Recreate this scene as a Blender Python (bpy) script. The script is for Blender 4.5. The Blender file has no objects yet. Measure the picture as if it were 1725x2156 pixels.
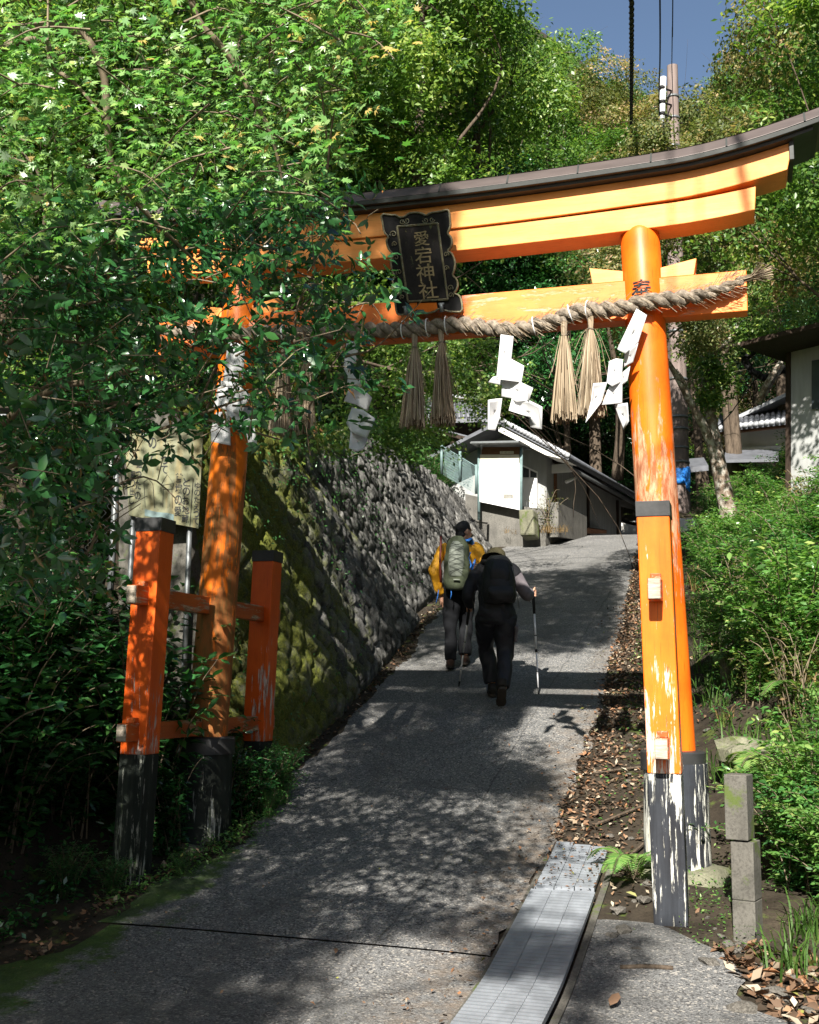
import bpy, math, random
import numpy as np
from mathutils import Vector, Matrix
sc = bpy.context.scene
COL = sc.collection
RNG = np.random.default_rng(7)
random.seed(7)
R_ = math.radians

# ------------------------------------------------------------------ camera
CF, CP, CR, CY = 2319.056, .154, .014, .293
CC = np.array([2.125, -7.501, 1.106])
_F = np.array([-math.sin(CY)*math.cos(CP), math.cos(CY)*math.cos(CP), math.sin(CP)])
_R = np.array([math.cos(CY), math.sin(CY), 0.])
_U = np.cross(_R, _F)
_R, _U = math.cos(CR)*_R+math.sin(CR)*_U, -math.sin(CR)*_R+math.cos(CR)*_U

def ray(u, v): return _F+_R*((u-862.5)/CF)+_U*((1078-v)/CF)
def at(u, v, D): return CC+ray(u, v)*D
def on_y(u, v, Y):
    r = ray(u, v); return CC+r*((Y-CC[1])/r[1])
def on_plane(u, v, p0, n):
    r = ray(u, v); return CC+r*(np.dot(np.array(p0)-CC, n)/np.dot(r, n))

cam = bpy.data.objects.new('camera', bpy.data.cameras.new('camera'))
COL.objects.link(cam)
cam.matrix_world = Matrix(((_R[0], _U[0], -_F[0], CC[0]), (_R[1], _U[1], -_F[1], CC[1]), (_R[2], _U[2], -_F[2], CC[2]), (0, 0, 0, 1)))
cam.data.sensor_fit = 'HORIZONTAL'; cam.data.sensor_width = 36
cam.data.lens = 36*CF/1725
cam.data.clip_start = .05; cam.data.clip_end = 2000
sc.camera = cam

# ------------------------------------------------------------------ light
SUN_EL, SUN_AZ = R_(37), R_(-2.5)
SV = Vector((-math.sin(SUN_AZ)*math.cos(SUN_EL), -math.cos(SUN_AZ)*math.cos(SUN_EL), math.sin(SUN_EL)))
sun = bpy.data.objects.new('sun', bpy.data.lights.new('sun', 'SUN'))
COL.objects.link(sun)
sun.data.energy = 5.0; sun.data.angle = R_(.53); sun.data.color = (1, .95, .86)
sun.rotation_euler = (-SV).to_track_quat('-Z', 'Y').to_euler()
w = bpy.data.worlds.new('World'); sc.world = w; w.use_nodes = True
wn = w.node_tree
sky = wn.nodes.new('ShaderNodeTexSky'); sky.sky_type = 'NISHITA'; sky.sun_disc = False
sky.sun_elevation = SUN_EL; sky.sun_rotation = math.atan2(SV.x, SV.y)
bg = wn.nodes['Background']; bg.inputs['Strength'].default_value = .05
wn.links.new(sky.outputs[0], bg.inputs['Color'])
sc.view_settings.view_transform = 'Standard'; sc.view_settings.look = 'None'
sc.view_settings.exposure = 1.5; sc.view_settings.gamma = 1
sc.cycles.max_bounces = 6; sc.cycles.diffuse_bounces = 3; sc.cycles.glossy_bounces = 2
sc.cycles.transmission_bounces = 4; sc.cycles.transparent_max_bounces = 6
sc.cycles.caustics_reflective = False; sc.cycles.caustics_refractive = False
sc.cycles.use_denoising = True

# ------------------------------------------------------------------ object helpers
def tag(o, label=None, cat=None, group=None, kind=None):
    if label: o['label'] = label
    if cat: o['category'] = cat
    if group: o['group'] = group
    if kind: o['kind'] = kind
    return o
def empty(name, loc, label=None, cat=None, group=None):
    o = bpy.data.objects.new(name, None); COL.objects.link(o); o.location = tuple(float(c) for c in loc)
    o.empty_display_size = .1
    return tag(o, label, cat, group)
def link(name, me, parent=None):
    o = bpy.data.objects.new(name, me); COL.objects.link(o)
    if parent is not None:
        o.parent = parent
        if parent.type == 'EMPTY':
            o.matrix_parent_inverse = Matrix.Translation(-parent.location)
    return o
def copy_tree(o, parent=None):
    c = o.copy(); COL.objects.link(c)
    if parent is not None: c.parent = parent
    for ch in list(o.children): copy_tree(ch, c)
    return c
def raw_mesh(name, V, F=None, loops=None, starts=None, mat=None, smooth=False, tint=None):
    """fast mesh from numpy. F: (m,k) array of equal-size faces."""
    me = bpy.data.meshes.new(name)
    V = np.asarray(V, np.float32)
    F = np.asarray(F, np.int32)
    m, k = F.shape
    me.vertices.add(len(V)); me.vertices.foreach_set('co', V.ravel())
    me.loops.add(m*k); me.loops.foreach_set('vertex_index', F.ravel())
    me.polygons.add(m); me.polygons.foreach_set('loop_start', np.arange(0, m*k, k, dtype=np.int32))
    me.polygons.foreach_set('loop_total', np.full(m, k, np.int32))
    if smooth: me.polygons.foreach_set('use_smooth', np.ones(m, bool))
    if tint is not None:
        a = me.attributes.new('tint', 'FLOAT', 'FACE'); a.data.foreach_set('value', np.asarray(tint, np.float32))
    me.update(calc_edges=True)
    if mat: me.materials.append(mat)
    return me

class MB:
    def __init__(s): s.v = []; s.f = []
    def add(s, V, F):
        n = len(s.v); s.v += [tuple(float(c) for c in p) for p in V]; s.f += [tuple(n+i for i in f) for f in F]; return s
    def box(s, c, size, rz=0, M=None):
        x, y, z = [d/2 for d in size]
        V = [(-x,-y,-z),(x,-y,-z),(x,y,-z),(-x,y,-z),(-x,-y,z),(x,-y,z),(x,y,z),(-x,y,z)]
        m = M if M is not None else Matrix.Rotation(rz, 3, 'Z')
        V = [m @ Vector(p)+Vector(c) for p in V]
        return s.add(V, [(3,2,1,0),(4,5,6,7),(0,1,5,4),(1,2,6,5),(2,3,7,6),(3,0,4,7)])
    def hexa(s, P):   # 8 points: bottom 4 ccw, top 4 ccw
        return s.add(P, [(3,2,1,0),(4,5,6,7),(0,1,5,4),(1,2,6,5),(2,3,7,6),(3,0,4,7)])
    def tube(s, P, r, n=8, cap=True, ry=None, up=None):
        P = [Vector(p) for p in P]; m = len(P)
        if not hasattr(r, '__len__'): r = [r]*m
        if ry is None: ry = r
        elif not hasattr(ry, '__len__'): ry = [ry]*m
        V = []; prev = None
        for i, p in enumerate(P):
            t = (P[min(i+1, m-1)]-P[max(i-1, 0)])
            if t.length < 1e-9: t = Vector((0, 0, 1))
            t.normalize()
            if prev is None:
                a = Vector(up) if up is not None else (Vector((0, 0, 1)) if abs(t.z) < .9 else Vector((1, 0, 0)))
            else: a = prev
            a = a-t*a.dot(t)
            if a.length < 1e-6: a = t.orthogonal()
            a.normalize(); prev = a; b = t.cross(a)
            for k in range(n):
                th = 2*math.pi*k/n
                V.append(p+a*(math.cos(th)*r[i])+b*(math.sin(th)*ry[i]))
        F = []
        for i in range(m-1):
            for k in range(n):
                k2 = (k+1) % n
                F.append((i*n+k, i*n+k2, (i+1)*n+k2, (i+1)*n+k))
        if cap:
            F.append(tuple(range(n-1, -1, -1))); F.append(tuple((m-1)*n+k for k in range(n)))
        return s.add(V, F)
    def lathe(s, c, prof, n=24, cap=True, axis=None):
        P = [(c[0], c[1], c[2]+z) for r, z in prof]
        V = []
        for r, z in prof:
            for k in range(n):
                th = 2*math.pi*k/n; V.append((c[0]+r*math.cos(th), c[1]+r*math.sin(th), c[2]+z))
        F = []
        m = len(prof)
        for i in range(m-1):
            for k in range(n):
                k2 = (k+1) % n; F.append((i*n+k, i*n+k2, (i+1)*n+k2, (i+1)*n+k))
        if cap: F.append(tuple(range(n-1, -1, -1))); F.append(tuple((m-1)*n+k for k in range(n)))
        return s.add(V, F)
    def prism(s, poly, d):   # polygon (3d pts) extruded by vector d
        n = len(poly); d = Vector(d)
        V = [Vector(p) for p in poly]+[Vector(p)+d for p in poly]
        F = [tuple(range(n)), tuple(range(2*n-1, n-1, -1))]
        for i in range(n):
            j = (i+1) % n; F.append((j, i, n+i, n+j))
        return s.add(V, F)
    def build(s, name, mat, parent=None, smooth=False, bevel=0, auto=None):
        me = bpy.data.meshes.new(name); me.from_pydata(s.v, [], s.f)
        bm_fix(me)
        if smooth:
            for p in me.polygons: p.use_smooth = True
        if mat: me.materials.append(mat)
        o = link(name, me, parent)
        if smooth and auto:
            try: me.set_sharp_from_angle(angle=R_(auto))
            except Exception: pass
        if bevel:
            b = o.modifiers.new('bevel', 'BEVEL'); b.width = bevel; b.segments = 2; b.limit_method = 'ANGLE'
        return o
import bmesh
def bm_fix(me):
    bm = bmesh.new(); bm.from_mesh(me); bmesh.ops.recalc_face_normals(bm, faces=bm.faces); bm.to_mesh(me); bm.free()

# ------------------------------------------------------------------ material helpers
def newmat(name):
    m = bpy.data.materials.new(name); m.use_nodes = True
    nt = m.node_tree; return m, nt, nt.nodes['Principled BSDF']
def N(nt, t, **kw):
    n = nt.nodes.new('ShaderNode'+t)
    for k, v in kw.items():
        if k in n.inputs: n.inputs[k].default_value = v
        else: setattr(n, k, v)
    return n
def coords(nt, scale=(1, 1, 1), obj=True):
    tc = N(nt, 'TexCoord'); mp = N(nt, 'Mapping'); mp.inputs['Scale'].default_value = scale
    nt.links.new(tc.outputs['Object' if obj else 'Generated'], mp.inputs['Vector']); return mp.outputs[0]
def noise(nt, vec, scale, detail=6, rough=.6, dist=0):
    n = N(nt, 'TexNoise'); n.inputs['Scale'].default_value = scale; n.inputs['Detail'].default_value = detail
    n.inputs['Roughness'].default_value = rough; n.inputs['Distortion'].default_value = dist
    nt.links.new(vec, n.inputs['Vector']); return n.outputs['Fac']
def ramp(nt, fac, stops, interp='LINEAR'):
    r = N(nt, 'ValToRGB'); r.color_ramp.interpolation = interp
    e = r.color_ramp.elements
    while len(e) > 1: e.remove(e[-1])
    for i, (p, c) in enumerate(stops):
        el = e[0] if i == 0 else e.new(p)
        el.position = p; el.color = (c[0], c[1], c[2], 1) if hasattr(c, '__len__') else (c, c, c, 1)
    nt.links.new(fac, r.inputs[0]); return r.outputs[0]
def mix(nt, fac, a, b, blend='MIX'):
    m = N(nt, 'MixRGB', blend_type=blend)
    for s_, v in ((m.inputs[0], fac), (m.inputs[1], a), (m.inputs[2], b)):
        if hasattr(v, 'links') or hasattr(v, 'is_linked'): nt.links.new(v, s_)
        elif hasattr(v, '__len__'): s_.default_value = (v[0], v[1], v[2], 1)
        else: s_.default_value = v
    return m.outputs[0]
def mth(nt, op, a, b=0, clamp=False):
    m = N(nt, 'Math', operation=op); m.use_clamp = clamp
    for s_, v in ((m.inputs[0], a), (m.inputs[1], b)):
        if hasattr(v, 'is_linked'): nt.links.new(v, s_)
        else: s_.default_value = v
    return m.outputs[0]
def bump(nt, bs, h, strength=.3, dist=.02):
    b = N(nt, 'Bump'); b.inputs['Strength'].default_value = strength; b.inputs['Distance'].default_value = dist
    nt.links.new(h, b.inputs['Height']); nt.links.new(b.outputs[0], bs.inputs['Normal'])
def setc(nt, bs, c, rough=.6, spec=.3, metal=0):
    if hasattr(c, 'is_linked'): nt.links.new(c, bs.inputs['Base Color'])
    else: bs.inputs['Base Color'].default_value = (c[0], c[1], c[2], 1)
    if hasattr(rough, 'is_linked'): nt.links.new(rough, bs.inputs['Roughness'])
    else: bs.inputs['Roughness'].default_value = rough
    bs.inputs['Specular IOR Level'].default_value = spec; bs.inputs['Metallic'].default_value = metal
def simple(name, c, rough=.6, spec=.3, metal=0, var=.25, scale=8, bmp=.1, stretch=(1, 1, 1)):
    m, nt, bs = newmat(name)
    v = coords(nt, stretch); f = noise(nt, v, scale)
    lo = [x*(1-var) for x in c]; hi = [min(1, x*(1+var)) for x in c]
    setc(nt, bs, ramp(nt, f, [(.3, lo), (.7, hi)]), rough, spec, metal)
    if bmp: bump(nt, bs, noise(nt, v, scale*4), bmp, .01)
    return m
def paint(name, c1, c2, chip, chip2, amt=.42, streak=(9, 9, 1.1), rough=.42, zlo=None, zhi=None, spec=.28, fine=6, band=None, low=.13):
    """weathered paint: colour drift along the grain, chips that show two undercoats, more of them between zlo and zhi"""
    m, nt, bs = newmat(name)
    v = coords(nt, streak); v1 = coords(nt)
    a = noise(nt, v, 1.2, 5, .6); b = noise(nt, v, 3.1, 8, .7, .4); c_ = noise(nt, v1, 2.2, 6, .6); d = noise(nt, v, fine, 8, .75, .3)
    base = ramp(nt, a, [(.3, c1), (.7, c2)])
    chipc = ramp(nt, d, [(.42, chip), (.6, chip2)])
    h = mth(nt, 'ADD', mth(nt, 'MULTIPLY', b, .6), mth(nt, 'MULTIPLY', c_, .4))
    if zlo is not None:
        sx = N(nt, 'SeparateXYZ'); nt.links.new(v1, sx.inputs[0])
        g = N(nt, 'MapRange'); g.inputs['From Min'].default_value = zhi; g.inputs['From Max'].default_value = zlo
        nt.links.new(sx.outputs['Z'], g.inputs['Value'])
        h = mth(nt, 'ADD', h, mth(nt, 'MULTIPLY', g.outputs[0], low))
    if band is not None:
        sx = N(nt, 'SeparateXYZ'); nt.links.new(v1, sx.inputs[0])
        q = mth(nt, 'DIVIDE', mth(nt, 'SUBTRACT', sx.outputs['Z'], band[0]), band[1])
        q = mth(nt, 'SUBTRACT', 1.0, mth(nt, 'MULTIPLY', q, q), True)
        h = mth(nt, 'ADD', h, mth(nt, 'MULTIPLY', q, band[2]))
    st = N(nt, 'TexNoise'); st.inputs['Scale'].default_value = 11; st.inputs['Detail'].default_value = 4
    sv = [x*(4 if x > 2 else .45) for x in streak]; nt.links.new(coords(nt, sv), st.inputs['Vector'])
    base = mix(nt, ramp(nt, st.outputs['Fac'], [(.30, .75), (.40, 0)]), base, [x*.42 for x in c1])
    dirt = noise(nt, v1, 1.6, 7, .65)
    base = mix(nt, ramp(nt, dirt, [(.47, 0), (.70, .62)]), base, [c1[0]*.66, c1[1]*.5, c1[2]*.45])
    k = ramp(nt, h, [(1-amt-.012, 0), (1-amt+.012, 1)])
    setc(nt, bs, mix(nt, k, base, chipc), ramp(nt, k, [(0, rough), (1, .85)]), spec)
    bump(nt, bs, mth(nt, 'SUBTRACT', mth(nt, 'MULTIPLY', d, .35), k), .35, .006)
    return m
def leafmat(name, stops, rough=.4, trans=.35, spec=.4, tboost=1.5, gain=1.0):
    stops = [(p, tuple(min(.5, c*gain) for c in col)) for p, col in stops]
    m, nt, bs = newmat(name)
    at_ = N(nt, 'Attribute', attribute_name='tint'); oi = N(nt, 'ObjectInfo')
    f = mth(nt, 'ADD', at_.outputs['Fac'], mth(nt, 'MULTIPLY', mth(nt, 'SUBTRACT', oi.outputs['Random'], .5), .22), True)
    c = ramp(nt, f, stops)
    setc(nt, bs, c, rough, spec)
    tr = N(nt, 'BsdfTranslucent'); tc = mix(nt, 1.0, c, (tboost*.95, tboost, .85), 'MULTIPLY')
    nt.links.new(tc, tr.inputs['Color'])
    mx = N(nt, 'MixShader'); mx.inputs[0].default_value = trans
    nt.links.new(bs.outputs[0], mx.inputs[1]); nt.links.new(tr.outputs[0], mx.inputs[2])
    nt.links.new(mx.outputs[0], nt.nodes['Material Output'].inputs['Surface'])
    return m
def tintmat(name, stops, rough=.7, spec=.2, extra=None):
    m, nt, bs = newmat(name)
    at_ = N(nt, 'Attribute', attribute_name='tint')
    c = ramp(nt, at_.outputs['Fac'], stops)
    setc(nt, bs, c, rough, spec); return m

# ------------------------------------------------------------------ materials
M = {}
ORG = (.78, .118, .006); ORG2 = (.84, .165, .010)
M['beam'] = paint('beam_paint', (.84, .285, .060), (.90, .37, .11), (.80, .30, .12), (.9, .5, .25), amt=.30, streak=(1.0, 6, 9))
M['tiebeam'] = paint('tie_paint', (.80, .165, .014), (.86, .22, .04), (.72, .33, .22), (.78, .18, .04), amt=.45, streak=(1.4, 6, 8))
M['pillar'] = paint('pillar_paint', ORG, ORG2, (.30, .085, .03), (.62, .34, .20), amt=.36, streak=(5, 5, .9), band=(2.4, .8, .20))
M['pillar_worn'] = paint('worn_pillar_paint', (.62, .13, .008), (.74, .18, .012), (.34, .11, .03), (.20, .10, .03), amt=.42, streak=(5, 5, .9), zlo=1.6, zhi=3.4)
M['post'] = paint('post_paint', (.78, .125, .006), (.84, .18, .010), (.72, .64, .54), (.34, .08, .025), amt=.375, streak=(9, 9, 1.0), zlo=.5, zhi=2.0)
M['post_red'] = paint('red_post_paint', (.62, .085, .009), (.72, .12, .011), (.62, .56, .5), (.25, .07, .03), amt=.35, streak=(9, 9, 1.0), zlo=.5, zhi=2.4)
M['bar'] = paint('bar_paint', (.38, .075, .02), (.52, .12, .02), (.22, .13, .07), (.55, .40, .28), amt=.48, streak=(8, 1, 8))
M['black_w'] = paint('worn_black_paint', (.018, .02, .024), (.045, .05, .06), (.62, .62, .58), (.42, .40, .33), amt=.47, streak=(13, 13, 1.0), rough=.6, fine=5, spec=.12)
M['black_d'] = paint('dark_black_paint', (.014, .018, .016), (.035, .042, .034), (.42, .42, .38), (.05, .07, .03), amt=.445, streak=(11, 11, .9), rough=.6, spec=.12)
M['capm'] = simple('cap_metal', (.035, .035, .036), .5, .3, .2)
M['copper'] = simple('copper_sheet', (.088, .070, .066), .45, .4, .25, .25, 3, .05, (.6, 4, 4))
M['roofdark'] = simple('roof_edge', (.035, .038, .036), .55, .25)
M['endwood'] = simple('cut_wood', (.36, .31, .25), .8, .1, 0, .45, 5, .4, (2, 2, 14))
M['goldrim'] = paint('faded_gilt', (.10, .085, .045), (.26, .23, .14), (.03, .03, .025), (.34, .36, .28), amt=.47, streak=(20, 20, 20))
M['plqdark'] = paint('plaque_black', (.008, .009, .010), (.022, .02, .02), (.05, .035, .026), (.09, .085, .05), amt=.40, streak=(9, 9, 3), rough=.6, spec=.08)
M['panel'] = paint('plaque_panel', (.014, .013, .014), (.038, .032, .031), (.11, .08, .035), (.10, .12, .065), amt=.44, streak=(7, 7, 1.6), rough=.6, spec=.08)
M['gilt'] = simple('gilt_lettering', (.27, .20, .11), .5, .4, .15, .35, 40)
M['ink'] = simple('black_ink', (.02, .022, .024), .6, .2)
M['straw'] = tintmat('straw', [(0, (.035, .024, .016)), (.4, (.16, .115, .072)), (.75, (.36, .285, .195)), (1, (.52, .44, .33))], .75)
M['rope'] = simple('rice_rope', (.20, .168, .132), .85, .15, 0, .6, 30, .7, (1, 1, 1))
M['paper'] = simple('white_paper', (.50, .50, .505), .7, .2, 0, .03, 6, .03)
M['tie'] = simple('plastic_tie', (.8, .8, .8), .4, .4)

def asphalt():
    m, nt, bs = newmat('asphalt'); v = coords(nt)
    a = noise(nt, v, 130, 3, .8); b = noise(nt, v, 1.1, 5, .6); c = noise(nt, v, 9, 6, .7)
    vo = N(nt, 'TexVoronoi'); vo.inputs['Scale'].default_value = 85; nt.links.new(v, vo.inputs['Vector'])
    sx = N(nt, 'SeparateColor'); nt.links.new(vo.outputs['Color'], sx.inputs[0])
    base = ramp(nt, a, [(.34, (.042, .043, .045)), (.5, (.138, .138, .138)), (.66, (.31, .306, .298))])
    base = mix(nt, ramp(nt, sx.outputs[0], [(.86, 0), (.9, .8)]), base, (.40, .37, .33))
    base = mix(nt, ramp(nt, sx.outputs[1], [(.80, 0), (.84, .75)]), base, (.022, .022, .024))
    base = mix(nt, ramp(nt, b, [(.3, 0), (.75, .55)]), base, (.075, .075, .072))
    base = mix(nt, ramp(nt, c, [(.55, 0), (.75, .35)]), base, (.17, .16, .14))
    # moss along the left edge
    xs = N(nt, 'SeparateXYZ'); nt.links.new(v, xs.inputs[0])
    left = N(nt, 'MapRange'); left.inputs['From Min'].default_value = -.75; left.inputs['From Max'].default_value = -1.45
    nt.links.new(xs.outputs['X'], left.inputs['Value'])
    fr = N(nt, 'MapRange'); fr.inputs['From Min'].default_value = .9; fr.inputs['From Max'].default_value = -.2
    nt.links.new(xs.outputs['Y'], fr.inputs['Value'])
    mk = mth(nt, 'MULTIPLY', left.outputs[0], fr.outputs[0])
    mm = noise(nt, v, 3.5, 8, .7)
    k = ramp(nt, mth(nt, 'ADD', mth(nt, 'MULTIPLY', mk, .42), mm), [(.74, 0), (.84, .92)])
    base = mix(nt, k, base, ramp(nt, c, [(.3, (.022, .048, .008)), (.7, (.06, .11, .016))]))
    # cracks, a long seam and patch stains
    wv = N(nt, 'TexVoronoi', feature='DISTANCE_TO_EDGE'); wv.inputs['Scale'].default_value = .55; nd = N(nt, 'TexNoise'); nd.inputs['Scale'].default_value = 2.2; nd.inputs['Detail'].default_value = 6
    nt.links.new(v, nd.inputs['Vector']); va = N(nt, 'VectorMath', operation='MULTIPLY_ADD'); va.inputs[1].default_value = (.5, .5, .5); nt.links.new(nd.outputs['Color'], va.inputs[0]); nt.links.new(v, va.inputs[2]); nt.links.new(va.outputs[0], wv.inputs['Vector'])
    base = mix(nt, ramp(nt, wv.outputs['Distance'], [(.0015, .35), (.005, 0)]), base, (.015, .014, .012))
    seam = mth(nt, 'ABSOLUTE', mth(nt, 'ADD', mth(nt, 'ADD', xs.outputs['X'], -.18), mth(nt, 'MULTIPLY', mth(nt, 'SUBTRACT', nd.outputs['Fac'], .5), .10)))
    base = mix(nt, ramp(nt, seam, [(.003, .5), (.010, 0)]), base, (.02, .019, .017))
    st_ = noise(nt, v, .7, 7, .68, .6)
    base = mix(nt, ramp(nt, st_, [(.38, .5), (.50, 0)]), base, (.07, .068, .064))
    edge_ = N(nt, 'MapRange'); edge_.inputs['From Min'].default_value = .35; edge_.inputs['From Max'].default_value = .85; nt.links.new(xs.outputs['X'], edge_.inputs['Value']); lim_ = mth(nt, 'LESS_THAN', xs.outputs['X'], 1.1)
    base = mix(nt, mth(nt, 'MULTIPLY', mth(nt, 'MULTIPLY', edge_.outputs[0], lim_), ramp(nt, c, [(.4, 0), (.6, .7)])), base, (.16, .12, .085))
    setc(nt, bs, base, .88, .25)
    h = mth(nt, 'ADD', mth(nt, 'MULTIPLY', vo.outputs['Distance'], .7), mth(nt, 'MULTIPLY', a, .6))
    bump(nt, bs, h, .75, .006)
    return m
M['asphalt'] = asphalt()
def concrete(name, c1, c2, moss=.0):
    m, nt, bs = newmat(name); v = coords(nt)
    a = noise(nt, v, 60, 6, .75); b = noise(nt, v, 2.3, 8, .65); s_ = noise(nt, coords(nt, (6, 6, .6)), 2, 6, .6)
    base = ramp(nt, b, [(.3, c1), (.7, c2)])
    base = mix(nt, ramp(nt, a, [(.35, .55), (.55, 0)]), base, [x*.35 for x in c1])
    base = mix(nt, ramp(nt, s_, [(.5, 0), (.75, .5)]), base, [x*.5 for x in c1])
    if moss: base = mix(nt, ramp(nt, noise(nt, v, 4, 8, .7), [(.62-moss*.25, 0), (.70-moss*.25, .85)]), base, (.07, .10, .018))
    setc(nt, bs, base, .9, .2); bump(nt, bs, a, .45, .004); return m
M['concrete'] = concrete('concrete', (.09, .086, .078), (.17, .162, .145))
M['concrete_m'] = concrete('mossy_concrete', (.075, .07, .06), (.14, .132, .115), .25)
M['stone_base'] = concrete('foundation_stone', (.10, .10, .07), (.22, .215, .15), .45)
M['rock'] = simple('pebble_stone', (.10, .092, .08), .85, .2, 0, .6, 7, .4)
M['steel'] = simple('zinc_plate', (.27, .29, .32), .5, .4, .4, .22, 4, .06, (3, 1, 1))
M['soil'] = concrete('soil', (.022, .017, .012), (.055, .043, .030), .2)
def stonewall():
    m, nt, bs = newmat('wall_stone'); v = coords(nt)
    at_ = N(nt, 'Attribute', attribute_name='shade'); jo = N(nt, 'Attribute', attribute_name='joint'); mo = N(nt, 'Attribute', attribute_name='mossy')
    a = noise(nt, v, 14, 8, .72); b = noise(nt, v, 45, 6, .75); c = noise(nt, v, 2.2, 7, .7)
    base = ramp(nt, at_.outputs['Fac'], [(0, (.06, .06, .06)), (.5, (.135, .132, .126)), (1, (.26, .252, .238))])
    base = mix(nt, ramp(nt, a, [(.38, .75), (.6, 0)]), base, (.045, .044, .04))
    base = mix(nt, ramp(nt, b, [(.56, 0), (.7, .5)]), base, (.42, .41, .38))
    base = mix(nt, ramp(nt, jo.outputs['Fac'], [(.1, .85), (.6, 0)]), base, (.018, .017, .012))
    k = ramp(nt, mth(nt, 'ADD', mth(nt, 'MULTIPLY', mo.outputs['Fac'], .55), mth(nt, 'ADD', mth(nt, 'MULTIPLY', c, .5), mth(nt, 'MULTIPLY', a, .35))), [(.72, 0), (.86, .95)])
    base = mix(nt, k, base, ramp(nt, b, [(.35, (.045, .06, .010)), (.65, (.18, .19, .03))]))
    setc(nt, bs, base, .92, .15); bump(nt, bs, mth(nt, 'ADD', a, mth(nt, 'MULTIPLY', b, .6)), .7, .03); return m
M['wall'] = stonewall()
M['bark'] = simple('bark', (.085, .065, .048), .9, .1, 0, .5, 9, .7, (3, 3, .7))
M['twig'] = simple('twig_bark', (.16, .125, .085), .8, .2, 0, .4, 20)
def lichen():
    m, nt, bs = newmat('lichen_bark'); v = coords(nt, (1, 1, .8))
    a = noise(nt, v, 11, 8, .7); b = noise(nt, v, 28, 6, .7)
    c = ramp(nt, a, [(.36, (.12, .085, .06)), (.47, (.20, .155, .12)), (.56, (.38, .35, .30)), (.72, (.50, .48, .43))])
    c = mix(nt, ramp(nt, b, [(.56, 0), (.64, .8)]), c, (.10, .075, .05))
    setc(nt, bs, c, .9, .1); bump(nt, bs, b, .6, .01); return m
M['lichen'] = lichen()

GRN = [(0, (.008, .028, .006)), (.45, (.030, .085, .014)), (.8, (.070, .145, .020)), (1, (.13, .19, .03))]
M['leaf_maple'] = leafmat('maple_leaf', [(0, (.020, .075, .012)), (.5, (.062, .148, .034)), (.85, (.14, .215, .085)), (.97, (.20, .30, .09)), (1, (.32, .19, .07))], .30, .45, .7, gain=2.0)
M['leaf_ever'] = leafmat('evergreen_leaf', [(0, (.008, .032, .011)), (.6, (.020, .075, .020)), (.95, (.055, .135, .03)), (1, (.15, .21, .05))], .24, .25, .75, gain=1.7)
M['leaf_shrub'] = leafmat('shrub_leaf', [(0, (.010, .034, .012)), (.6, (.025, .075, .018)), (.95, (.05, .11, .025)), (1, (.13, .14, .04))], .32, .32, .55, gain=2.3)
M['leaf_wood'] = leafmat('forest_leaf', [(0, (.012, .034, .008)), (.45, (.042, .088, .015)), (.8, (.095, .145, .026)), (1, (.17, .20, .045))], .40, .45, .5, gain=2.0)
M['leaf_brown'] = leafmat('browning_leaf', [(0, (.03, .045, .012)), (.4, (.075, .092, .026)), (.65, (.15, .135, .05)), (.85, (.24, .155, .085)), (1, (.34, .22, .15))], .5, .42, .4, gain=1.7)
M['leaf_far'] = leafmat('hill_leaf', [(0, (.022, .055, .010)), (.5, (.06, .12, .02)), (.85, (.11, .17, .03)), (1, (.19, .19, .05))], .5, .42, .35, gain=1.75)
M['leaf_bright'] = leafmat('bright_leaf', [(0, (.022, .07, .018)), (.5, (.065, .15, .034)), (.9, (.14, .21, .06)), (1, (.20, .23, .07))], .34, .42, .55, gain=1.7)
M['grass'] = leafmat('grass_blade', [(0, (.03, .075, .014)), (.6, (.07, .14, .025)), (.85, (.14, .17, .04)), (1, (.33, .27, .12))], .5, .35, .3)
M['drygrass'] = leafmat('dry_grass', [(0, (.16, .10, .04)), (.6, (.30, .20, .09)), (1, (.46, .36, .2))], .7, .3, .15)
M['litter'] = tintmat('fallen_leaves', [(0, (.03, .022, .015)), (.3, (.075, .05, .034)), (.5, (.15, .09, .055)), (.64, (.24, .115, .055)), (.8, (.26, .20, .14)), (.95, (.40, .36, .28)), (1, (.24, .24, .06))], .75)
M['plaster'] = simple('plaster', (.72, .70, .66), .9, .1, 0, .08, 2, .1)
M['greyplaster'] = simple('grey_render', (.30, .305, .30), .9, .1, 0, .15, 3, .15, (3, 3, .5))
M['tile'] = simple('roof_tile', (.10, .105, .12), .5, .45, .05, .25, 6, .1)
M['tilecap'] = simple('tile_end', (.36, .37, .39), .4, .4, 0, .15, 12)
M['darkwood'] = simple('dark_wood', (.035, .024, .018), .75, .15, 0, .4, 6, .2, (6, 6, .7))
M['brownwood'] = simple('brown_wood', (.16, .075, .04), .65, .2, 0, .35, 6, .2, (.7, .7, 6))
M['white'] = simple('white_board', (.82, .82, .82), .5, .3, 0, .03, 3, .03)
M['greynote'] = simple('printed_grey', (.35, .37, .38), .7, .1)
M['buff'] = simple('old_paper', (.62, .56, .44), .8, .1, 0, .12, 6)
M['galv'] = simple('galvanised', (.16, .17, .175), .5, .4, .5, .15, 8)
M['teal'] = simple('teal_paint', (.13, .19, .19), .5, .3)
M['pole'] = simple('pole_concrete', (.21, .165, .15), .85, .15, 0, .25, 4, .2, (4, 4, .6))
M['insul'] = simple('white_cover', (.78, .79, .80), .4, .4, 0, .06)
M['cable'] = simple('black_rubber', (.012, .012, .013), .6, .2)
M['blue'] = simple('blue_tape', (.03, .20, .62), .5, .3)
M['glass'] = simple('window_glass', (.05, .06, .07), .1, .6, 0, .2, 2, 0)
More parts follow.
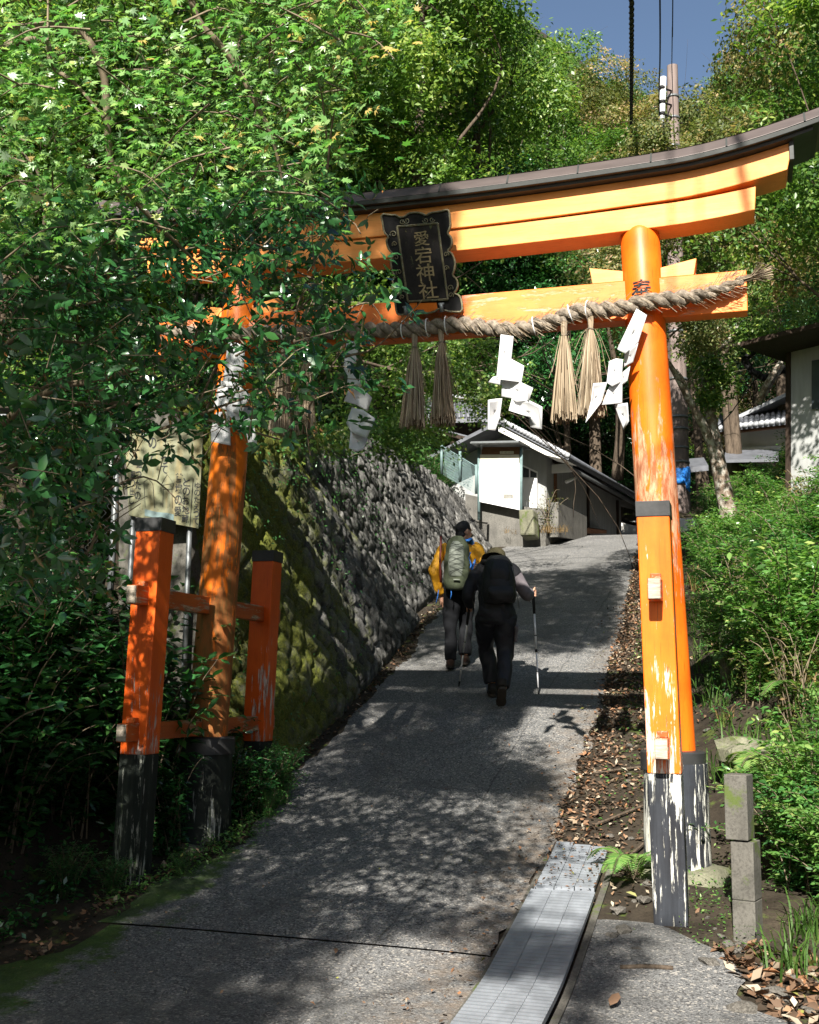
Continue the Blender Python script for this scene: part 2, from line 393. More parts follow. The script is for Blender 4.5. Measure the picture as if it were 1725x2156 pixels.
def signboard():
    m, nt, bs = newmat('weathered_signboard'); v = coords(nt)
    a = noise(nt, v, 4, 8, .7); b = noise(nt, v, 26, 8, .7); c = noise(nt, coords(nt, (9, 9, 1)), 2.5, 6, .6)
    k = ramp(nt, a, [(.35, (.22, .22, .15)), (.55, (.16, .165, .10)), (.72, (.10, .10, .05))])
    k = mix(nt, ramp(nt, b, [(.57, 0), (.66, .85)]), k, (.07, .065, .04))
    k = mix(nt, ramp(nt, c, [(.5, 0), (.75, .6)]), k, (.30, .22, .10))
    setc(nt, bs, k, .8, .15); return m
M['sign'] = signboard()
# ------------------------------------------------------------------ terrain
_GY = [-30, -9, -4, -2, -1, 0, 1, 3.2, 6, 16.6, 18, 24, 40, 200]
_GZ = [-1.2, -.52, -.46, -.36, -.2, -.03, .22, .83, 1.55, 4.25, 4.55, 4.75, 5.5, 9]
_YY = np.linspace(-30, 60, 4501); _k = np.exp(-np.linspace(-2, 2, 41)**2); _k /= _k.sum()
_ZS = np.convolve(np.pad(np.interp(_YY, _GY, _GZ), 20, mode='edge'), _k, 'valid')
def g(y): return np.interp(y, _YY, _ZS)
def sst(a, b, x):
    t = np.clip((np.asarray(x, float)-a)/(b-a), 0, 1); return t*t*(3-2*t)
def xl(y): return np.interp(y, [-3, -1, 0, 1.7, 3.1, 5.5, 8, 16, 19], [-1.42, -1.5, -1.32, -1.56, -1.56, -1.8, -2.15, -2.7, -2.8])
def xr(y): return np.interp(y, [-3, 0, 2, 3.5, 5.2, 8, 12.2, 16, 22], [.84, .84, .82, .80, .70, .58, .34, .10, .30])
def xwall(y): return np.interp(y, [.4, 1.7, 3.1, 5.5, 8, 16, 19], [-1.72, -1.72, -1.74, -2.0, -2.33, -2.85, -3.0])
def topz(y): return np.interp(y, [.4, 3, 9, 13, 17, 18.2, 19], [3.4, 4.0, 4.95, 5.25, 5.3, 5.0, 4.8])
WB = .90      # how far the wall leans back over its height
def vnoise(x, y, s, seed=0):
    x = np.asarray(x)*s; y = np.asarray(y)*s
    xi = np.floor(x).astype(int); yi = np.floor(y).astype(int); xf = x-xi; yf = y-yi
    def h(i, j):
        n = (i*374761393+j*668265263+seed*974711) & 0x7fffffff; n = ((n ^ (n >> 13))*1274126177) & 0x7fffffff
        return ((n ^ (n >> 16)) & 0xffff)/65535.
    u = xf*xf*(3-2*xf); v = yf*yf*(3-2*yf)
    return (h(xi, yi)*(1-u)+h(xi+1, yi)*u)*(1-v)+(h(xi, yi+1)*(1-u)+h(xi+1, yi+1)*u)*v
def zf(x, y):
    x = np.asarray(x, float); y = np.asarray(y, float)
    z0 = g(y)
    # left: low bank near the gate, terrace behind the retaining wall further up
    dl = np.maximum(0, -1.75-x)
    bank = z0+np.minimum(.95*np.maximum(0, dl-.35), 2.4)+.12*dl
    dw = np.maximum(0, xwall(y)-.05-x)
    tz = topz(y)-.06
    terr = np.where(dw < WB+.58, z0-.03+(tz-z0+.03)*np.clip((dw-.55)/WB, 0, 1), tz+.10*(dw-WB-.58))
    terr = np.where(dw <= 0, z0, terr)
    wgt = sst(.2, 1.0, y)*(1-sst(18.6, 19.4, y))
    far = z0+.5*np.maximum(0, -3.2-x)*(x < -3.2)
    left = np.where(y > 18.6, far+(terr-far)*wgt, bank+(terr-bank)*wgt)
    # right: leafy verge, then the bank
    x0 = np.interp(y, [-4, -2.6, -1.5, -.3, .8, 4, 12, 17], [5.0, 3.3, 2.5, 2.2, 1.60, 1.35, .85, .75])
    dr = np.maximum(0, x-x0)
    right = z0+.20*np.minimum(dr, .4)+.72*np.clip(dr-.35, 0, 1.6)+.36*np.maximum(0, dr-1.95)
    z = np.where(x < -1.2, left, np.where(x > 0.5, right, z0))
    hill = .70*np.maximum(0, y-30)+.35*np.maximum(0, np.minimum(y, 30)-24)
    side = (.55*np.maximum(0, -9-x)+.5*np.maximum(0, x-12))*(1-.65*sst(28, 60, y))
    z = z+hill+side*sst(4, 20, y)+side*.5*(1-sst(4, 20, y))
    z = z-.30*np.exp(-((x+3+.02*y)/9.)**2)*np.maximum(0, y-34)*.25
    amp = sst(.15, 1.2, np.maximum(x-xr(y), xl(y)-x))
    flat_ = (1-sst(-1.15, -.85, y))*(1-sst(2.1, 2.6, x-1.6*sst(-2, -3.5, -y)*0-1.8*(1-sst(-3.4, -2.2, y))))*(x > 0); amp = amp*(1-flat_); z = z-.012*flat_
    return z+amp*(vnoise(x, y, 1.3, 1)-.5)*.16+amp*(vnoise(x, y, 4.1, 2)-.5)*.06

def axis_vals(dense, lo, hi, step, far, k=1.18):
    v = list(np.arange(lo, hi, step)); s = step
    a = lo
    while a > dense[0]: s *= k; a -= s; v.insert(0, a)
    s = step; b = hi
    while b < dense[1]: v.append(b); s *= k; b += s
    v.append(dense[1]); return np.array(v)
gx = axis_vals((-60, 60), -6, 6, .12, None); gy = axis_vals((-30, 130), -5, 20, .12, None)
X, Y = np.meshgrid(gx, gy); Z = zf(X, Y)
# the ground dips a little below the pavement
inroad = (X > xl(Y)+.05) & (X < xr(Y)-.05) & (Y < 21); Z = Z-.02*inroad
V = np.stack([X, Y, Z], -1).reshape(-1, 3); nx = len(gx); ny = len(gy)
ii = (np.arange(ny-1)[:, None]*nx+np.arange(nx-1)[None]).ravel()
F = np.stack([ii, ii+1, ii+nx+1, ii+nx], -1)
tag(link('ground', raw_mesh('ground', V, F, mat=M['soil'], smooth=True)), 'dark leafy soil of the banks and hillside on both sides of the road', None, None, 'structure')

def strip(name, ys, left, right, dz, mat, nxs=14, parent=None):
    V = []; 
    for y in ys:
        a, b = float(left(y)), float(right(y))
        for k in range(nxs+1):
            t = k/nxs; x = a+(b-a)*t
            ex = .0
            V.append((x, y, float(g(y))+dz-.03*(2*t-1)**4*.3))
    n = nxs+1; F = [(i*n+k, i*n+k+1, (i+1)*n+k+1, (i+1)*n+k) for i in range(len(ys)-1) for k in range(nxs)]
    return link(name, raw_mesh(name, V, F, mat=mat, smooth=True), parent)
jag = lambda f, s, a: (lambda y: f(y)+(vnoise(y, 0, 3, s)-.5)*a+(vnoise(y, 0, 11, s+1)-.5)*a*.5)
ys = np.concatenate([np.arange(-1.60, 20, .08), np.arange(20, 27, .4)])
road = strip('road', ys, jag(xl, 3, .16), jag(xr, 5, .10), .012, M['asphalt'])
tag(road, 'old grey asphalt lane climbing through the gate', None, None, 'structure')
ya = np.append(np.arange(-9, -1.64, .08), -1.606)
tag(strip('road_apron', ya, lambda y: np.interp(y, [-9, -3, -1.6], [-3.2, -2.1, -1.45])+(vnoise(y, 0, 4, 8)-.5)*.2, lambda y: .84, .006, M['asphalt']), 'older asphalt in front of the cross joint', None, None, 'structure')
# pavement right of the steel plates
tag(strip('pavement', np.arange(-9, -.98, .08), lambda y: 1.27, lambda y: np.interp(y, [-9, -2.6, -2.0, -1.3, -1.0], [4.5, 3.6, 2.15, 1.95, 1.6])+(vnoise(y, 0, 5, 9)-.5)*.12, .012, M['asphalt']), 'cracked pavement at the foot of the right hand posts', None, None, 'structure')
mb = MB()
yy = np.arange(-6, .16, .2)
for xa, xb in ((.835, .865), (1.262, 1.30)):
    for a, b in zip(yy[:-1], yy[1:]):
        za, zb = float(g(a))+.016, float(g(b))+.016
        mb.hexa([(xa, a, za-.1), (xb, a, za-.1), (xb, b, zb-.1), (xa, b, zb-.1), (xa, a, za), (xb, a, za), (xb, b, zb), (xa, b, zb)])
tag(mb.build('gutter_kerb', M['concrete_m']), 'thin concrete edges of the gutter beside the steel plates', None, None, 'structure')

# ------------------------------------------------------------------ steel gutter cover
root = empty('drain_cover', (1.06, -1.2, float(g(-1.2))), 'three long ribbed zinc planks laid over the gutter at the road edge', 'drain cover')
def plank(x0, x1, y0, y1, dz, nm='plank'):
    mb = MB(); st = .0225
    ysr = np.arange(y0, y1, st)
    V = []; 
    prof = []
    for i, y in enumerate(ysr):
        h = .0022 if (i % 2) else 0
        prof.append((y, float(g(y))+dz+h))
    n = len(prof)
    for y, z in prof: V += [(x0, y, z-.028), (x0, y, z), (x0+.012, y, z), (x1-.012, y, z), (x1, y, z), (x1, y, z-.028)]
    F = [(i*6+k, i*6+k+1, i*6+k+7, i*6+k+6) for i in range(n-1) for k in range(5)]
    F += [(0, 1, 2, 3, 4, 5), tuple((n-1)*6+k for k in range(5, -1, -1))]
    mb.add(V, F); return mb.build(nm, M['steel'], root)
for k in range(3):
    w0 = .872+k*.128
    plank(w0, w0+.125, -7.0, -.70, .052+.002*k)
for k in range(3):
    w0 = .885+k*.118
    plank(w0, w0+.115, -.69+.03*k, .17-.02*k, .050)

# ------------------------------------------------------------------ stone retaining wall
def make_wall():
    L0, L1 = .45, 18.9; ds = .03
    U_ = np.arange(L0, L1, ds); Vv = np.linspace(0, 1, 104)
    UU, VV = np.meshgrid(U_, Vv)
    H = topz(UU)-g(UU)
    s = UU; t = VV*H     # metres along, metres up
    rng = np.random.default_rng(3); cell = .19
    # diagonal courses: rotated jittered cells
    ca, sa = math.cos(R_(42)), math.sin(R_(42))
    p = (s*ca+t*sa)/cell; q = (-s*sa+t*ca)/(cell*1.35)
    pi_ = np.floor(p).astype(int); qi = np.floor(q).astype(int)
    def hsh(i, j, k):
        n = (i*374761393+j*668265263+k*974711+1013) & 0x7fffffff; n = ((n ^ (n >> 13))*1274126177) & 0x7fffffff
        return ((n ^ (n >> 16)) & 0xffff)/65535.
    d1 = np.full(p.shape, 9.); d2 = np.full(p.shape, 9.); sh = np.zeros(p.shape); tx = np.zeros(p.shape); ty = np.zeros(p.shape); px = np.zeros(p.shape); py = np.zeros(p.shape)
    for di in (-1, 0, 1):
        for dj in (-1, 0, 1):
            a = pi_+di; b = qi+dj
            cx = a+.5+(hsh(a, b, 1)-.5)*.62; cy = b+.5+(hsh(a, b, 2)-.5)*.62
            d = np.hypot(p-cx, q-cy); m = d < d1
            d2 = np.where(m, d1, np.minimum(d2, d)); d1 = np.where(m, d, d1)
            sh = np.where(m, hsh(a, b, 3), sh); tx = np.where(m, hsh(a, b, 4)-.5, tx); ty = np.where(m, hsh(a, b, 5)-.5, ty)
            px = np.where(m, p-cx, px); py = np.where(m, q-cy, py)
    edge = np.clip((d2-d1)/.30, 0, 1)
    rg1 = (s*sa-t*ca); rg2 = s*ca+t*sa
    fine = vnoise(rg2*9, rg1*4, 1, 4)*.55+vnoise(rg2*24, rg1*14, 1, 5)*.45+vnoise(s, t, 3, 6)*.4
    disp = .055*edge**.6+.055*(tx*px+ty*py)+.035*sh+.055*(fine-.6)
    disp *= sst(0, .06, VV)*.75+.25
    xb = xwall(UU); x = xb-WB*VV-.03*np.sin(VV*3.14)
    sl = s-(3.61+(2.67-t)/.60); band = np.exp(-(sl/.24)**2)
    disp = disp*(1-.6*band)
    x = x+disp*.93-.20*sst(-.2, .2, sl); z = g(UU)-.06+VV*(H+.06)+disp*.25
    mossy = np.clip(1.1-(UU-1)/8., 0, 1)*.8+.4*sst(.75, 1, VV)+.45*band  # real moss, plus extra along the band that paints the sunlit strip brighter
    V = np.stack([x, UU, z], -1).reshape(-1, 3); nx = len(U_); ny = len(Vv)
    # solid: coping strip and back
    i = (np.arange(ny-1)[:, None]*nx+np.arange(nx-1)[None]).ravel()
    F = np.stack([i, i+1, i+nx+1, i+nx], -1)
    off = len(V)
    top = V[(ny-1)*nx:]; b1 = top+np.array([-.45, 0, .02]); b2 = top+np.array([-.5, 0, -3])
    V = np.concatenate([V, b1, b2])
    k = np.arange(nx-1)
    F = np.concatenate([F, np.stack([(ny-1)*nx+k, (ny-1)*nx+k+1, off+k+1, off+k], -1), np.stack([off+k, off+k+1, off+nx+k+1, off+nx+k], -1)])
    me = raw_mesh('retaining_wall', V, F, mat=M['wall'], smooth=True)
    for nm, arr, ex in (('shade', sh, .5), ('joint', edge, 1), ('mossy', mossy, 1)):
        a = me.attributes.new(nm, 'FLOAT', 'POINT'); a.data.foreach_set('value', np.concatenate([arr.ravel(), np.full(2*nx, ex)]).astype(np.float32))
    return me
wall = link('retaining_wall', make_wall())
tag(wall, 'mossy leaning retaining wall of diagonal stones along the left of the road', 'wall')
# end closure at the near end
mb = MB(); 
mb.hexa([(-1.70, .38, -.05), (-1.68, .5, 0), (-2.6, .5, 0), (-2.6, .38, 0), (-2.30, .38, 3.3), (-2.28, .5, 3.3), (-2.8, .5, 3.3), (-2.8, .38, 3.3)])
o = mb.build('wall_end', M['concrete_m'], wall)

# where on the lane, verge or wall the shade of a leaf falls (used to open the crowns where the sun comes through)
SVn = np.array(SV)
def shade_px(C):
    C = np.asarray(C, float); hit = np.zeros(len(C), bool); P = np.zeros_like(C)
    for t in np.arange(0.3, 26, .12):
        p = C-SVn*t; zz_ = g(p[:, 1])
        wl = (p[:, 1] > .45) & (p[:, 0] < xwall(p[:, 1])-WB*np.clip((p[:, 2]-zz_)/(topz(p[:, 1])-zz_), 0, 1)) & (p[:, 2] < topz(p[:, 1]))
        h = ((p[:, 2] < zz_) | wl) & ~hit
        P[h] = p[h]; hit |= h
        if hit.all(): break
    v = P-CC; d = np.maximum(v@_F, .1)
    return 862.5+CF*(v@_R)/d, 1078-CF*(v@_U)/d
LIT = [[(770, 1700), (900, 1672), (1150, 1690), (1170, 1790), (950, 1800), (760, 1770)],
       [(640, 1862), (840, 1838), (1060, 1872), (1050, 1932), (800, 1905), (650, 1912)],
       [(700, 2010), (860, 1975), (1040, 1990), (1000, 2120), (960, 2250), (560, 2250), (640, 2120)],
       [(1160, 1560), (1420, 1500), (1420, 1960), (1250, 1960), (1100, 1990), (1180, 1780)],
       [(1420, 1990), (1560, 2000), (1600, 2250), (1200, 2250), (1290, 2080)],
       [(1040, 1545), (1160, 1520), (1290, 1500), (1290, 1640), (1080, 1625)],
       [(1110, 1395), (1290, 1385), (1290, 1485), (1120, 1485)],
       [(1060, 1120), (1420, 1120), (1420, 1192), (1080, 1196)], [(1295, 1190), (1420, 1190), (1420, 1500), (1270, 1500), (1290, 1330)],
       [(860, 940), (1120, 1090), (1110, 1140), (1010, 1180), (955, 1100)],
       [(585, 920), (672, 925), (800, 1098), (945, 1280), (880, 1335), (705, 1135)],
       [(1185, 1770), (1320, 1780), (1275, 1965), (1110, 1985)], [(980, 2075), (1230, 2075), (1180, 2250), (880, 2250)],
       [(470, 2080), (560, 2060), (600, 2100), (500, 2120)], [(560, 1700), (700, 1660), (760, 1700), (640, 1760)]]
SLIT = LIT[10]
def _inp(P, u, v):
    P = np.array(P, float); ins = np.zeros(len(u), bool); j = len(P)-1
    for i in range(len(P)):
        c = ((P[i, 1] > v) != (P[j, 1] > v)) & (u < (P[j, 0]-P[i, 0])*(v-P[i, 1])/(P[j, 1]-P[i, 1]+1e-12)+P[i, 0]); ins ^= c; j = i
    return ins
def open_sun(C, rg, jit=22, polys=None, gate=True):
    """True for leaves that may stay"""
    u, v = shade_px(C); u = u+rg.normal(0, jit, len(u)); v = v+rg.normal(0, jit*.5, len(v)); k = np.ones(len(u), bool)
    for P in (polys or LIT): k &= ~_inp(P, u, v)
    if gate:
        t = (C[:, 1]+.2)/SVn[1]; p = C-SVn*t[:, None]
        k &= ~((C[:, 1] < -.3) & (p[:, 0] < 2.9) & (p[:, 2] < 5.1) & (((p[:, 0] > 1.42) & (p[:, 2] > .3)) | ((p[:, 0] > .25) & (p[:, 2] > 2.8))))
    return k

# ------------------------------------------------------------------ torii
TL = .041; PLN = .023
def pillar_x(s, z): return s*(1.7-TL*z)
def post_x(s, z, t=0): return s*(1.7-PLN*z)-(.055 if s > 0 and t > 0 else 0)
torii = empty('torii_gate', (0, 0, -.02), 'large orange wooden shrine gate with dark curved roof beam spanning the road', 'torii gate')
for s in (-1, 1):
    pts = [(pillar_x(s, z), 0, z) for z in np.linspace(.05, 4.27, 16)]
    rr = [.150-.016*(z/4.3) for z in np.linspace(.05, 4.27, 16)]
    rr[-1] = .118; pts[-2] = (pillar_x(s, 4.235), 0, 4.235)
    mb = MB().tube(pts, rr, 40)
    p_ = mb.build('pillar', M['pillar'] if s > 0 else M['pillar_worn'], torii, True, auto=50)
    tag(p_, 'sunlit smooth orange pillar' if s > 0 else 'shaded mossy brown stained pillar')
    z0 = float(g(0))-.1
    mb = MB().lathe((pillar_x(s, .3), 0, 0), [(.215, z0), (.208, .3), (.203, .62)], 40)
    mb.build('sleeve', M['black_w'] if s > 0 else M['black_d'], torii, True, auto=40)
    mb = MB().lathe((pillar_x(s, .65), 0, 0), [(.207, .575), (.208, .685), (.20, .694), (.15, .70)], 40)
    mb.build('sleeve_band', M['capm'], torii, True, auto=30)
    for t in (-1, 1):
        y = t*.929; half = .093
        gz = float(g(y))-.12
        def q(z, hw): 
            x = post_x(s, z, t); return [(x-hw, y-hw, z), (x+hw, y-hw, z), (x+hw, y+hw, z), (x-hw, y+hw, z)]
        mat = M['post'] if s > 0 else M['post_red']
        zb = .622
        MB().hexa(q(zb, half)+q(2.10, half)).build('post', mat, torii, bevel=.006)
        MB().hexa(q(gz, half)+q(zb-.002, half)).build('post_foot', M['black_w'] if s > 0 else M['black_d'], torii, bevel=.006)
        MB().hexa(q(2.085, half+.006)+q(2.176, half+.006)).build('post_cap', M['capm'], torii, bevel=.003)
    # brace bars through both posts and the pillar
    for z, hh in ((1.65, .062), (.765, .058)):
        zc = z if s < 0 else z+.0
        mb = MB().box((post_x(s, z), 0, z), (.075, 2*1.17, hh*2))
        b = mb.build('brace_bar', M['bar'], torii, bevel=.004)
        for t in (-1, 1):
            MB().box((post_x(s, z), t*1.174, z), (.068, .014, hh*2-.01)).build('bar_end', M['endwood'], b, bevel=.004)
            # wedge above the bar at the post face
            MB().box((post_x(s, z), t*1.045, z+hh+.018), (.06, .05, .034)).build('wedge', M['bar'], torii, bevel=.004)

def arc(x): # rise of the top beams towards the ends
    a = abs(x); return .030*(a/1.7)**2 if a < 1.7 else .030+.105*((a-1.7)/.85)**1.6
def beam(x0, x1, yb, yt, zb, zt, n=40, lift=1.0, slant=0.0):
    """long beam along X, y half depth yb at its foot and yt at its top, ends cut on a slant"""
    mb = MB(); V = []
    for i in range(n+1):
        t = i/n
        xb = x0+(x1-x0)*t; xt = (x0-slant)+(x1-x0+2*slant)*t
        V += [(xb, -yb, zb+arc(xb)*lift), (xt, -yt, zt+arc(xt)*lift), (xt, yt, zt+arc(xt)*lift), (xb, yb, zb+arc(xb)*lift)]
    F = [(i*4+k, i*4+(k+1) % 4, (i+1)*4+(k+1) % 4, (i+1)*4+k) for i in range(n) for k in range(4)]
    F += [(3, 2, 1, 0), tuple(n*4+k for k in range(4))]
    return mb.add(V, F)
beam(-2.30, 2.30, .118, .125, 4.215, 4.376, lift=.85, slant=.012).build('lower_lintel', M['beam'], torii, bevel=.005)
beam(-2.515, 2.515, .145, .158, 4.378, 4.556, lift=1.25, slant=.045).build('upper_lintel', M['beam'], torii, bevel=.005)
# roof: thin moulding, dark drip board, copper fascia, ridge strip
beam(-2.68, 2.68, .225, .228, 4.557, 4.578, lift=1.25, slant=.004).build('roof_moulding', M['capm'], torii)
beam(-2.72, 2.72, .262, .266, 4.580, 4.612, lift=1.25, slant=.006).build('drip_board', M['roofdark'], torii, bevel=.003)
fas = beam(-2.80, 2.80, .268, .215, 4.613, 4.70, lift=1.27, slant=.02).build('copper_roof', M['copper'], torii, bevel=.003)
beam(-2.82, 2.82, .222, .03, 4.701, 4.765, lift=1.27, slant=0).build('roof_top', M['roofdark'], torii, bevel=.004)
mb = MB()
for i in range(-5, 6):     # seams of the copper sheets
    x = i*.50+.13; z0, z1 = 4.614+arc(x)*1.27, 4.70+arc(x)*1.27
    MB().prism([(x-.006, -.2695, z0), (x+.006, -.2695, z0), (x+.006, -.2165, z1), (x-.006, -.2165, z1)], (0, -.003, 0)).build('sheet_seam', M['roofdark'], fas)
for s in (-1, 1):
    MB().box((s*2.545, 0, 4.55+arc(2.6)*1.25-.045), (.03, .36, .19)).build('end_plate', M['roofdark'], torii, bevel=.003)
    # wedges on the tie beam either side of each pillar
    px_ = pillar_x(s, 3.93)
    for t in (-1, 1):
        x0 = px_+t*.128; x1 = px_+t*(.36 if t*s < 0 else .37)
        P = [(x0, -.062, 3.893), (x1-t*.02, -.062, 3.893), (x1, -.062, 4.01), (x0, -.062, 3.965)]
        MB().prism(P, (0, .124, 0)).build('wedge', M['beam'], torii, bevel=.003)
tb = MB().box((0, 0, 3.748), (2*2.232, .135, .286)).build('tie_beam', M['tiebeam'], torii, bevel=.005)
# text ------------------------------------------------------------
def glyphs(txt, size, extrude=.002, offset=0.0):
    cu = bpy.data.curves.new('lettering', 'FONT'); cu.body = txt; cu.size = size; cu.align_x = 'CENTER'; cu.align_y = 'CENTER'; cu.extrude = extrude; cu.offset = offset
    o = bpy.data.objects.new('lettering', cu); COL.objects.link(o)
    dg = bpy.context.evaluated_depsgraph_get()
    me = bpy.data.meshes.new_from_object(o.evaluated_get(dg))
    V = np.array([v.co[:] for v in me.vertices]) if len(me.vertices) else np.zeros((0, 3))
    F = [tuple(p.vertices) for p in me.polygons]
    bpy.data.objects.remove(o); bpy.data.curves.remove(cu); bpy.data.meshes.remove(me)
    if len(V): V[:, :2] -= (V[:, :2].max(0)+V[:, :2].min(0))/2
    return V, F
V, F = glyphs('奉', .15, .003, .0012)
zc = 3.795; xc = pillar_x(1, zc)-.01
# sits on the round pillar, just above the rope
mb = MB(); th0 = math.atan2(-(CC[1]), -(CC[0]-xc))
rad = .1385
PV = [(xc+.01+rad*math.sin(p[0]/rad-.03)-0, -(rad+.001+p[2])*math.cos(p[0]/rad-.03), zc+p[1]) for p in V]
mb.add(PV, F).build('carved_letter', M['ink'], torii)

# foundation stones
def blob_stone(c, r, seed, n=3, squash=1, amp=.22):
    bm = bmesh.new(); bmesh.ops.create_icosphere(bm, subdivisions=n, radius=1)
    rs = np.random.default_rng(seed); ax = rs.normal(size=(5, 3)); ph = rs.uniform(0, 6, 5)
    V = []
    for v in bm.verts:
        p = np.array(v.co); k = 1+amp*sum(math.sin(2.1*float(p@a)+h) for a, h in zip(ax, ph))/3
        V.append((c[0]+p[0]*r[0]*k, c[1]+p[1]*r[1]*k, c[2]+p[2]*r[2]*k*(squash if p[2] > 0 else 1)))
    F = [tuple(x.index for x in f.verts) for f in bm.faces]; bm.free()
    return MB().add(V, F)
o = MB().lathe((1.70, .0, 0), [(.36, -.42), (.345, -.2), (.325, -.06), (.30, -.025), (.2, -.02)], 36)
for i, v in enumerate(o.v): o.v[i] = (v[0]+.02*math.sin(v[1]*9), v[1]*.95-.02, v[2]+.012*math.sin(v[0]*11+v[1]*7))
tag(o.build('foundation_stone', M['stone_base'], None, True, auto=50), 'round mossy foundation stone under the sunlit right pillar', 'stone')
o = MB().lathe((-1.70, .0, 0), [(.42, -.4), (.41, -.12), (.36, -.055), (.2, -.05)], 36)
for i, v in enumerate(o.v): o.v[i] = (v[0]*1.0+.03*math.sin(v[1]*7), v[1]*.9, v[2]+.015*math.sin(v[0]*9+v[1]*7))
tag(o.build('foundation_stone', M['stone_base'], None, True, auto=50), 'flat dark foundation stone under the shaded left pillar', 'stone')

# ------------------------------------------------------------------ name plaque
pt = on_y(876, 455, -.37); pb = on_y(905, 660, -.205)
ex = np.array([1., 0, 0]); ev = pb-pt; nrm = np.cross(ex, ev); nrm /= np.linalg.norm(nrm)
if nrm[1] > 0: nrm = -nrm          # faces the visitor
def PQ(u, v, d=0.): return on_plane(782.6+u*.12964, 415.3+v*.12964, pt, nrm)+nrm*d
plq = empty('name_plaque', tuple(pb), 'dark carved shrine name plaque with scrolled rim hung at the centre of the gate', 'plaque')
outl = [(150,265),(330,292),(395,285),(460,330),(545,312),(600,262),(700,243),(820,258),(885,300),(940,262),(1000,243),(1120,232),(1235,198),(1265,232),(1272,330),(1284,450),(1258,530),(1232,590),(1292,640),(1312,730),(1292,810),(1225,875),(1300,900),(1345,990),(1362,1080),(1345,1190),(1310,1262),(1385,1330),(1408,1420),(1385,1500),(1330,1560),(1430,1590),(1470,1700),(1482,1860),(1330,1862),(1190,1842),(1100,1800),(1010,1868),(890,1882),(780,1832),(700,1878),(610,1868),(520,1905),(420,1910),(392,1780),(378,1600),(455,1570),(472,1540),(400,1490),(345,1400),(352,1320),(395,1300),(335,1200),(312,1050),(350,915),(290,860),(255,770),(245,690),(285,645),(205,570),(185,430)]
def smooth_loop(P, k=3):
    P = np.array(P, float)
    for _ in range(k):
        Q = np.roll(P, -1, 0); P = np.stack([.75*P+.25*Q, .25*P+.75*Q], 1).reshape(-1, 2)
    return P
ol = smooth_loop(outl, 1)
mb = MB().prism([PQ(u, v) for u, v in ol], -nrm*.035)
mb.build('frame', M['plqdark'], plq)
loop = [PQ(u, v, .004) for u, v in ol]; loop += loop[:2]
MB().tube(loop, .0075, 6).build('rim', M['goldrim'], plq, True)
def spiral(cu, cv, r, a0, turns, sgn):
    P = []
    for i in range(26):
        t = i/25; a = a0+sgn*turns*2*math.pi*t; rr = r*(1-.82*t)
        P.append(PQ(cu+rr*math.cos(a), cv+rr*math.sin(a), .006))
    return P
for cu, cv, r, a0, sg in ((360, 600, 60, 2.6, 1), (400, 980, 55, 2.4, 1), (450, 1215, 52, 2.2, 1), (495, 1510, 50, 2.2, 1), (575, 380, 55, 3.4, -1), (500, 395, 45, 0, 1), (880, 375, 50, 3.1, -1), (985, 365, 45, 0, 1), (1215, 930, 45, .4, -1), (1215, 1150, 45, .4, -1), (1280, 1470, 50, .6, -1), (1290, 1590, 45, .6, -1), (380, 760, 45, 2.4, 1), (500, 1620, 42, 2, 1)):
    MB().tube(spiral(cu, cv, r, a0, 1.25, sg), .0036, 5).build('scroll', M['goldrim'], plq, True)
inn = [(425, 480), (1085, 425), (1248, 1660), (600, 1695)]
MB().prism([PQ(u, v, .012) for u, v in inn], -nrm*.01).build('panel', M['panel'], plq)
mb = MB(); 
for a, b in zip(inn, inn[1:]+inn[:1]):
    mb.tube([PQ(a[0], a[1], .016), PQ(b[0], b[1], .016)], .0075, 4)
mb.build('inner_frame', M['goldrim'], plq)
for ch, cu, cv, sz in (('愛', 822, 672, 235), ('宕', 850, 940, 270), ('神', 880, 1225, 280), ('社', 930, 1510, 290)):
    V, F = glyphs(ch, 1.0, .0, .004)
    h = (V[:, 1].max()-V[:, 1].min()); k = sz/h
    # local axes of the plaque at this spot
    P = [PQ(cu+p[0]*k*1.05+(-p[1])*k*.13, cv-p[1]*k-.09*p[0]*k, .0165) for p in V]
    MB().add(P, F).build('carved_letter', M['gilt'], plq)
for u, v in ((570, 1850), (1150, 1800)):
    mb = MB().tube([PQ(u, v-70, .03), PQ(u+8, v+70, .03)], .014, 10).tube([PQ(u-45, v-62, .03), PQ(u+45, v-66, .03)], .008, 8)
    mb.build('bracket', M['galv'], plq, True)
o = MB()
for u0, u1, v0, v1 in ((620, 740, 1720, 1850), (760, 1060, 1720, 1860)):
    o.prism([PQ(u0, v0, .008), PQ(u1, v0-8, .008), PQ(u1+15, v1-40, .008), PQ((u0+u1)/2, v1+10, .008), PQ(u0-10, v1-20, .008)], -nrm*.006)
o.build('carved_cloud', M['pillar_worn'], plq)

# ------------------------------------------------------------------ sacred rope
RP = [(-2.25, 3.83, -.17), (-2.0, 3.76, -.2), (-1.55, 3.70, -.215), (-1.0, 3.69, -.14), (-.55, 3.668, -.14), (-.11, 3.638, -.15), (.25, 3.645, -.15), (.45, 3.61, -.14), (.66, 3.578, -.135), (.89, 3.605, -.14), (1.12, 3.668, -.15), (1.38, 3.65, -.19), (1.6, 3.678, -.2), (1.9, 3.705, -.15), (2.08, 3.75, -.14), (2.2, 3.795, -.14)]
def catmull(P, n):
    P = np.array(P, float); P = np.vstack([2*P[0]-P[1], P, 2*P[-1]-P[-2]]); out = []
    for i in range(1, len(P)-2):
        for t in np.linspace(0, 1, n, endpoint=False):
            a, b, c, d = P[i-1:i+3]
            out.append(.5*((2*b)+(-a+c)*t+(2*a-5*b+4*c-d)*t*t+(-a+3*b-3*c+d)*t**3))
    out.append(P[-2]); return np.array(out)
rc = catmull([(a, c, b) for a, b, c in RP], 26)
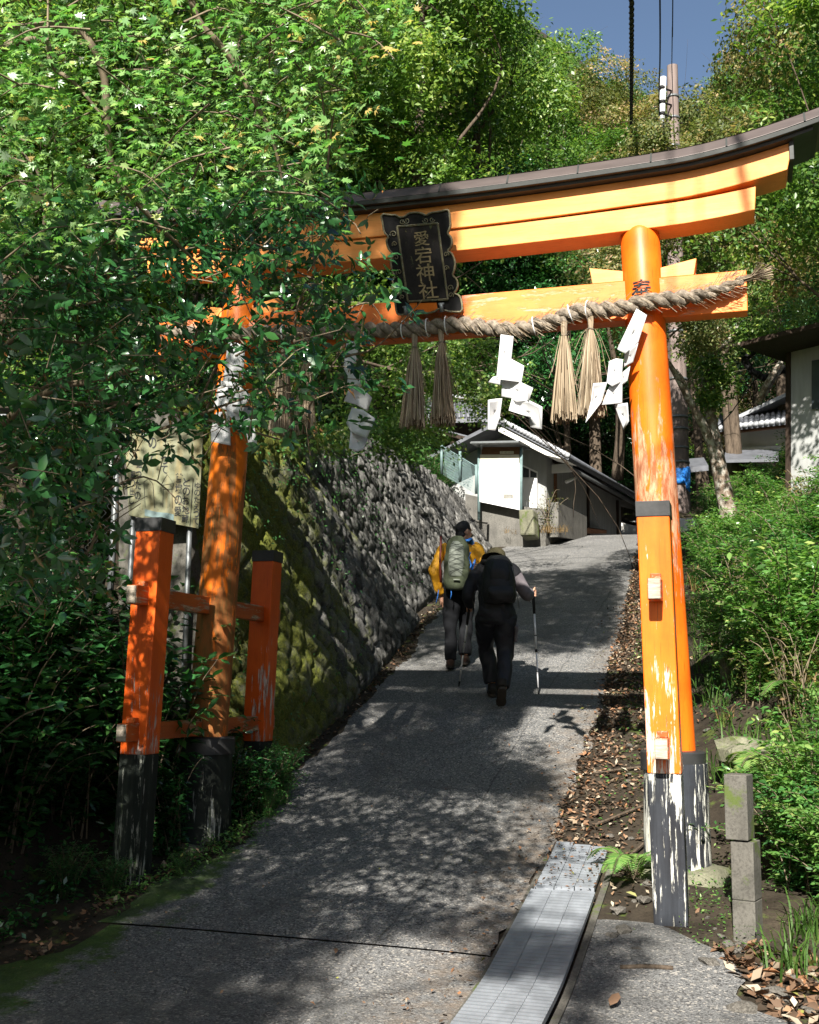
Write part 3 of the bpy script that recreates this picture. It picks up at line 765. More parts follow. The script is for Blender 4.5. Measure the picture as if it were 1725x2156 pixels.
rope = empty('straw_rope', tuple(rc[len(rc)//2]), 'thick twisted rice straw rope hung across the tie beam of the gate', 'rope')
seg = np.r_[0, np.cumsum(np.linalg.norm(np.diff(rc, axis=0), axis=1))]
rs = np.random.default_rng(5)
for k in range(2):
    P = []; rad = []
    for i in range(len(rc)):
        t = rc[min(i+1, len(rc)-1)]-rc[max(i-1, 0)]; t /= np.linalg.norm(t)
        a = np.cross(t, (0, 1, 0)); a /= np.linalg.norm(a); b = np.cross(t, a)
        th = seg[i]/.205*2*math.pi+k*math.pi
        taper = 1-.45*max(0, (abs(seg[i]-seg[-1]/2)/(seg[-1]/2)-.8)/.2)
        P.append(rc[i]+(a*math.cos(th)+b*math.sin(th))*.027*taper); rad.append((.034+.003*math.sin(i*1.7))*taper)
    mb = MB().tube(P, rad, 12)
    mb.build('strand', M['rope'], rope, True)
def straws(list_of_paths, r=.0022):
    V = []; F = []; T = []
    for P, rr, tint in list_of_paths:
        P = np.array(P); n = len(V); m = len(P)
        d = P[-1]-P[0]; d /= np.linalg.norm(d)+1e-9
        a = np.cross(d, (0.3, .9, .1)); a /= np.linalg.norm(a)+1e-9; b = np.cross(d, a)
        for p in P:
            for q in range(3):
                th = q*2.0944; V.append(p+rr*(a*math.cos(th)+b*math.sin(th)))
        for i in range(m-1):
            for q in range(3):
                q2 = (q+1) % 3; F.append((n+i*3+q, n+i*3+q2, n+(i+1)*3+q2, n+(i+1)*3+q)); T.append(tint)
    return np.array(V), np.array(F), np.array(T)
L = []
for i in range(800):          # frayed fibres along the rope
    j = rs.integers(2, len(rc)-3); t = rc[j+1]-rc[j-1]; t /= np.linalg.norm(t)
    n_ = rs.normal(size=3); n_ -= t*(n_@t); n_ /= np.linalg.norm(n_)
    p = rc[j]+n_*rs.uniform(.05, .061); th = rs.uniform(.3, 1)
    side = np.cross(t, n_); d = t*.8+side*.75
    l = rs.uniform(.03, .10); lift = rs.uniform(.0, .45)**2*1.6
    L.append(([p, p+d*l*.5+n_*l*lift*.3, p+d*l+n_*l*lift], rs.uniform(.0010, .0019), rs.uniform(.2, .95)))
V, F, T = straws(L)
link('loose_fibres', raw_mesh('loose_fibres', V, F, mat=M['straw'], tint=T), rope)
for sgn, e in ((1, rc[-1]), (-1, rc[0])):
    L = []
    for i in range(90):
        y, z = rs.normal(0, .016, 2); s2 = rs.uniform(.11, .2)
        f_ = rs.normal(0, .028, 2)
        L.append(([e+np.array([-.04*sgn, y*.8, z*.8]), e+np.array([.06*sgn, y*.5, .018+z*.5]), e+np.array([sgn*s2, y+f_[0], .045+z+f_[1]])], .0022, rs.uniform(.1, .9)))
    V, F, T = straws(L); link('frayed_end', raw_mesh('frayed_end', V, F, mat=M['straw'], tint=T), rope)
for x in (.02, .17, 1.055, 1.18, -.16, .80, -1.1):
    i = int(np.argmin(abs(rc[:, 0]-x))); c = rc[i]; t = rc[i+1]-rc[i-1]; t /= np.linalg.norm(t); a = np.cross(t, (0, 1, 0)); a /= np.linalg.norm(a); b = np.cross(t, a)
    MB().tube([c+(a*math.cos(k*.3927)+b*math.sin(k*.3927))*.066 for k in range(17)], .0045, 6).build('cable_tie', M['tie'], rope, True)

# straw tassels
def tassel(seed):
    r2 = np.random.default_rng(seed); L = []
    for i in range(230):
        a = r2.uniform(0, 2*math.pi); q = math.sqrt(r2.uniform(0, 1))
        c, s_ = math.cos(a)*q, math.sin(a)*q
        l = r2.uniform(.66, .73); w_ = r2.normal(0, .004, 2)
        fl = .098
        L.append(([(c*.022, s_*.022, 0), (c*.016, s_*.016, -.10), (c*.047+w_[0], s_*.042, -.24), (c*.076+w_[1], s_*.066, -.46), (c*fl+w_[0]*2, s_*.085+w_[1]*2, -l)], r2.uniform(.0028, .0042), np.clip(r2.normal(.62, .2), 0, 1)))
    for i in range(9):
        a = r2.uniform(0, 2*math.pi); c, s_ = math.cos(a), math.sin(a); z = -r2.uniform(.12, .4)
        L.append(([(c*.03, s_*.03, -.1), (c*.07, s_*.06, z), (c*r2.uniform(.1, .14), s_*.1, z-r2.uniform(.1, .25))], .0022, .6))
    V, F, T = straws(L); me = raw_mesh('straw_bundle', V, F, mat=M['straw'], tint=T)
    b = MB().tube([(.0185*math.cos(k*.5236), .0185*math.sin(k*.5236), -.1+.003*math.sin(k)) for k in range(13)], .006, 5)
    b.lathe((0, 0, 0), [(.017, -.13), (.0185, -.08), (.021, -.02), (.026, .035)], 10)
    return me, b
tm = [tassel(11), tassel(12)]
TP = [(-.068, 3.59, 'brown shaded straw tassel under the left edge of the name plaque', .95, .01), (.128, 3.615, 'pale straw tassel below the right corner of the name plaque', .98, -.02), (1.012, 3.60, 'pale straw tassel left in the pair beside the sunlit pillar', 1.0, .02), (1.196, 3.63, 'straw tassel right in the pair, nearest the sunlit pillar', 1.0, -.01), (-1.09, 3.60, 'dim straw tassel hidden in leaves, nearer the shaded left pillar', .98, 0), (-.91, 3.60, 'dim straw tassel hidden in leaves, right in its pair', .98, .02)]
for i, (x, z, lab, sc_, rot) in enumerate(TP):
    r = empty('straw_tassel', (x, -.16, z), lab, 'tassel', 'straw tassels hanging from the rope')
    me, b = tm[i % 2]
    o = link('straw_bundle', me); o.parent = r
    k = b.build('binding', M['rope'], None, True); k.parent = r
    r.rotation_euler = (rot, rot*1.4, i*1.1); r.scale = (sc_*1.0, sc_*1.0, sc_)

# paper streamers
def paper(name, lab, pieces, xf, y0, seed):
    r2 = np.random.default_rng(seed); V = []; F = []
    for poly, dy, tilt, bend in pieces:
        P = [xf(*p) for p in poly]; us = np.array([p[0] for p in P]); vs = np.array([p[1] for p in P])
        n0 = len(V); cu, cv = us.mean(), vs.mean()
        # subdivide the polygon as a fan with a curved surface
        m = len(P); rings = 4
        W = []
        for rI in range(rings+1):
            t = rI/rings
            for p in P:
                u, v = cu+(p[0]-cu)*t, cv+(p[1]-cv)*t
                yy_ = y0+dy+5*tilt[0]*(u-cu)/300+3*tilt[1]*(v-cv)/300-1.6*bend*((u-cu)**2+.3*(v-cv)**2)/2500+.006*math.sin(.09*u+.13*v+seed)
                W.append(tuple(on_y(u, v, yy_)))
        V += W
        for rI in range(rings):
            for k in range(m):
                k2 = (k+1) % m
                if rI == 0: F.append((n0+k, n0+m+k, n0+m+k2))
                else: F.append((n0+rI*m+k, n0+(rI+1)*m+k, n0+(rI+1)*m+k2, n0+rI*m+k2))
    o = MB().add(V, F).build(name, M['paper'], None, True)
    s_ = o.modifiers.new('thickness', 'SOLIDIFY'); s_.thickness = .0012
    return tag(o, lab, 'paper streamer', 'folded paper streamers hanging from the rope')
x2 = lambda u, v: (702.8+u*.3889, 598.9+v*.3889)
paper('paper_streamer', 'white zigzag paper streamer in front of the house, between the two tassel pairs', [
    ([(905,270),(974,280),(962,410),(880,512),(893,390)], 0, (.02, .03), .02),
    ([(935,430),(962,403),(1032,440),(1018,530),(885,512),(905,470)], -.012, (.06, .0), .05),
    ([(833,530),(862,500),(900,490),(930,520),(915,548)], .004, (-.1, .05), .0),
    ([(915,508),(1000,522),(1080,560),(1058,628),(985,622),(907,606)], .006, (-.08, .06), .06),
    ([(836,625),(880,618),(913,616),(900,720),(876,792),(834,785)], -.006, (.18, .05), .16),
    ([(965,615),(1058,626),(1130,662),(1128,784),(1066,772),(1072,722),(948,682)], -.004, (-.14, .05), .12)], x2, -.19, 1)
paper('paper_streamer', 'shaded white zigzag paper streamer left of the plaque, half behind leaves', [
    ([(70,305),(140,310),(135,390),(105,440),(52,470),(60,390)], 0, (.05, .05), .02),
    ([(60,440),(125,450),(152,470),(180,530),(100,560),(62,520)], -.01, (-.08, .05), .04),
    ([(85,560),(150,558),(208,612),(184,688),(120,650),(54,632)], .004, (.1, .1), .05),
    ([(98,664),(160,680),(226,726),(180,832),(95,800),(68,752)], -.008, (-.08, -.05), .04),
    ([(92,795),(140,808),(186,832),(165,890),(128,905),(82,886)], .004, (.1, -.1), .04)], x2, -.19, 2)
paper('paper_streamer', 'bright white paper streamer blown against the sunlit pillar', [
    ([(1640,130),(1697,165),(1650,312),(1580,375),(1535,350)], -.02, (.05, .03), .02),
    ([(1575,372),(1650,316),(1622,420),(1570,452)], -.0, (-.1, .1), .05),
    ([(1492,415),(1530,400),(1566,405),(1560,525),(1508,552),(1478,530)], -.015, (.12, .0), .1),
    ([(1562,478),(1606,442),(1592,520),(1546,562),(1540,520)], .0, (-.25, 0), .04),
    ([(1405,535),(1482,528),(1450,640),(1364,748),(1394,625)], -.02, (.14, .05), .12),
    ([(1490,555),(1562,525),(1564,642),(1452,652)], -.01, (.05, .02), .02),
    ([(1522,650),(1592,640),(1600,740),(1570,788),(1543,722)], .0, (-.2, .05), .08)], x2, -.23, 3)
idt = lambda u, v: (u, v)
paper('paper_streamer', 'white paper streamer behind leaves in front of the shaded left pillar', [
    ([(480,720),(516,724),(512,800),(468,812)], 0, (.05, .03), .02),
    ([(462,800),(500,806),(528,832),(508,872),(450,856)], -.01, (-.08, .03), .04),
    ([(470,850),(505,845),(534,868),(530,900),(500,906)], .004, (.08, .02), .05),
    ([(455,868),(484,866),(486,938),(444,930),(444,905)], -.006, (.1, .02), .04),
    ([(512,880),(532,880),(542,936),(524,938)], -.006, (-.1, .02), .04)], idt, -.22, 4)
# ------------------------------------------------------------------ notice sign behind the left post
SD = 8.75
s0 = at(340, 1000, SD); sn = np.array([.30, -.95, 0.]); sn /= np.linalg.norm(sn); srt = np.array([.95, .30, 0.]); srt /= np.linalg.norm(srt)
def SP(u, v, d=0.): return on_plane(u, v, s0, sn)+sn*d
sign = empty('notice_sign', tuple(SP(340, 1105)), 'weathered pale wooden notice sign with hand painted writing beside the left pillar', 'sign')
mb = MB().prism([SP(u, v) for u, v in ((262, 893), (428, 905), (418, 1113), (271, 1085))], -sn*.03)
mb.build('board', M['sign'], sign, bevel=.003)
# writing in columns, each column one part
for txt, u, v0, v1, w_, m_ in (('ゆのたえって', 417, 1015, 1105, 12, 'ink'), ('とのお地蔵', 394, 1006, 1102, 15, 'ink'), ('首塚の愛', 378, 995, 1088, 15, 'ink'), ('掘ったの', 292, 965, 1055, 12, 'ink'), ('掘り出し', 280, 990, 1062, 10, 'ink'), ('のて', 318, 915, 985, 17, 'ink'), ('つて', 345, 960, 998, 15, 'ink')):
    n = len(txt); st = (v1-v0)/n; mb = MB()
    for i, ch in enumerate(txt):
        V, F = glyphs(ch, 1.0, .0, .012)
        k = w_/max(V[:, 0].max()-V[:, 0].min(), .5)
        hh = st*.9/max(V[:, 1].max()-V[:, 1].min(), .5)
        cv = v0+st*(i+.5)
        mb.add([SP(u+p[0]*k-(cv-1000)*.045, cv-p[1]*min(hh, k*1.5)+p[0]*k*.08, .003) for p in V], F)
    mb.build('lettering', M[m_], sign)
mb = MB()
def stroke(P, r=.0022): mb.tube([SP(u, v, .002) for u, v in P], r, 4)
stroke([(306, 1068), (303, 1015), (312, 1008), (322, 1018), (326, 1070)])
stroke([(340, 1020), (352, 999), (366, 1018), (340, 1022), (345, 1030), (364, 1030), (366, 1018)]); stroke([(344, 1030), (343, 1068)]); stroke([(362, 1030), (363, 1070)])
stroke([(407, 1008), (400, 1108)], .003)
mb.build('drawing', M['ink'], sign)
MB().prism([SP(u, v, .002) for u, v in ((305, 1072), (330, 1078), (352, 1080), (366, 1083), (366, 1098), (305, 1086))], sn*.002).build('painted_grass', M['teal'], sign)
for u in (285, 405):
    a = SP(u, 1000, -.06); gz = float(zf(a[0], a[1]))
    MB().tube([(a[0], a[1], gz-.2), tuple(SP(u, 900, -.06))], .022, 8).build('post', M['galv'], sign, True)

# ------------------------------------------------------------------ chain link fence
fA = at(-60, 1000, 9.4); fB = at(246, 1000, 9.2)
fence = empty('chain_link_fence', (fA[0], fA[1], 2), 'grey chain link fence with pipe post standing in the dark leaves at left', 'fence')
d_ = np.array([fB[0]-fA[0], fB[1]-fA[1], 0]); Lf = np.linalg.norm(d_); d_ /= Lf; fA = fA-d_*1.2; Lf += 1.2
zb0, zt0 = float(at(240, 1215, 9.2)[2]), float(at(240, 865, 9.2)[2])
mb = MB(); st = .058
for i in range(int(Lf/st)):
    P = []
    for k in range(int((zt0-zb0)/st)+1):
        s_ = i*st+(st if k % 2 else 0)
        P.append(fA+d_*s_+np.array([0, 0, zb0-fA[2]+k*st])+np.array([d_[1], -d_[0], 0])*(.004 if (k % 2) else -.004))
    mb.tube(P, .0022, 3, cap=False)
mb.build('wire_mesh', M['galv'], fence)
for t in (0, .5, 1):
    p = fA+d_*Lf*t
    MB().tube([(p[0], p[1], float(zf(p[0], p[1]))-.3), (p[0], p[1], zt0+.15)], .027, 10).build('pipe_post', M['galv'], fence, True)
MB().tube([(*(fA[:2]), zt0), (*((fA+d_*Lf)[:2]), zt0)], .02, 8).build('top_rail', M['galv'], fence, True)

# ------------------------------------------------------------------ buildings beyond the crest
A = np.array([math.sin(R_(10)), math.cos(R_(10)), 0]); B = np.array([A[1], -A[0], 0])
Zv = np.array([0, 0, 1.])
hp = at(1097, 1000, 25)
def HP(u, v, off=0.): return on_plane(u, v, hp+A*off, A)
house = empty('white_house', tuple(HP(1100, 1085)), 'white plastered house with gable roof beyond the crest of the road', 'house')
MB().prism([HP(*p) for p in ((925, 1100), (1151, 1092), (1151, 952), (1055, 903), (925, 968))], A*6).build('wall', M['greyplaster'], house)
rf = [(1050, 884), (1199, 963), (1197, 969), (1050, 892), (900, 968), (898, 962)]
roof = MB().prism([HP(u, v, -.85) for u, v in rf], A*7.5).build('roof', M['tile'], house)
mb = MB()
a, b = HP(1050, 884, -.85), HP(1199, 963, -.85)
for i in range(22):
    p = a+(b-a)*(i+.5)/22+Zv*.03
    mb.tube([p, p+A*7.4], .05, 7)
mb.build('tile_rows', M['tile'], roof, True)
mb = MB()
for i in range(22):
    p = a+(b-a)*(i+.5)/22+Zv*.03
    mb.tube([p-A*.03, p+A*.06], .056, 8)
mb.build('tile_ends', M['tilecap'], roof, True)
MB().prism([HP(u, v, -.80) for u, v in ((1050, 893), (1192, 968), (1150, 958), (1050, 908))], A*.78).build('eave_soffit', M['plaster'], house)
wnd = MB()
fr = [(1098, 977), (1132, 993), (1132, 1008), (1098, 1008)]
wnd.prism([HP(u, v, -.04) for u, v in fr], A*.03)
wo = wnd.build('window', M['white'], house)
MB().prism([HP(u, v, -.05) for u, v in ((1100, 982), (1114, 988), (1114, 1005), (1100, 1005))], A*.005).build('pane', M['glass'], wo)
MB().prism([HP(u, v, -.05) for u, v in ((1117, 990), (1130, 996), (1130, 1005), (1117, 1005))], A*.005).build('pane', M['glass'], wo)
MB().prism([HP(u, v, -.10) for u, v in ((1098, 1008), (1131, 1007), (1131, 1070), (1098, 1066))], A*.03).build('cover_sheet', M['white'], house)
MB().prism([HP(u, v, -.9) for u, v in ((980, 1040), (1100, 1066), (1150, 1072), (1150, 1160), (980, 1160))], A*1.2).build('foundation', M['concrete'], house)
# rear house with tiled roof, up to the left
h2 = empty('tiled_house', tuple(at(980, 960, 29)), 'house behind with grey tiled roof showing left of the white house', 'house')
a0, a1 = at(880, 884, 28), at(1028, 880, 28); b0, b1 = at(880, 843, 29.6), at(1022, 841, 29.6)
mb = MB().hexa([a0-Zv*.1, a1-Zv*.1, b1-Zv*.1, b0-Zv*.1, a0, a1, b1, b0]); mb.build('roof', M['tile'], h2)
mb = MB()
for i in range(16):
    t = (i+.5)/16; mb.tube([a0+(a1-a0)*t+Zv*.03, b0+(b1-b0)*t+Zv*.03], .045, 6)
mb.build('tile_rows', M['tile'], h2, True)
MB().tube([b0+Zv*.05, b1+Zv*.05], .1, 8).build('ridge', M['tilecap'], h2, True)
q0, q1 = at(890, 890, 28.8), at(1015, 886, 28.8)
MB().hexa([q0-Zv*3, q1-Zv*3, q1-Zv*3+A*4, q0-Zv*3+A*4, q0, q1, q1+A*4, q0+A*4]).build('wall', M['darkwood'], h2)
MB().prism([at(1013, 892, 28.6), at(1026, 890, 28.6), at(1026, 915, 28.6), at(1013, 917, 28.6)], A*.1).build('white_panel', M['plaster'], h2)

# notice board
nb0 = at(1050, 1010, 24); NB = lambda u, v, d=0.: on_plane(u, v, nb0, A)-A*d
nb = empty('notice_board', tuple(NB(1050, 1090)), 'white covered notice board with small brown header in front of the white house', 'notice board')
MB().prism([NB(*p) for p in ((1009, 975), (1096, 975), (1096, 1074), (1009, 1056))], A*.05).build('panel', M['white'], nb)
MB().prism([NB(*p) for p in ((1011, 957), (1093, 957), (1093, 974.6), (1011, 974.6))], A*.05).build('upper_panel', M['buff'], nb)
hd = MB().prism([NB(*p) for p in ((1016, 941), (1095, 941), (1093, 956.6), (1014, 956.6))], A*.05).build('header', M['brownwood'], nb)
mb = MB(); rs = np.random.default_rng(2)
MB().prism([NB(u, v, .002) for u, v in ((1053, 950), (1082, 950), (1082, 955.5), (1053, 955.5))], -A*.002).build('nameplate', M['buff'], hd)
for i in range(9):
    u = 1055+i*2.9; v = 951
    for k in range(3):
        du, dv = rs.uniform(0, 1.2), rs.uniform(0, 3)
        mb.prism([NB(u+du, v+dv, .006), NB(u+du+1.0, v+dv, .006), NB(u+du+1.0, v+dv+.5, .006), NB(u+du, v+dv+.5, .006)], -A*.001)
mb.build('tiny_writing', M['ink'], hd)
MB().prism([NB(*p) for p in ((1003, 940), (1104, 938), (1106, 934), (1005, 936))], A*.5).hexa([NB(1003, 940, .35), NB(1104, 938, .35), NB(1104, 938, -.4), NB(1003, 940, -.4), NB(1005, 936, .35), NB(1106, 934, .35), NB(1106, 934, -.4), NB(1005, 936, -.4)]).build('little_roof', M['galv'], nb)
for u in (1008, 1097):
    MB().tube([NB(u, 1095, -.02), NB(u, 942, -.02)], .035, 8).build('post', M['teal'], nb, True)
def note(u0, v0, u1, v1, m_):
    MB().prism([NB(u0, v0, .003), NB(u1, v0, .003), NB(u1, v1, .003), NB(u0, v1, .003)], -A*.002).build('notice', M[m_], nb)
note(1059, 1038, 1084, 1064, 'buff'); note(1061, 1041, 1081, 1050, 'greynote')
mb = MB()
for i in range(46):
    u, v = rs.choice([1040, 1066, 1072]), rs.uniform(988, 1026); u = u+rs.uniform(-5, 9); du = rs.uniform(1, 5)
    mb.prism([NB(u, v, .003), NB(u+du, v, .003), NB(u+du, v+.8, .003), NB(u, v+.8, .003)], -A*.001)
mb.prism([NB(1012, 989, .003), NB(1035, 989.5, .003), NB(1035, 991.5, .003), NB(1012, 991, .003)], -A*.001)
mb.build('faint_writing', M['greynote'], nb)
# teal fence beside it
tf = empty('mesh_fence', tuple(at(975, 1010, 23)), 'teal mesh fence on top of the stone wall beside the notice board', 'fence')
for u, v in ((930, 998), (969, 1012), (1003, 1040)):
    MB().tube([at(u, v, 23), at(u, v-62, 23)], .03, 8).build('post', M['teal'], tf, True)
mb = MB(); a, b = at(930, 998, 23), at(1003, 1042, 23)
for i in range(34):
    t = i/34; p = a+(b-a)*t
    for s_ in (1, -1):
        q = p+(b-a)*(s_*.16)
        if 0 <= t+s_*.16 <= 1: mb.tube([p, q+Zv*.6], .004, 3, cap=False)
mb.tube([a+Zv*.6, b+Zv*.6], .015, 6)
mb.build('wire_mesh', M['teal'], tf)

# lean-to shed along the bending road
e0 = at(1184, 979, 25); e1 = e0+A*8
shed = empty('open_shed', tuple(e0-Zv*2), 'dark open lean-to shed with sloping roof on brown posts past the crest', 'shed')
up = -B*4+Zv*1.3
MB().hexa([e0, e0+up, e1+up, e1, e0+Zv*.09, e0+up+Zv*.09, e1+up+Zv*.09, e1+Zv*.09]).build('roof', M['darkwood'], shed)
MB().hexa([e0+Zv*.093, e0+up+Zv*.093, e1+up+Zv*.093, e1+Zv*.093, e0+Zv*.13, e0+up+Zv*.13, e1+up+Zv*.13, e1+Zv*.13]).build('roof_sheet', M['tile'], shed)
MB().tube([e0+B*.05+Zv*.02, e1+B*.05+Zv*.02], .06, 8).build('gutter', M['galv'], shed, True)
MB().box(e0-A*.02-Zv*.08-B*.0, (.5, .04, .2), rz=-R_(10)).build('end_cover', M['white'], shed)
gfl = float(g(18.5))-.05
for k, (t, c_) in enumerate(((.15, 'brownwood'), (2.6, 'darkwood'), (5.2, 'darkwood'), (7.6, 'darkwood'))):
    p = e0+A*t-B*.25
    MB().box((p[0], p[1], (gfl+e0[2])/2), (.11, .11, e0[2]-gfl), rz=-R_(10)).build('post', M[c_], shed)
    q = p-B*1.6; MB().tube([p+Zv*(e0[2]-.35-p[2]), q+Zv*(e0[2]-p[2]+.1)], .045, 6).build('tie_rail', M['darkwood'], shed)
MB().tube([at(1192, 1015, 25), at(1212, 1006, 25.2)], .04, 8).build('downpipe', M['insul'], shed, True)
bw = e0-B*2.6
def wallq(t0, t1, m_, nm, z1=e0[2]+.75, off=0.0, z0=None):
    a, b = bw+A*t0+B*off, bw+A*t1+B*off; z0 = gfl if z0 is None else z0
    MB().hexa([(a[0], a[1], z0), (b[0], b[1], z0), (*(b-B*.1)[:2], z0), (*(a-B*.1)[:2], z0), (a[0], a[1], z1), (b[0], b[1], z1), (*(b-B*.1)[:2], z1), (*(a-B*.1)[:2], z1)]).build(nm, M[m_], shed)
wallq(-.2, 3.3, 'darkwood', 'plank_wall'); wallq(3.4, 9, 'plaster', 'plaster_wall')
wallq(4.9, 5.05, 'darkwood', 'wall_post', off=.04); wallq(6.6, 6.75, 'darkwood', 'wall_post', off=.04)
a = bw+A*9; MB().hexa([(*(a)[:2], gfl), (*(a+B*4)[:2], gfl), (*(a+B*4+A*.1)[:2], gfl), (*(a+A*.1)[:2], gfl), (*(a)[:2], e0[2]), (*(a+B*4)[:2], e0[2]), (*(a+B*4+A*.1)[:2], e0[2]), (*(a+A*.1)[:2], e0[2])]).build('far_wall', M['plaster'], shed)
MB().hexa([at(1236, 1112, 26), at(1276, 1117, 27), at(1276, 1123, 27), at(1236, 1124, 26), at(1240, 1110, 27), at(1278, 1116, 28), at(1278, 1123, 28), at(1240, 1124, 27)]).build('plank_stack', M['brownwood'], shed)
cw = at(1236, 1120, 25.3); CWp = lambda u, v: on_plane(u, v, cw, B)
tag(MB().prism([CWp(*p) for p in ((1176, 1057), (1236, 1088), (1236, 1140), (1176, 1130))], -B*.2).build('concrete_wall', M['concrete'], None), 'low grey concrete wall with sloping top in front of the open shed', 'wall')
p = at(1116, 1100, 23.4)
bs_ = MB().box((p[0], p[1], p[2]-.05), (.34, .3, .56), rz=-.25); bs_.v = [(v[0]+.03*math.sin(v[2]*9), v[1], v[2]+.05*math.sin(v[0]*40)) for v in bs_.v]
tag(bs_.build('stone_marker', M['stone_base'], None, bevel=.04), 'upright pale stone at the end of the stone wall under the white house', 'stone')

# right hand tiled house
RD = 24
rh = empty('tiled_house', tuple(at(1600, 960, RD)), 'white walled house with grey tiled gable roof among trees at right', 'house')
ax = at(1640, 900, RD)-at(1540, 900, RD+.9); ax[2] = 0; ax /= np.linalg.norm(ax); bk = np.array([-ax[1], ax[0], 0])
rp = at(1600, 920, RD); RP_ = lambda u, v, off=0.: on_plane(u, v, rp+bk*off, bk)
MB().prism([RP_(*p) for p in ((1543, 902), (1740, 870), (1740, 960), (1543, 960))], bk*5).build('wall', M['plaster'], rh)
MB().prism([RP_(u, v, -.04) for u, v in ((1534, 905), (1545, 903), (1545, 948), (1534, 948))], bk*.1).build('corner_post', M['brownwood'], rh)
MB().prism([RP_(u, v, -.12) for u, v in ((1544, 943), (1700, 936), (1700, 946), (1544, 953))], bk*.12).build('ledge', M['plaster'], rh)
MB().prism([RP_(u, v, -.62) for u, v in ((1516, 907), (1745, 881), (1745, 889), (1516, 914))], bk*.1).build('eave_board', M['brownwood'], rh)
l0, l1 = RP_(1513, 905, -.7), RP_(1745, 879, -.7); t0, t1 = RP_(1516, 880, .5), RP_(1745, 860, .5)
er = MB().hexa([l0-Zv*.05, l1-Zv*.05, t1-Zv*.05, t0-Zv*.05, l0, l1, t1, t0]).build('lower_roof', M['tile'], rh)
mb = MB(); mc = MB()
for i in range(20):
    t = (i+.3)/20; p, q = l0+(l1-l0)*t+Zv*.03, t0+(t1-t0)*t+Zv*.03
    mb.tube([p, q], .06, 7); mc.tube([p-(q-p)*.02, p+(q-p)*.05], .07, 8)
mb.build('tile_rows', M['tile'], er, True); mc.build('tile_ends', M['tilecap'], er, True)
gp = [(1556, 886), (1664, 836), (1740, 801), (1740, 866), (1556, 890)]
MB().prism([RP_(u, v, .62) for u, v in gp], bk*4).build('gable_wall', M['plaster'], rh)
MB().prism([RP_(u, v, .0) for u, v in ((1556, 881), (1744, 793), (1744, 785), (1552, 875))], bk*5).build('gable_roof', M['tilecap'], rh)
MB().prism([RP_(u, v, .30) for u, v in ((1562, 886), (1744, 801), (1744, 793.5), (1558, 881.5))], bk*.2).build('barge_board', M['brownwood'], rh)
x0, x1 = at(1525, 968, 22.6), at(1640, 966, 22.6); y0, y1 = at(1528, 948, 23.6), at(1640, 946, 23.6)
MB().hexa([x0-Zv*.06, x1-Zv*.06, y1-Zv*.06, y0-Zv*.06, x0, x1, y1, y0]).build('porch_roof', M['tile'], rh)
x0, x1 = at(1440, 985, 21), at(1492, 980, 21); y0, y1 = at(1448, 966, 22.4), at(1482, 963, 22.4)
k_ = MB().hexa([x0-Zv*.1, x1-Zv*.1, y1-Zv*.1, y0-Zv*.1, x0, x1, y1, y0]).build('small_shed_roof', M['tile'], None)
tag(k_, 'small grey roof showing between the orange pillar and the lichen covered tree', 'roof')

# grey building at the right edge
gd = at(1700, 850, 15.5); gn = np.array([-.55, -.83, 0]); gn /= np.linalg.norm(gn)
GP = lambda u, v, d=0.: on_plane(u, v, gd, gn)+gn*d
gb = empty('grey_building', tuple(GP(1700, 1000)), 'tall pale grey walled building with dark wooden eave at the right edge', 'building')
sd = np.cross(gn, Zv)
MB().prism([GP(*p) for p in ((1662, 742), (1830, 700), (1830, 1080), (1662, 1060))], -gn*3).build('wall', M['greyplaster'], gb)
MB().prism([GP(u, v, .02) for u, v in ((1656, 744), (1666, 742), (1666, 1060), (1656, 1060))], -gn*.2).build('corner_post', M['darkwood'], gb)
MB().prism([GP(u, v, .75) for u, v in ((1622, 742), (1840, 690), (1840, 700), (1622, 752))], -gn*4.2).build('eave', M['darkwood'], gb)
MB().prism([GP(u, v, .03) for u, v in ((1712, 760), (1760, 752), (1760, 860), (1712, 862))], -gn*.03).build('window', M['glass'], gb)

# ------------------------------------------------------------------ utility pole and cables
pb_, pt_ = at(1431, 1080, 20), at(1416, 138, 20)
pole = empty('utility_pole', tuple(pb_), 'tall brown concrete utility pole behind the right pillar with white covered gear', 'utility pole')
pts = [pb_+(pt_-pb_)*t for t in np.linspace(0, 1, 9)]
MB().tube(pts, [.20-.105*t for t in np.linspace(0, 1, 9)], 16).build('shaft', M['pole'], pole, True, auto=40)
for v in (205, 250, 310, 700, 800, 880, 905, 945, 975):
    t = (1080-v)/942; p = pb_+(pt_-pb_)*t; r = .205-.105*t
    MB().lathe(p, [(r, -.02), (r+.006, -.02), (r+.006, .02), (r, .02)], 14).build('steel_band', M['galv'], pole, True)
MB().tube([at(1394, 268, 19.8), at(1395, 232, 19.8), at(1397, 162, 19.8)], .052, 10).build('cable_sleeve', M['insul'], pole, True)
mb = MB()
for v in (185, 215, 240): MB().tube([at(1396, v, 19.75), at(1414, v+6, 19.9)], .018, 6).lathe(at(1395, v, 19.8), [(.058, -.03), (.06, .03)], 10).build('clamp', M['cable'], pole, True)
mb = MB()
mb = MB(); t = (1080-1003)/942; p = pb_+(pt_-pb_)*t
mb.lathe(p, [(.203, -.16), (.21, -.1), (.207, .0), (.212, .1), (.203, .17)], 16).hexa([p+np.array([.13, -.17, -.25]), p+np.array([.2, -.15, -.33]), p+np.array([.2, -.1, -.33]), p+np.array([.13, -.12, -.25]), p+np.array([.11, -.19, .12]), p+np.array([.2, -.17, .12]), p+np.array([.2, -.12, .12]), p+np.array([.11, -.14, .12])])
mb.build('blue_wrap', M['blue'], pole, True)
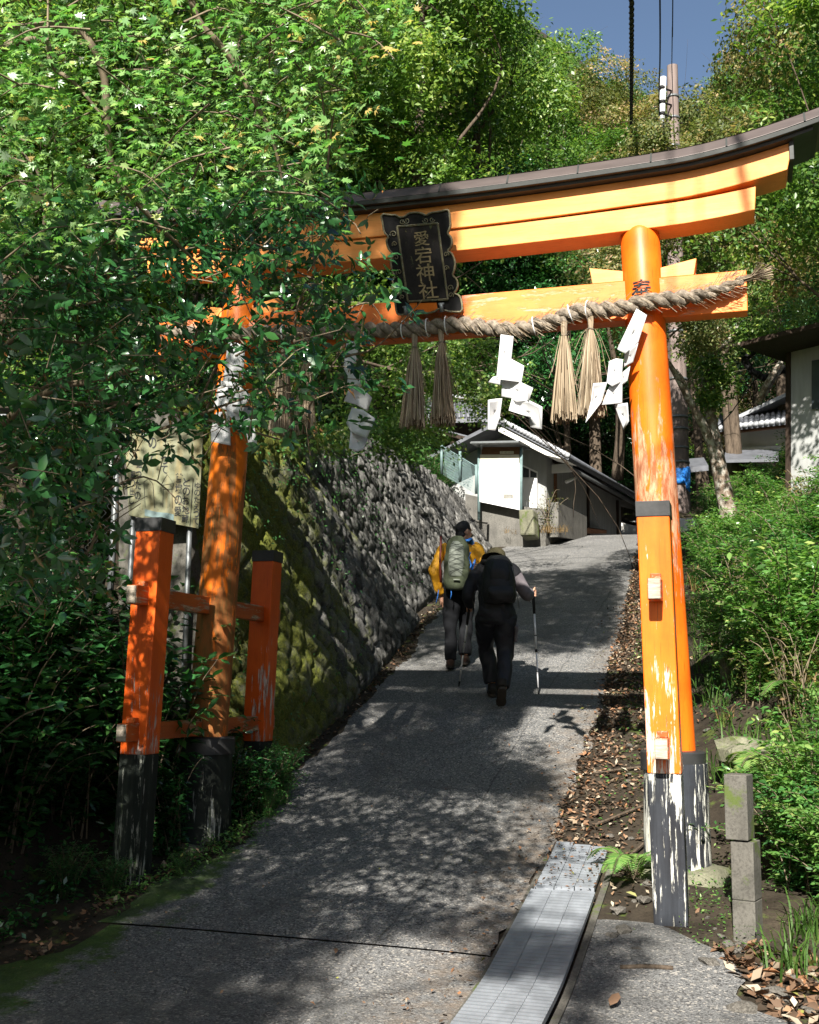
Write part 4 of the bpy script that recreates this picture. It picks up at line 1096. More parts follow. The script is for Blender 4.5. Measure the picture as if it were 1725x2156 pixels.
def cable(name, P, r, lab, twist=False):
    c = catmull(P, 14); mb = MB()
    mb.tube(c, r, 8)
    if twist:
        s_ = np.r_[0, np.cumsum(np.linalg.norm(np.diff(c, axis=0), axis=1))]
        cc_ = []
        for i in range(len(c)-1):
            for t in np.linspace(0, 1, 8, endpoint=False): cc_.append((c[i]+(c[i+1]-c[i])*t, s_[i]+(s_[i+1]-s_[i])*t, c[i+1]-c[i]))
        Q = []
        for p, s1, d in cc_:
            d = d/np.linalg.norm(d); a = np.cross(d, (1, 0, 0)); a /= np.linalg.norm(a); b = np.cross(d, a)
            th = s1/.22*6.283; Q.append(p+(a*math.cos(th)+b*math.sin(th))*r*1.0)
        mb.tube(Q, r*.45, 5)
    return tag(mb.build(name, M['cable'], None, True), lab, 'cable')
cable('overhead_cable', [at(1328, 330, 21), at(1329, 296, 20), at(1330, 150, 16), at(1330, 0, 12.8), at(1330, -330, 9.5), (1.95, -3, 8.7), (2.53, -6.9, 9.55), (3.3, -14, 10.8)], .025, 'thick black twisted overhead cable, leftmost of the three lines', True)
cable('overhead_wire', [at(1389, 268, 19.8), at(1388, 200, 19.6), at(1390, 0, 14), (1.9, -3, 9.5), (2.2, -12, 9.5)], .011, 'thin dark wire running up from the white gear on the pole')
cable('overhead_wire', [at(1415, 140, 20), at(1416, 60, 17), at(1417, 0, 15), (2.1, -3, 10.3), (2.4, -12, 10)], .008, 'thin pale wire running up from the top of the pole')
cable('hanging_cable', [at(1596, 735, 17.5), at(1570, 757, 17.5), at(1590, 785, 17.5), at(1618, 795, 17.5), at(1650, 780, 17.5), at(1664, 790, 17.5)], .05, 'coiled black cable bundle drooping before the dark gap at right', True)
cable('guy_wire', [at(1628, 752, 17), at(1590, 800, 17.5), at(1552, 852, 18), at(1530, 880, 18.5), at(1448, 962, 20)], .009, 'thin pale guy wire slanting down past the tiled house')

# ------------------------------------------------------------------ concrete block post and small stones at right
bp = np.array([2.10, -1.07]); gz = float(g(-1.07))
cb = empty('block_post', (bp[0], bp[1], gz), 'grey post of stacked concrete blocks, the top one shifted, in the grass', 'post')
zz0 = gz-.15; x0 = float(at(1573, 1900, 5.85)[0])
for k, (z0, z1, dx, dy, rz) in enumerate(((zz0, gz+.195, .010, .0, -.28), (gz+.197, gz+.50, .010, .0, -.28), (gz+.508, gz+.85, -.016, -.010, -.25))):
    MB().box((bp[0]+dx, bp[1]+dy, (z0+z1)/2), (.122, .14, z1-z0), rz=rz).build('block', M['concrete_m'], cb, bevel=.005)
p = at(1540, 1395, 10.4); z_ = float(zf(p[0], p[1]))
tag(MB().box((p[0], p[1], z_+.15), (.19, .14, .8), rz=.3).build('stone_marker', M['stone_base'], None, bevel=.02), 'pale green upright stone marker standing in the undergrowth at right', 'stone marker')
p = at(1580, 1558, 8.2); z_ = float(zf(p[0], p[1]))
tag(blob_stone((p[0], p[1], z_+.1), (.24, .2, .13), 8, 2, .7, .4).build('boulder', M['stone_base'], None), 'flat topped pale boulder in the grass right of the gate', 'rock')

# ------------------------------------------------------------------ people
def union_body(MBs, voxel, name, mat, disp=None, smooth_it=4):
    me = bpy.data.meshes.new('tmp'); me.from_pydata(MBs.v, [], MBs.f); bm_fix(me)
    o = bpy.data.objects.new('tmp', me); COL.objects.link(o)
    r = o.modifiers.new('r', 'REMESH'); r.mode = 'VOXEL'; r.voxel_size = voxel
    s_ = o.modifiers.new('s', 'SMOOTH'); s_.factor = .5; s_.iterations = smooth_it
    dg = bpy.context.evaluated_depsgraph_get()
    out = bpy.data.meshes.new_from_object(o.evaluated_get(dg)); out.name = name
    bpy.data.objects.remove(o); bpy.data.meshes.remove(me)
    n = len(out.vertices); co = np.empty(n*3, np.float32); out.vertices.foreach_get('co', co); co = co.reshape(-1, 3)
    if disp:
        no = np.empty(n*3, np.float32); out.vertices.foreach_get('normal', no); no = no.reshape(-1, 3)
        amp, f1, f2 = disp
        d = (vnoise(co[:, 0]*1.3+co[:, 1]*.7, co[:, 2], f1, 31)-.5)+.6*(vnoise(co[:, 0]+co[:, 2]*.8, co[:, 2]-co[:, 1], f2, 32)-.5)
        fold = np.sin(co[:, 2]*f1*3+4*vnoise(co[:, 0], co[:, 1], 6, 33)*3+co[:, 0]*9)*.35
        co = co+no*(amp*(d+fold))[:, None]
        out.vertices.foreach_set('co', co.astype(np.float32).ravel())
    out.polygons.foreach_set('use_smooth', np.ones(len(out.polygons), bool))
    out.materials.clear(); out.materials.append(mat); out.update()
    return out
def ell(mb, c, r, n=14):
    prof = [(math.sin(math.pi*i/n), -math.cos(math.pi*i/n)) for i in range(n+1)]
    V = []; F = []
    for a, z in prof:
        a = max(a, .02)
        for k in range(16):
            th = k*math.pi/8; V.append((c[0]+a*r[0]*math.cos(th), c[1]+a*r[1]*math.sin(th), c[2]+z*r[2]))
    for i in range(n):
        for k in range(16): F.append((i*16+k, i*16+(k+1) % 16, (i+1)*16+(k+1) % 16, (i+1)*16+k))
    F += [tuple(range(15, -1, -1)), tuple(n*16+k for k in range(16))]
    return mb.add(V, F)
def sub(P, n=6): return catmull(P, n)
def taper(rs_, n, m): return list(np.interp(np.linspace(0, 1, m), np.linspace(0, 1, len(rs_)), rs_))
def limb(mb, P, r, n=6, ry=None, up=None, k=14):
    c = sub(P, n); mb.tube(c, taper(r, 0, len(c)), k, ry=taper(ry, 0, len(c)) if ry else None, up=up); return mb
skin = simple('skin', (.50, .27, .18), .5, .35, 0, .12, 14, .05)
def head(mb, c, yaw, pitch):
    """head centred at c, looking along +y turned by yaw (to the right +) and pitched down"""
    Rm = Matrix.Rotation(-yaw, 3, 'Z') @ Matrix.Rotation(-pitch, 3, 'X')
    t = MB()
    ell(t, (0, -.008, .02), (.076, .094, .105)); ell(t, (0, .028, -.055), (.056, .062, .062))
    ell(t, (0, .095, -.012), (.014, .022, .024)); ell(t, (0, .082, .035), (.045, .016, .012)); ell(t, (0, .083, -.056), (.026, .012, .008)); ell(t, (0, .078, -.092), (.024, .02, .018))
    for s in (-1, 1): ell(t, (s*.078, -.005, -.005), (.012, .022, .034)); ell(t, (s*.036, .062, -.02), (.025, .025, .025))
    mb.add([Rm @ Vector(p)+Vector(c) for p in t.v], t.f)
    return Rm
def grip_hand(mb, w, h, side, fwd):
    """hand from wrist w closing round an upright grip at h; side = +1 right hand"""
    w, h = np.array(w), np.array(h); d = h-w; L = np.linalg.norm(d); d /= L
    upv = np.array([0, 0, 1.]); lat = np.cross(d, upv); lat /= np.linalg.norm(lat)
    palm = w+d*.5*L-lat*side*.012
    limb(mb, [w, palm, h-d*.03-lat*side*.02], [.026, .030, .028], 4, ry=[.022, .036, .038], up=tuple(lat))
    for i in range(4):
        z = .030-.0195*i; l = (.95, 1.0, .96, .82)[i]
        P = [h-d*.03+upv*z-lat*side*.024, h+d*.022*l+upv*(z-.002)-lat*side*.022, h+d*.034*l+upv*(z-.004)+lat*side*.004, h+d*.012+upv*(z-.006)+lat*side*.026, h-d*.012+upv*(z-.007)+lat*side*.020]
        limb(mb, P, [.0098, .0095, .009, .0085, .0075], 4, k=8)
    P = [palm+upv*.012+lat*side*.012, h-d*.03+upv*.034+lat*side*.018, h+d*.004+upv*.052+lat*side*.016, h+d*.028+upv*.050+lat*side*.004]
    limb(mb, P, [.0125, .0115, .010, .0085], 4, k=8)
def shoe(mb, heel, toe, wd=.047):
    heel, toe = np.array(heel), np.array(toe); d = toe-heel; L = np.linalg.norm(d); d /= L
    lat = np.cross(d, (0, 0, 1)); lat /= np.linalg.norm(lat); upv = np.cross(lat, d)
    limb(mb, [heel-d*.03+upv*.052, heel+d*.05+upv*.06, heel+d*L*.55+upv*.047, toe-d*.04+upv*.036, toe+upv*.028], [.035, .052, .05, .046, .022], 5, ry=[.036, .058, .046, .034, .022], up=tuple(lat))
def sole(mb, heel, toe):
    heel, toe = np.array(heel), np.array(toe); d = toe-heel; L = np.linalg.norm(d); d /= L
    lat = np.cross(d, (0, 0, 1)); lat /= np.linalg.norm(lat); upv = np.cross(lat, d)
    out = []
    for t, w_ in ((-.045, .02), (-.03, .036), (.04, .045), (L*.5, .04), (L*.75, .052), (L*.95, .045), (L+.02, .02)): out.append((t, w_))
    P = [heel+d*t+lat*w_ for t, w_ in out]+[heel+d*t-lat*w_ for t, w_ in reversed(out)]
    mb.prism(P, upv*.026)
def place(o, base, phi): o.location = tuple(float(c) for c in base); o.rotation_euler = (0, 0, phi)
PHI = .27

# --- the man in black, bent forward on two poles
b2 = np.array([-.24, 3.42, float(g(3.42))+.012])
mb = MB()
hr, hl = (.405, .36, 1.155), (-.262, .30, .99)
mb2 = MB()
limb(mb2, [(0, .0, .84), (0, .0, .95), (0, .05, 1.08), (0, .14, 1.25), (0, .23, 1.38), (0, .27, 1.43)], [.14, .155, .15, .165, .13, .06], ry=[.105, .115, .11, .115, .09, .055], up=(1, 0, 0))
limb(mb2, [(0, .25, 1.40), (.01, .30, 1.45), (.015, .33, 1.50)], [.055, .052, .052])
limb(mb2, [(.15, .22, 1.37), (.24, .22, 1.27), (.315, .20, 1.135), (.36, .27, 1.14), (.385, .315, 1.148)], [.055, .052, .043, .036, .028])
limb(mb2, [(-.15, .22, 1.37), (-.225, .17, 1.25), (-.275, .12, 1.10), (-.27, .20, 1.03), (-.264, .25, 1.0)], [.055, .052, .043, .036, .028])
limb(mb2, [(.075, 0, .88), (.085, .05, .70), (.075, .06, .52), (.06, -.08, .32), (.05, -.19, .16)], [.085, .08, .058, .052, .04])
limb(mb2, [(-.075, 0, .88), (-.085, .20, .76), (-.08, .36, .60), (-.05, .37, .40), (-.02, .36, .19)], [.085, .08, .058, .052, .04])
Rm2 = head(mb2, (.015, .365, 1.475), .35, .62)
grip_hand(mb2, (.383, .31, 1.148), hr, 1, 1); grip_hand(mb2, (-.264, .245, 1.005), hl, -1, 1)
man2 = link('person', union_body(mb2, .0065, 'person', skin, None, 2)); place(man2, b2, PHI)
tag(man2, 'stooping hiker in black trousers and dark jacket leaning on two trekking poles', 'person')
def child(mbx, vox, name, mat, par, disp=None, sm=4):
    o = bpy.data.objects.new(name, union_body(mbx, vox, name, mat, disp, sm)); COL.objects.link(o); o.parent = par; return o
jk = simple('black_jacket', (.016, .016, .019), .7, .25, 0, .2, 20, .15); tr2 = simple('navy_black_trousers', (.014, .014, .019), .6, .3, 0, .2, 20, .15)
sleeve = simple('grey_sleeve', (.13, .115, .125), .7, .2, 0, .15, 20, .15)
bootm = simple('dark_boot', (.020, .017, .015), .7, .2); solem = simple('boot_sole', (.05, .042, .035), .9, .1)
mb = MB()
limb(mb, [(0, -.01, .83), (0, -.01, .95), (0, .05, 1.08), (0, .14, 1.25), (0, .23, 1.39), (0, .27, 1.44)], [.185, .18, .178, .195, .155, .07], ry=[.135, .138, .13, .135, .11, .065], up=(1, 0, 0))
limb(mb, [(.11, .22, 1.39), (.17, .22, 1.37), (.215, .22, 1.31)], [.085, .085, .075]); limb(mb, [(-.12, .21, 1.385), (-.20, .19, 1.31), (-.25, .15, 1.2), (-.285, .12, 1.09), (-.275, .20, 1.03), (-.267, .24, 1.008)], [.08, .078, .07, .064, .055, .046])
child(mb, .010, 'jacket', jk, man2, (.016, 7, 14))
mb = MB(); limb(mb, [(.20, .22, 1.325), (.255, .22, 1.24), (.325, .20, 1.13), (.36, .26, 1.14), (.378, .30, 1.147)], [.074, .072, .064, .054, .046])
child(mb, .009, 'sleeve', sleeve, man2, (.012, 7, 16))
mb = MB()
limb(mb, [(0, -.01, .98), (0, -.015, .90), (0, -.01, .82)], [.165, .185, .16], ry=[.125, .14, .12], up=(1, 0, 0))
limb(mb, [(.085, -.01, .88), (.095, .03, .72), (.088, .05, .53), (.07, -.08, .33), (.055, -.18, .175)], [.115, .108, .088, .08, .074])
limb(mb, [(-.085, 0, .88), (-.09, .18, .76), (-.085, .34, .60), (-.055, .36, .40), (-.025, .35, .215)], [.115, .108, .088, .08, .074])
child(mb, .010, 'trousers', tr2, man2, (.022, 6, 12))
mb = MB(); limb(mb, [(.20, -.03, .80), (.195, .03, .64)], [.022, .02], ry=[.06, .055]); child(mb, .01, 'cargo_pocket', sleeve, man2, (.006, 6, 14))
for heel, toe in (((.045, -.23, .135), (.045, -.055, .0)), ((-.02, .30, .085), (-.015, .52, .125))):
    mb = MB(); shoe(mb, heel, toe); limb(mb, [np.array(heel)+(0, .02, .05), np.array(heel)+(0, .045, .12)], [.045, .05])
    so_ = child(mb, .008, 'boot', bootm, man2); mb = MB(); sole(mb, heel, toe); q = mb.build('sole', solem); q.parent = so_
# hat: crown and brim, tipped forward with the head
hatm = simple('olive_hat', (.055, .048, .026), .8, .15, 0, .25, 22, .2)
mb = MB(); mb.lathe((0, 0, 0), [(.150, -.028), (.142, -.012), (.105, .012), (.098, .02), (.096, .06), (.088, .085), (.06, .098), (.01, .10), (.01, .092), (.055, .09), (.08, .075), (.088, .02), (.10, .004), (.140, -.020)], 28, cap=False)
hq = Matrix.Rotation(-.35, 3, 'Z') @ Matrix.Rotation(-.5, 3, 'X')
mb.v = [tuple(hq @ Vector((p[0], p[1]*1.08, p[2]+.012*math.sin(p[0]*40)*.3)) + Vector((.015, .355, 1.505))) for p in mb.v]
hat = mb.build('hat', hatm, None, True); hat.parent = man2
mb = MB(); t = MB(); ell(t, (0, -.02, .0), (.083, .088, .085)); mb.add([Rm2 @ Vector(p)+Vector((.015, .365, 1.475)) for p in t.v], t.f)
hm = simple('grey_hair', (.035, .033, .032), .8, .2, 0, .5, 60, .5)
child(mb, .008, 'hair', hm, man2, (.006, 20, 40))

# --- the man in the yellow jacket, looking to the right
b1 = np.array([-1.03, 4.86, float(g(4.86))+.012])
mb1 = MB()
limb(mb1, [(.04, 0, .86), (.04, 0, .97), (.045, .02, 1.1), (.05, .05, 1.28), (.055, .07, 1.42), (.06, .075, 1.47)], [.135, .15, .14, .165, .13, .06], ry=[.10, .11, .10, .11, .085, .055], up=(1, 0, 0))
limb(mb1, [(.06, .07, 1.44), (.075, .085, 1.50), (.085, .09, 1.55)], [.055, .052, .052])
limb(mb1, [(-.12, .06, 1.40), (-.205, .03, 1.27), (-.235, -.0, 1.10), (-.20, .06, .95), (-.165, .12, .84)], [.055, .05, .042, .036, .028])
limb(mb1, [(.21, .06, 1.40), (.30, .04, 1.27), (.315, .06, 1.10), (.28, .20, 1.03), (.27, .27, 1.02)], [.055, .05, .042, .036, .028])
limb(mb1, [(-.035, 0, .90), (-.05, .02, .70), (-.055, .03, .50), (-.055, -.03, .28), (-.055, -.06, .09)], [.085, .08, .058, .052, .042])
limb(mb1, [(.115, 0, .90), (.12, .12, .74), (.12, .19, .55), (.115, .14, .34), (.11, .12, .15)], [.085, .08, .058, .052, .042])
Rm1 = head(mb1, (.095, .105, 1.60), 1.0, .05)
def relaxed_hand(mb, w, d):
    w, d = np.array(w), np.array(d, float); d /= np.linalg.norm(d); lat = np.array([0, 1., 0]); nrm_ = np.cross(d, lat)
    limb(mb, [w, w+d*.05, w+d*.09], [.024, .026, .022], 4, ry=[.026, .04, .038], up=tuple(nrm_))
    for i in range(4):
        o = lat*(.030-.020*i); l = (.07, .078, .073, .058)[i]
        P = [w+d*.085+o, w+d*(.085+l*.45)+o+nrm_*.006, w+d*(.085+l*.8)+o+nrm_*.02, w+d*(.085+l*.95)+o+nrm_*.034]
        limb(mb, P, [.0095, .009, .0085, .0075], 4, k=8)
    limb(mb, [w+d*.02+lat*.03, w+d*.055+lat*.055+nrm_*.01, w+d*.09+lat*.058+nrm_*.016], [.012, .011, .0085], 4, k=8)
relaxed_hand(mb1, (-.163, .122, .838), (.05, .12, -1)); relaxed_hand(mb1, (.27, .27, 1.02), (.1, 1, -.2))
man1 = link('person', union_body(mb1, .0065, 'person', skin, None, 2)); place(man1, b1, PHI)
tag(man1, 'upright grey haired hiker in a yellow jacket glancing right beside the wall', 'person')
yel = simple('yellow_jacket', (.62, .30, .018), .6, .3, 0, .12, 20, .15); tr1 = simple('charcoal_trousers', (.009, .0095, .011), .85, .08, 0, .25, 18, .15)
mb = MB()
limb(mb, [(.04, 0, .84), (.04, 0, .97), (.045, .02, 1.1), (.05, .05, 1.28), (.055, .07, 1.43), (.06, .075, 1.475)], [.165, .168, .165, .185, .15, .07], ry=[.125, .13, .12, .13, .105, .066], up=(1, 0, 0))
limb(mb, [(-.09, .06, 1.42), (-.155, .05, 1.37), (-.215, .03, 1.25), (-.245, .0, 1.10), (-.21, .055, .96), (-.175, .105, .87)], [.072, .074, .068, .060, .052, .046])
limb(mb, [(.19, .06, 1.42), (.255, .055, 1.37), (.31, .04, 1.25), (.325, .06, 1.10), (.29, .19, 1.03), (.275, .25, 1.02)], [.072, .074, .068, .060, .052, .045])
child(mb, .010, 'jacket', yel, man1, (.020, 7, 15))
mb = MB()
limb(mb, [(.04, -.0, 1.0), (.04, -.005, .90), (.04, 0, .83)], [.15, .168, .14], ry=[.115, .13, .11], up=(1, 0, 0))
limb(mb, [(-.035, 0, .90), (-.05, .02, .70), (-.058, .02, .50), (-.055, -.03, .28), (-.055, -.05, .10)], [.105, .098, .082, .076, .07])
limb(mb, [(.115, 0, .90), (.125, .11, .74), (.122, .17, .55), (.115, .13, .34), (.11, .11, .17)], [.105, .098, .082, .076, .07])
child(mb, .010, 'trousers', tr1, man1, (.020, 6, 12))
bo1 = simple('brown_boot', (.045, .025, .018), .7, .2)
for heel, toe in (((-.055, -.09, .015), (-.06, .11, .03)), ((.11, .09, .06), (.135, .28, .085))):
    mb = MB(); shoe(mb, heel, toe); limb(mb, [np.array(heel)+(0, .02, .05), np.array(heel)+(0, .045, .12)], [.045, .05])
    so_ = child(mb, .008, 'boot', bo1, man1); mb = MB(); sole(mb, heel, toe); q = mb.build('sole', solem); q.parent = so_
mb = MB(); t = MB(); ell(t, (0, -.016, .036), (.085, .096, .098)); ell(t, (0, -.05, -.03), (.07, .05, .055)); mb.add([Rm1 @ Vector(p)+Vector((.095, .105, 1.60)) for p in t.v], t.f)
hm1 = simple('dark_hair', (.022, .022, .023), .7, .25, 0, .6, 60, .6)
child(mb, .007, 'hair', hm1, man1, (.010, 18, 36), 2)
sc_m = simple('blue_scarf', (.05, .13, .33), .8, .15, 0, .5, 26, .3)
mb = MB(); mb.tube([(.065+.085*math.cos(k*.524), .075+.08*math.sin(k*.524), 1.49+.012*math.sin(k*.524)) for k in range(13)], .028, 8)
child(mb, .008, 'scarf', sc_m, man1, (.008, 10, 24))

# --- backpacks and poles (things of their own)
olive = simple('olive_pack', (.05, .06, .036), .65, .25, 0, .2, 16, .2); mesh_g = simple('pale_pack_panel', (.13, .145, .12), .6, .3, 0, .2, 12, .15)
black_p = simple('black_pack', (.014, .014, .016), .6, .3, 0, .2, 16, .2); bluem = simple('blue_strap', (.03, .17, .55), .6, .3)
straps = simple('black_strap', (.012, .012, .013), .6, .25)
def pack(base, lab, body_pts, rx, ry, mat, build):
    r = empty('backpack', base, lab, 'backpack'); r.rotation_euler = (0, 0, PHI)
    mb = MB(); limb(mb, body_pts, rx, 6, ry=ry, up=(1, 0, 0), k=20)
    o = bpy.data.objects.new('pack_body', union_body(mb, .009, 'pack_body', mat, (.010, 6, 14))); COL.objects.link(o); o.parent = r
    build(r, o); return r
def addp(mb, nm, mat, par, smooth=True):
    o = mb.build(nm, mat, None, smooth); o.parent = par; return o
def bp1(r, body):
    # pale front panel, bungee cord, side pocket, straps
    mb = MB(); limb(mb, [(-.01, -.295, 1.04), (-.005, -.315, 1.18), (.0, -.29, 1.34), (.01, -.23, 1.44)], [.078, .094, .09, .065], 6, ry=[.03, .035, .035, .03], up=(1, 0, 0), k=16)
    o = bpy.data.objects.new('front_panel', union_body(mb, .008, 'front_panel', mesh_g, (.006, 7, 15))); COL.objects.link(o); o.parent = r
    mb = MB()
    P = [(-.08, 1.08), (.085, 1.16), (-.09, 1.20), (.09, 1.27), (-.085, 1.30), (.08, 1.38), (-.06, 1.41)]
    mb.tube([(x, -.362+.10*max(0, (z-1.25))*1.6+abs(x)*.12, z) for x, z in P], .0035, 5)
    P = [(.08, 1.08), (-.085, 1.16), (.09, 1.20), (-.09, 1.27), (.085, 1.30), (-.08, 1.38), (.06, 1.41)]
    mb.tube([(x, -.364+.10*max(0, (z-1.25))*1.6+abs(x)*.12, z) for x, z in P], .0035, 5)
    addp(mb, 'bungee_cord', straps, r)
    mb = MB(); mb.box((-.0, -.335, 1.0), (.07, .012, .012)); addp(mb, 'label_tab', mesh_g, r, False)
    for s in (-1, 1):
        mb = MB(); mb.tube([(.05+s*.11, -.06, 1.10), (.05+s*.155, .02, 1.25), (.05+s*.15, .05, 1.42), (.05+s*.115, .0, 1.51), (.05+s*.08, -.1, 1.47)], .012, 8, ry=.028)
        addp(mb, 'shoulder_strap', bluem if s > 0 else straps, r)
    mb = MB()
    mb.tube([(-.20, -.08, .90), (-.21, -.1, .82), (-.23, -.08, .74)], .005, 6, ry=.014); mb.tube([(-.06, -.2, .92), (-.055, -.23, .84), (-.065, -.22, .79)], .005, 6, ry=.013)
    mb.tube([(.16, -.16, 1.33), (.13, -.24, 1.26), (.17, -.2, 1.18), (.12, -.22, 1.10), (.16, -.18, .98), (.13, -.22, .9)], .006, 6, ry=.014)
    addp(mb, 'loose_strap', bluem, r)
    mb = MB(); mb.tube([(-.175, -.15, .98), (-.185, -.17, 1.2), (-.18, -.14, 1.45), (-.18, -.12, 1.52)], .014, 8); addp(mb, 'side_pole', simple('dark_red_tube', (.10, .02, .015), .5, .3), r)
pack(b1, 'olive green backpack with pale front and blue straps worn by the hiker in yellow', [(.0, -.17, .92), (.0, -.20, 1.0), (.005, -.21, 1.2), (.01, -.17, 1.4), (.02, -.11, 1.50)], [.13, .148, .15, .132, .08], [.08, .115, .12, .105, .055], olive, bp1)
def bp2(r, body):
    mb = MB(); limb(mb, [(.03, -.26, 1.03), (.03, -.275, 1.1), (.03, -.25, 1.16)], [.11, .135, .12], 6, ry=[.03, .045, .03], up=(1, 0, 0), k=16)
    o = bpy.data.objects.new('lower_pocket', union_body(mb, .008, 'lower_pocket', black_p, (.008, 7, 15))); COL.objects.link(o); o.parent = r
    mb = MB(); limb(mb, [(.02, -.20, 1.22), (.03, -.19, 1.32), (.035, -.12, 1.42)], [.10, .11, .085], 6, ry=[.03, .04, .03], up=(1, 0, 0), k=16)
    o = bpy.data.objects.new('upper_pocket', union_body(mb, .008, 'upper_pocket', black_p, (.006, 7, 15))); COL.objects.link(o); o.parent = r
    for s in (-1, 1):
        mb = MB(); mb.tube([(s*.13, -.02, 1.06), (s*.175, .10, 1.2), (s*.17, .2, 1.38), (s*.13, .17, 1.455), (s*.1, .05, 1.44)], .012, 8, ry=.028); addp(mb, 'shoulder_strap', straps, r)
    mb = MB(); mb.tube([(.15, -.10, 1.38), (.175, -.12, 1.26), (.16, -.14, 1.12)], .006, 6, ry=.016); mb.tube([(.19, -.03, 1.17), (.215, -.02, 1.06), (.23, -.02, .96)], .005, 6, ry=.014)
    addp(mb, 'loose_strap', simple('grey_strap', (.18, .18, .19), .6, .3), r)
pack(b2, 'black backpack worn by the stooping hiker with the trekking poles', [(.02, -.12, 1.02), (.02, -.135, 1.10), (.02, -.09, 1.25), (.02, -.01, 1.40), (.02, .08, 1.47)], [.155, .175, .165, .15, .1], [.09, .125, .125, .11, .06], black_p, bp2)
alum = simple('white_aluminium', (.74, .74, .76), .35, .5, .1, .08, 20, .02)
def l2w(p, base):
    c, s = math.cos(PHI), math.sin(PHI); return np.array([base[0]+p[0]*c-p[1]*s, base[1]+p[0]*s+p[1]*c, base[2]+p[2]])
def trek(h, tip, lab):
    h = np.array(h); tip = np.array(tip); d = h-tip; L = np.linalg.norm(d); d /= L
    r = empty('trekking_pole', tip, lab, 'trekking pole', None)
    P = lambda t: tip+d*t
    MB().tube([P(.06), P(L*.42)], .0085, 8).build('lower_shaft', alum, r, True)
    MB().tube([P(L*.42), P(L*.80)], .0105, 8).build('upper_shaft', alum, r, True)
    mb = MB(); mb.tube([P(L*.41), P(L*.44)], .0135, 8).tube([P(L*.57), P(L*.58)], .0125, 8).tube([P(L*.22), P(L*.225)], .0105, 8); mb.build('clamp', straps, r, True)
    MB().tube([P(L*.79), P(L*.90), P(L*.97), P(L*1.03), P(L*1.055)], [.013, .0165, .0155, .019, .014], 10).build('grip', straps, r, True)
    MB().tube([P(0), P(.03), P(.07)], [.006, .008, .010], 8).build('tip', straps, r, True)
    hor = np.cross(d, (0, 1, 0)); hor /= np.linalg.norm(hor)
    MB().tube([P(L*1.02), P(L*1.0)+hor*.05, P(L*.93)+hor*.055, P(L*.90)+hor*.03], .004, 5).build('wrist_loop', straps, r, True)
trek(l2w(hr, b2), (.11, 3.86, float(g(3.86))+.01), 'pale trekking pole planted in the right hand of the stooping hiker')
trek(l2w(hl, b2), (-.80, 4.12, float(g(4.12))+.01), 'pale slanting trekking pole between the two hikers in the left hand')
# ------------------------------------------------------------------ foliage generators
T_DIA = (np.array([(0, 0, 0), (.5, .24, .05), (1, 0, -.06), (.5, -.24, .05)]), np.array([(0, 1, 2), (0, 2, 3)]))
T_OVAL = (np.array([(0, 0, 0), (.28, .17, .035), (.62, .19, .04), (1, 0, -.08), (.62, -.19, .04), (.28, -.17, .035), (.3, 0, 0), (.64, 0, -.015)]),
          np.array([(0, 1, 6), (1, 2, 6), (2, 7, 6), (2, 3, 7), (3, 4, 7), (4, 6, 7), (4, 5, 6), (5, 0, 6)]))
def _maple():
    V = [(.28, 0, 0)]; tips = [(-128, .42), (-80, .66), (-38, .86), (0, 1.0), (38, .86), (80, .66), (128, .42)]
    B_ = []
    for i, (a, l) in enumerate(tips):
        a_ = R_(a); B_.append((.28+l*.62*math.cos(a_), l*.62*math.sin(a_), -.10*l))
        if i < len(tips)-1:
            b = R_((a+tips[i+1][0])/2); B_.append((.28+.20*math.cos(b), .20*math.sin(b), .03))
    V += B_; n = len(B_)
    return np.array(V), np.array([(0, i+1, i+2) for i in range(n-1)]+[(0, n, 1)])
T_MAP = _maple()
T_BLADE = (np.array([(0, .02, 0), (0, -.02, 0), (.5, .017, .06), (.5, -.017, .06), (.85, .01, 0), (.85, -.01, 0), (1, 0, -.07)]), np.array([(0, 1, 3), (0, 3, 2), (2, 3, 5), (2, 5, 4), (4, 5, 6)]))
def nrm(a): return a/np.maximum(np.linalg.norm(a, axis=-1, keepdims=True), 1e-9)
def leaves(name, C, Nn, size, tmpl, tint, mat, rng, ax=None):
    n = len(C); Nn = nrm(Nn)
    a = rng.normal(size=(n, 3)) if ax is None else ax
    a = nrm(a-Nn*np.sum(a*Nn, -1, keepdims=True)); b = np.cross(Nn, a)
    tv, tf = tmpl; k = len(tv)
    sz = size[:, None, None] if hasattr(size, '__len__') else size
    ww = rng.uniform(.8, 1.2, (n, 1, 1))
    V = C[:, None, :]+(tv[None, :, 0:1]*a[:, None, :]+tv[None, :, 1:2]*b[:, None, :]*ww+tv[None, :, 2:3]*Nn[:, None, :]*rng.uniform(-.3, 2, (n, 1, 1)))*sz
    F = (tf[None]+(np.arange(n)*k)[:, None, None]).reshape(-1, 3)
    return raw_mesh(name, V.reshape(-1, 3), F, mat=mat, tint=np.repeat(np.clip(tint, 0, 1), len(tf)))
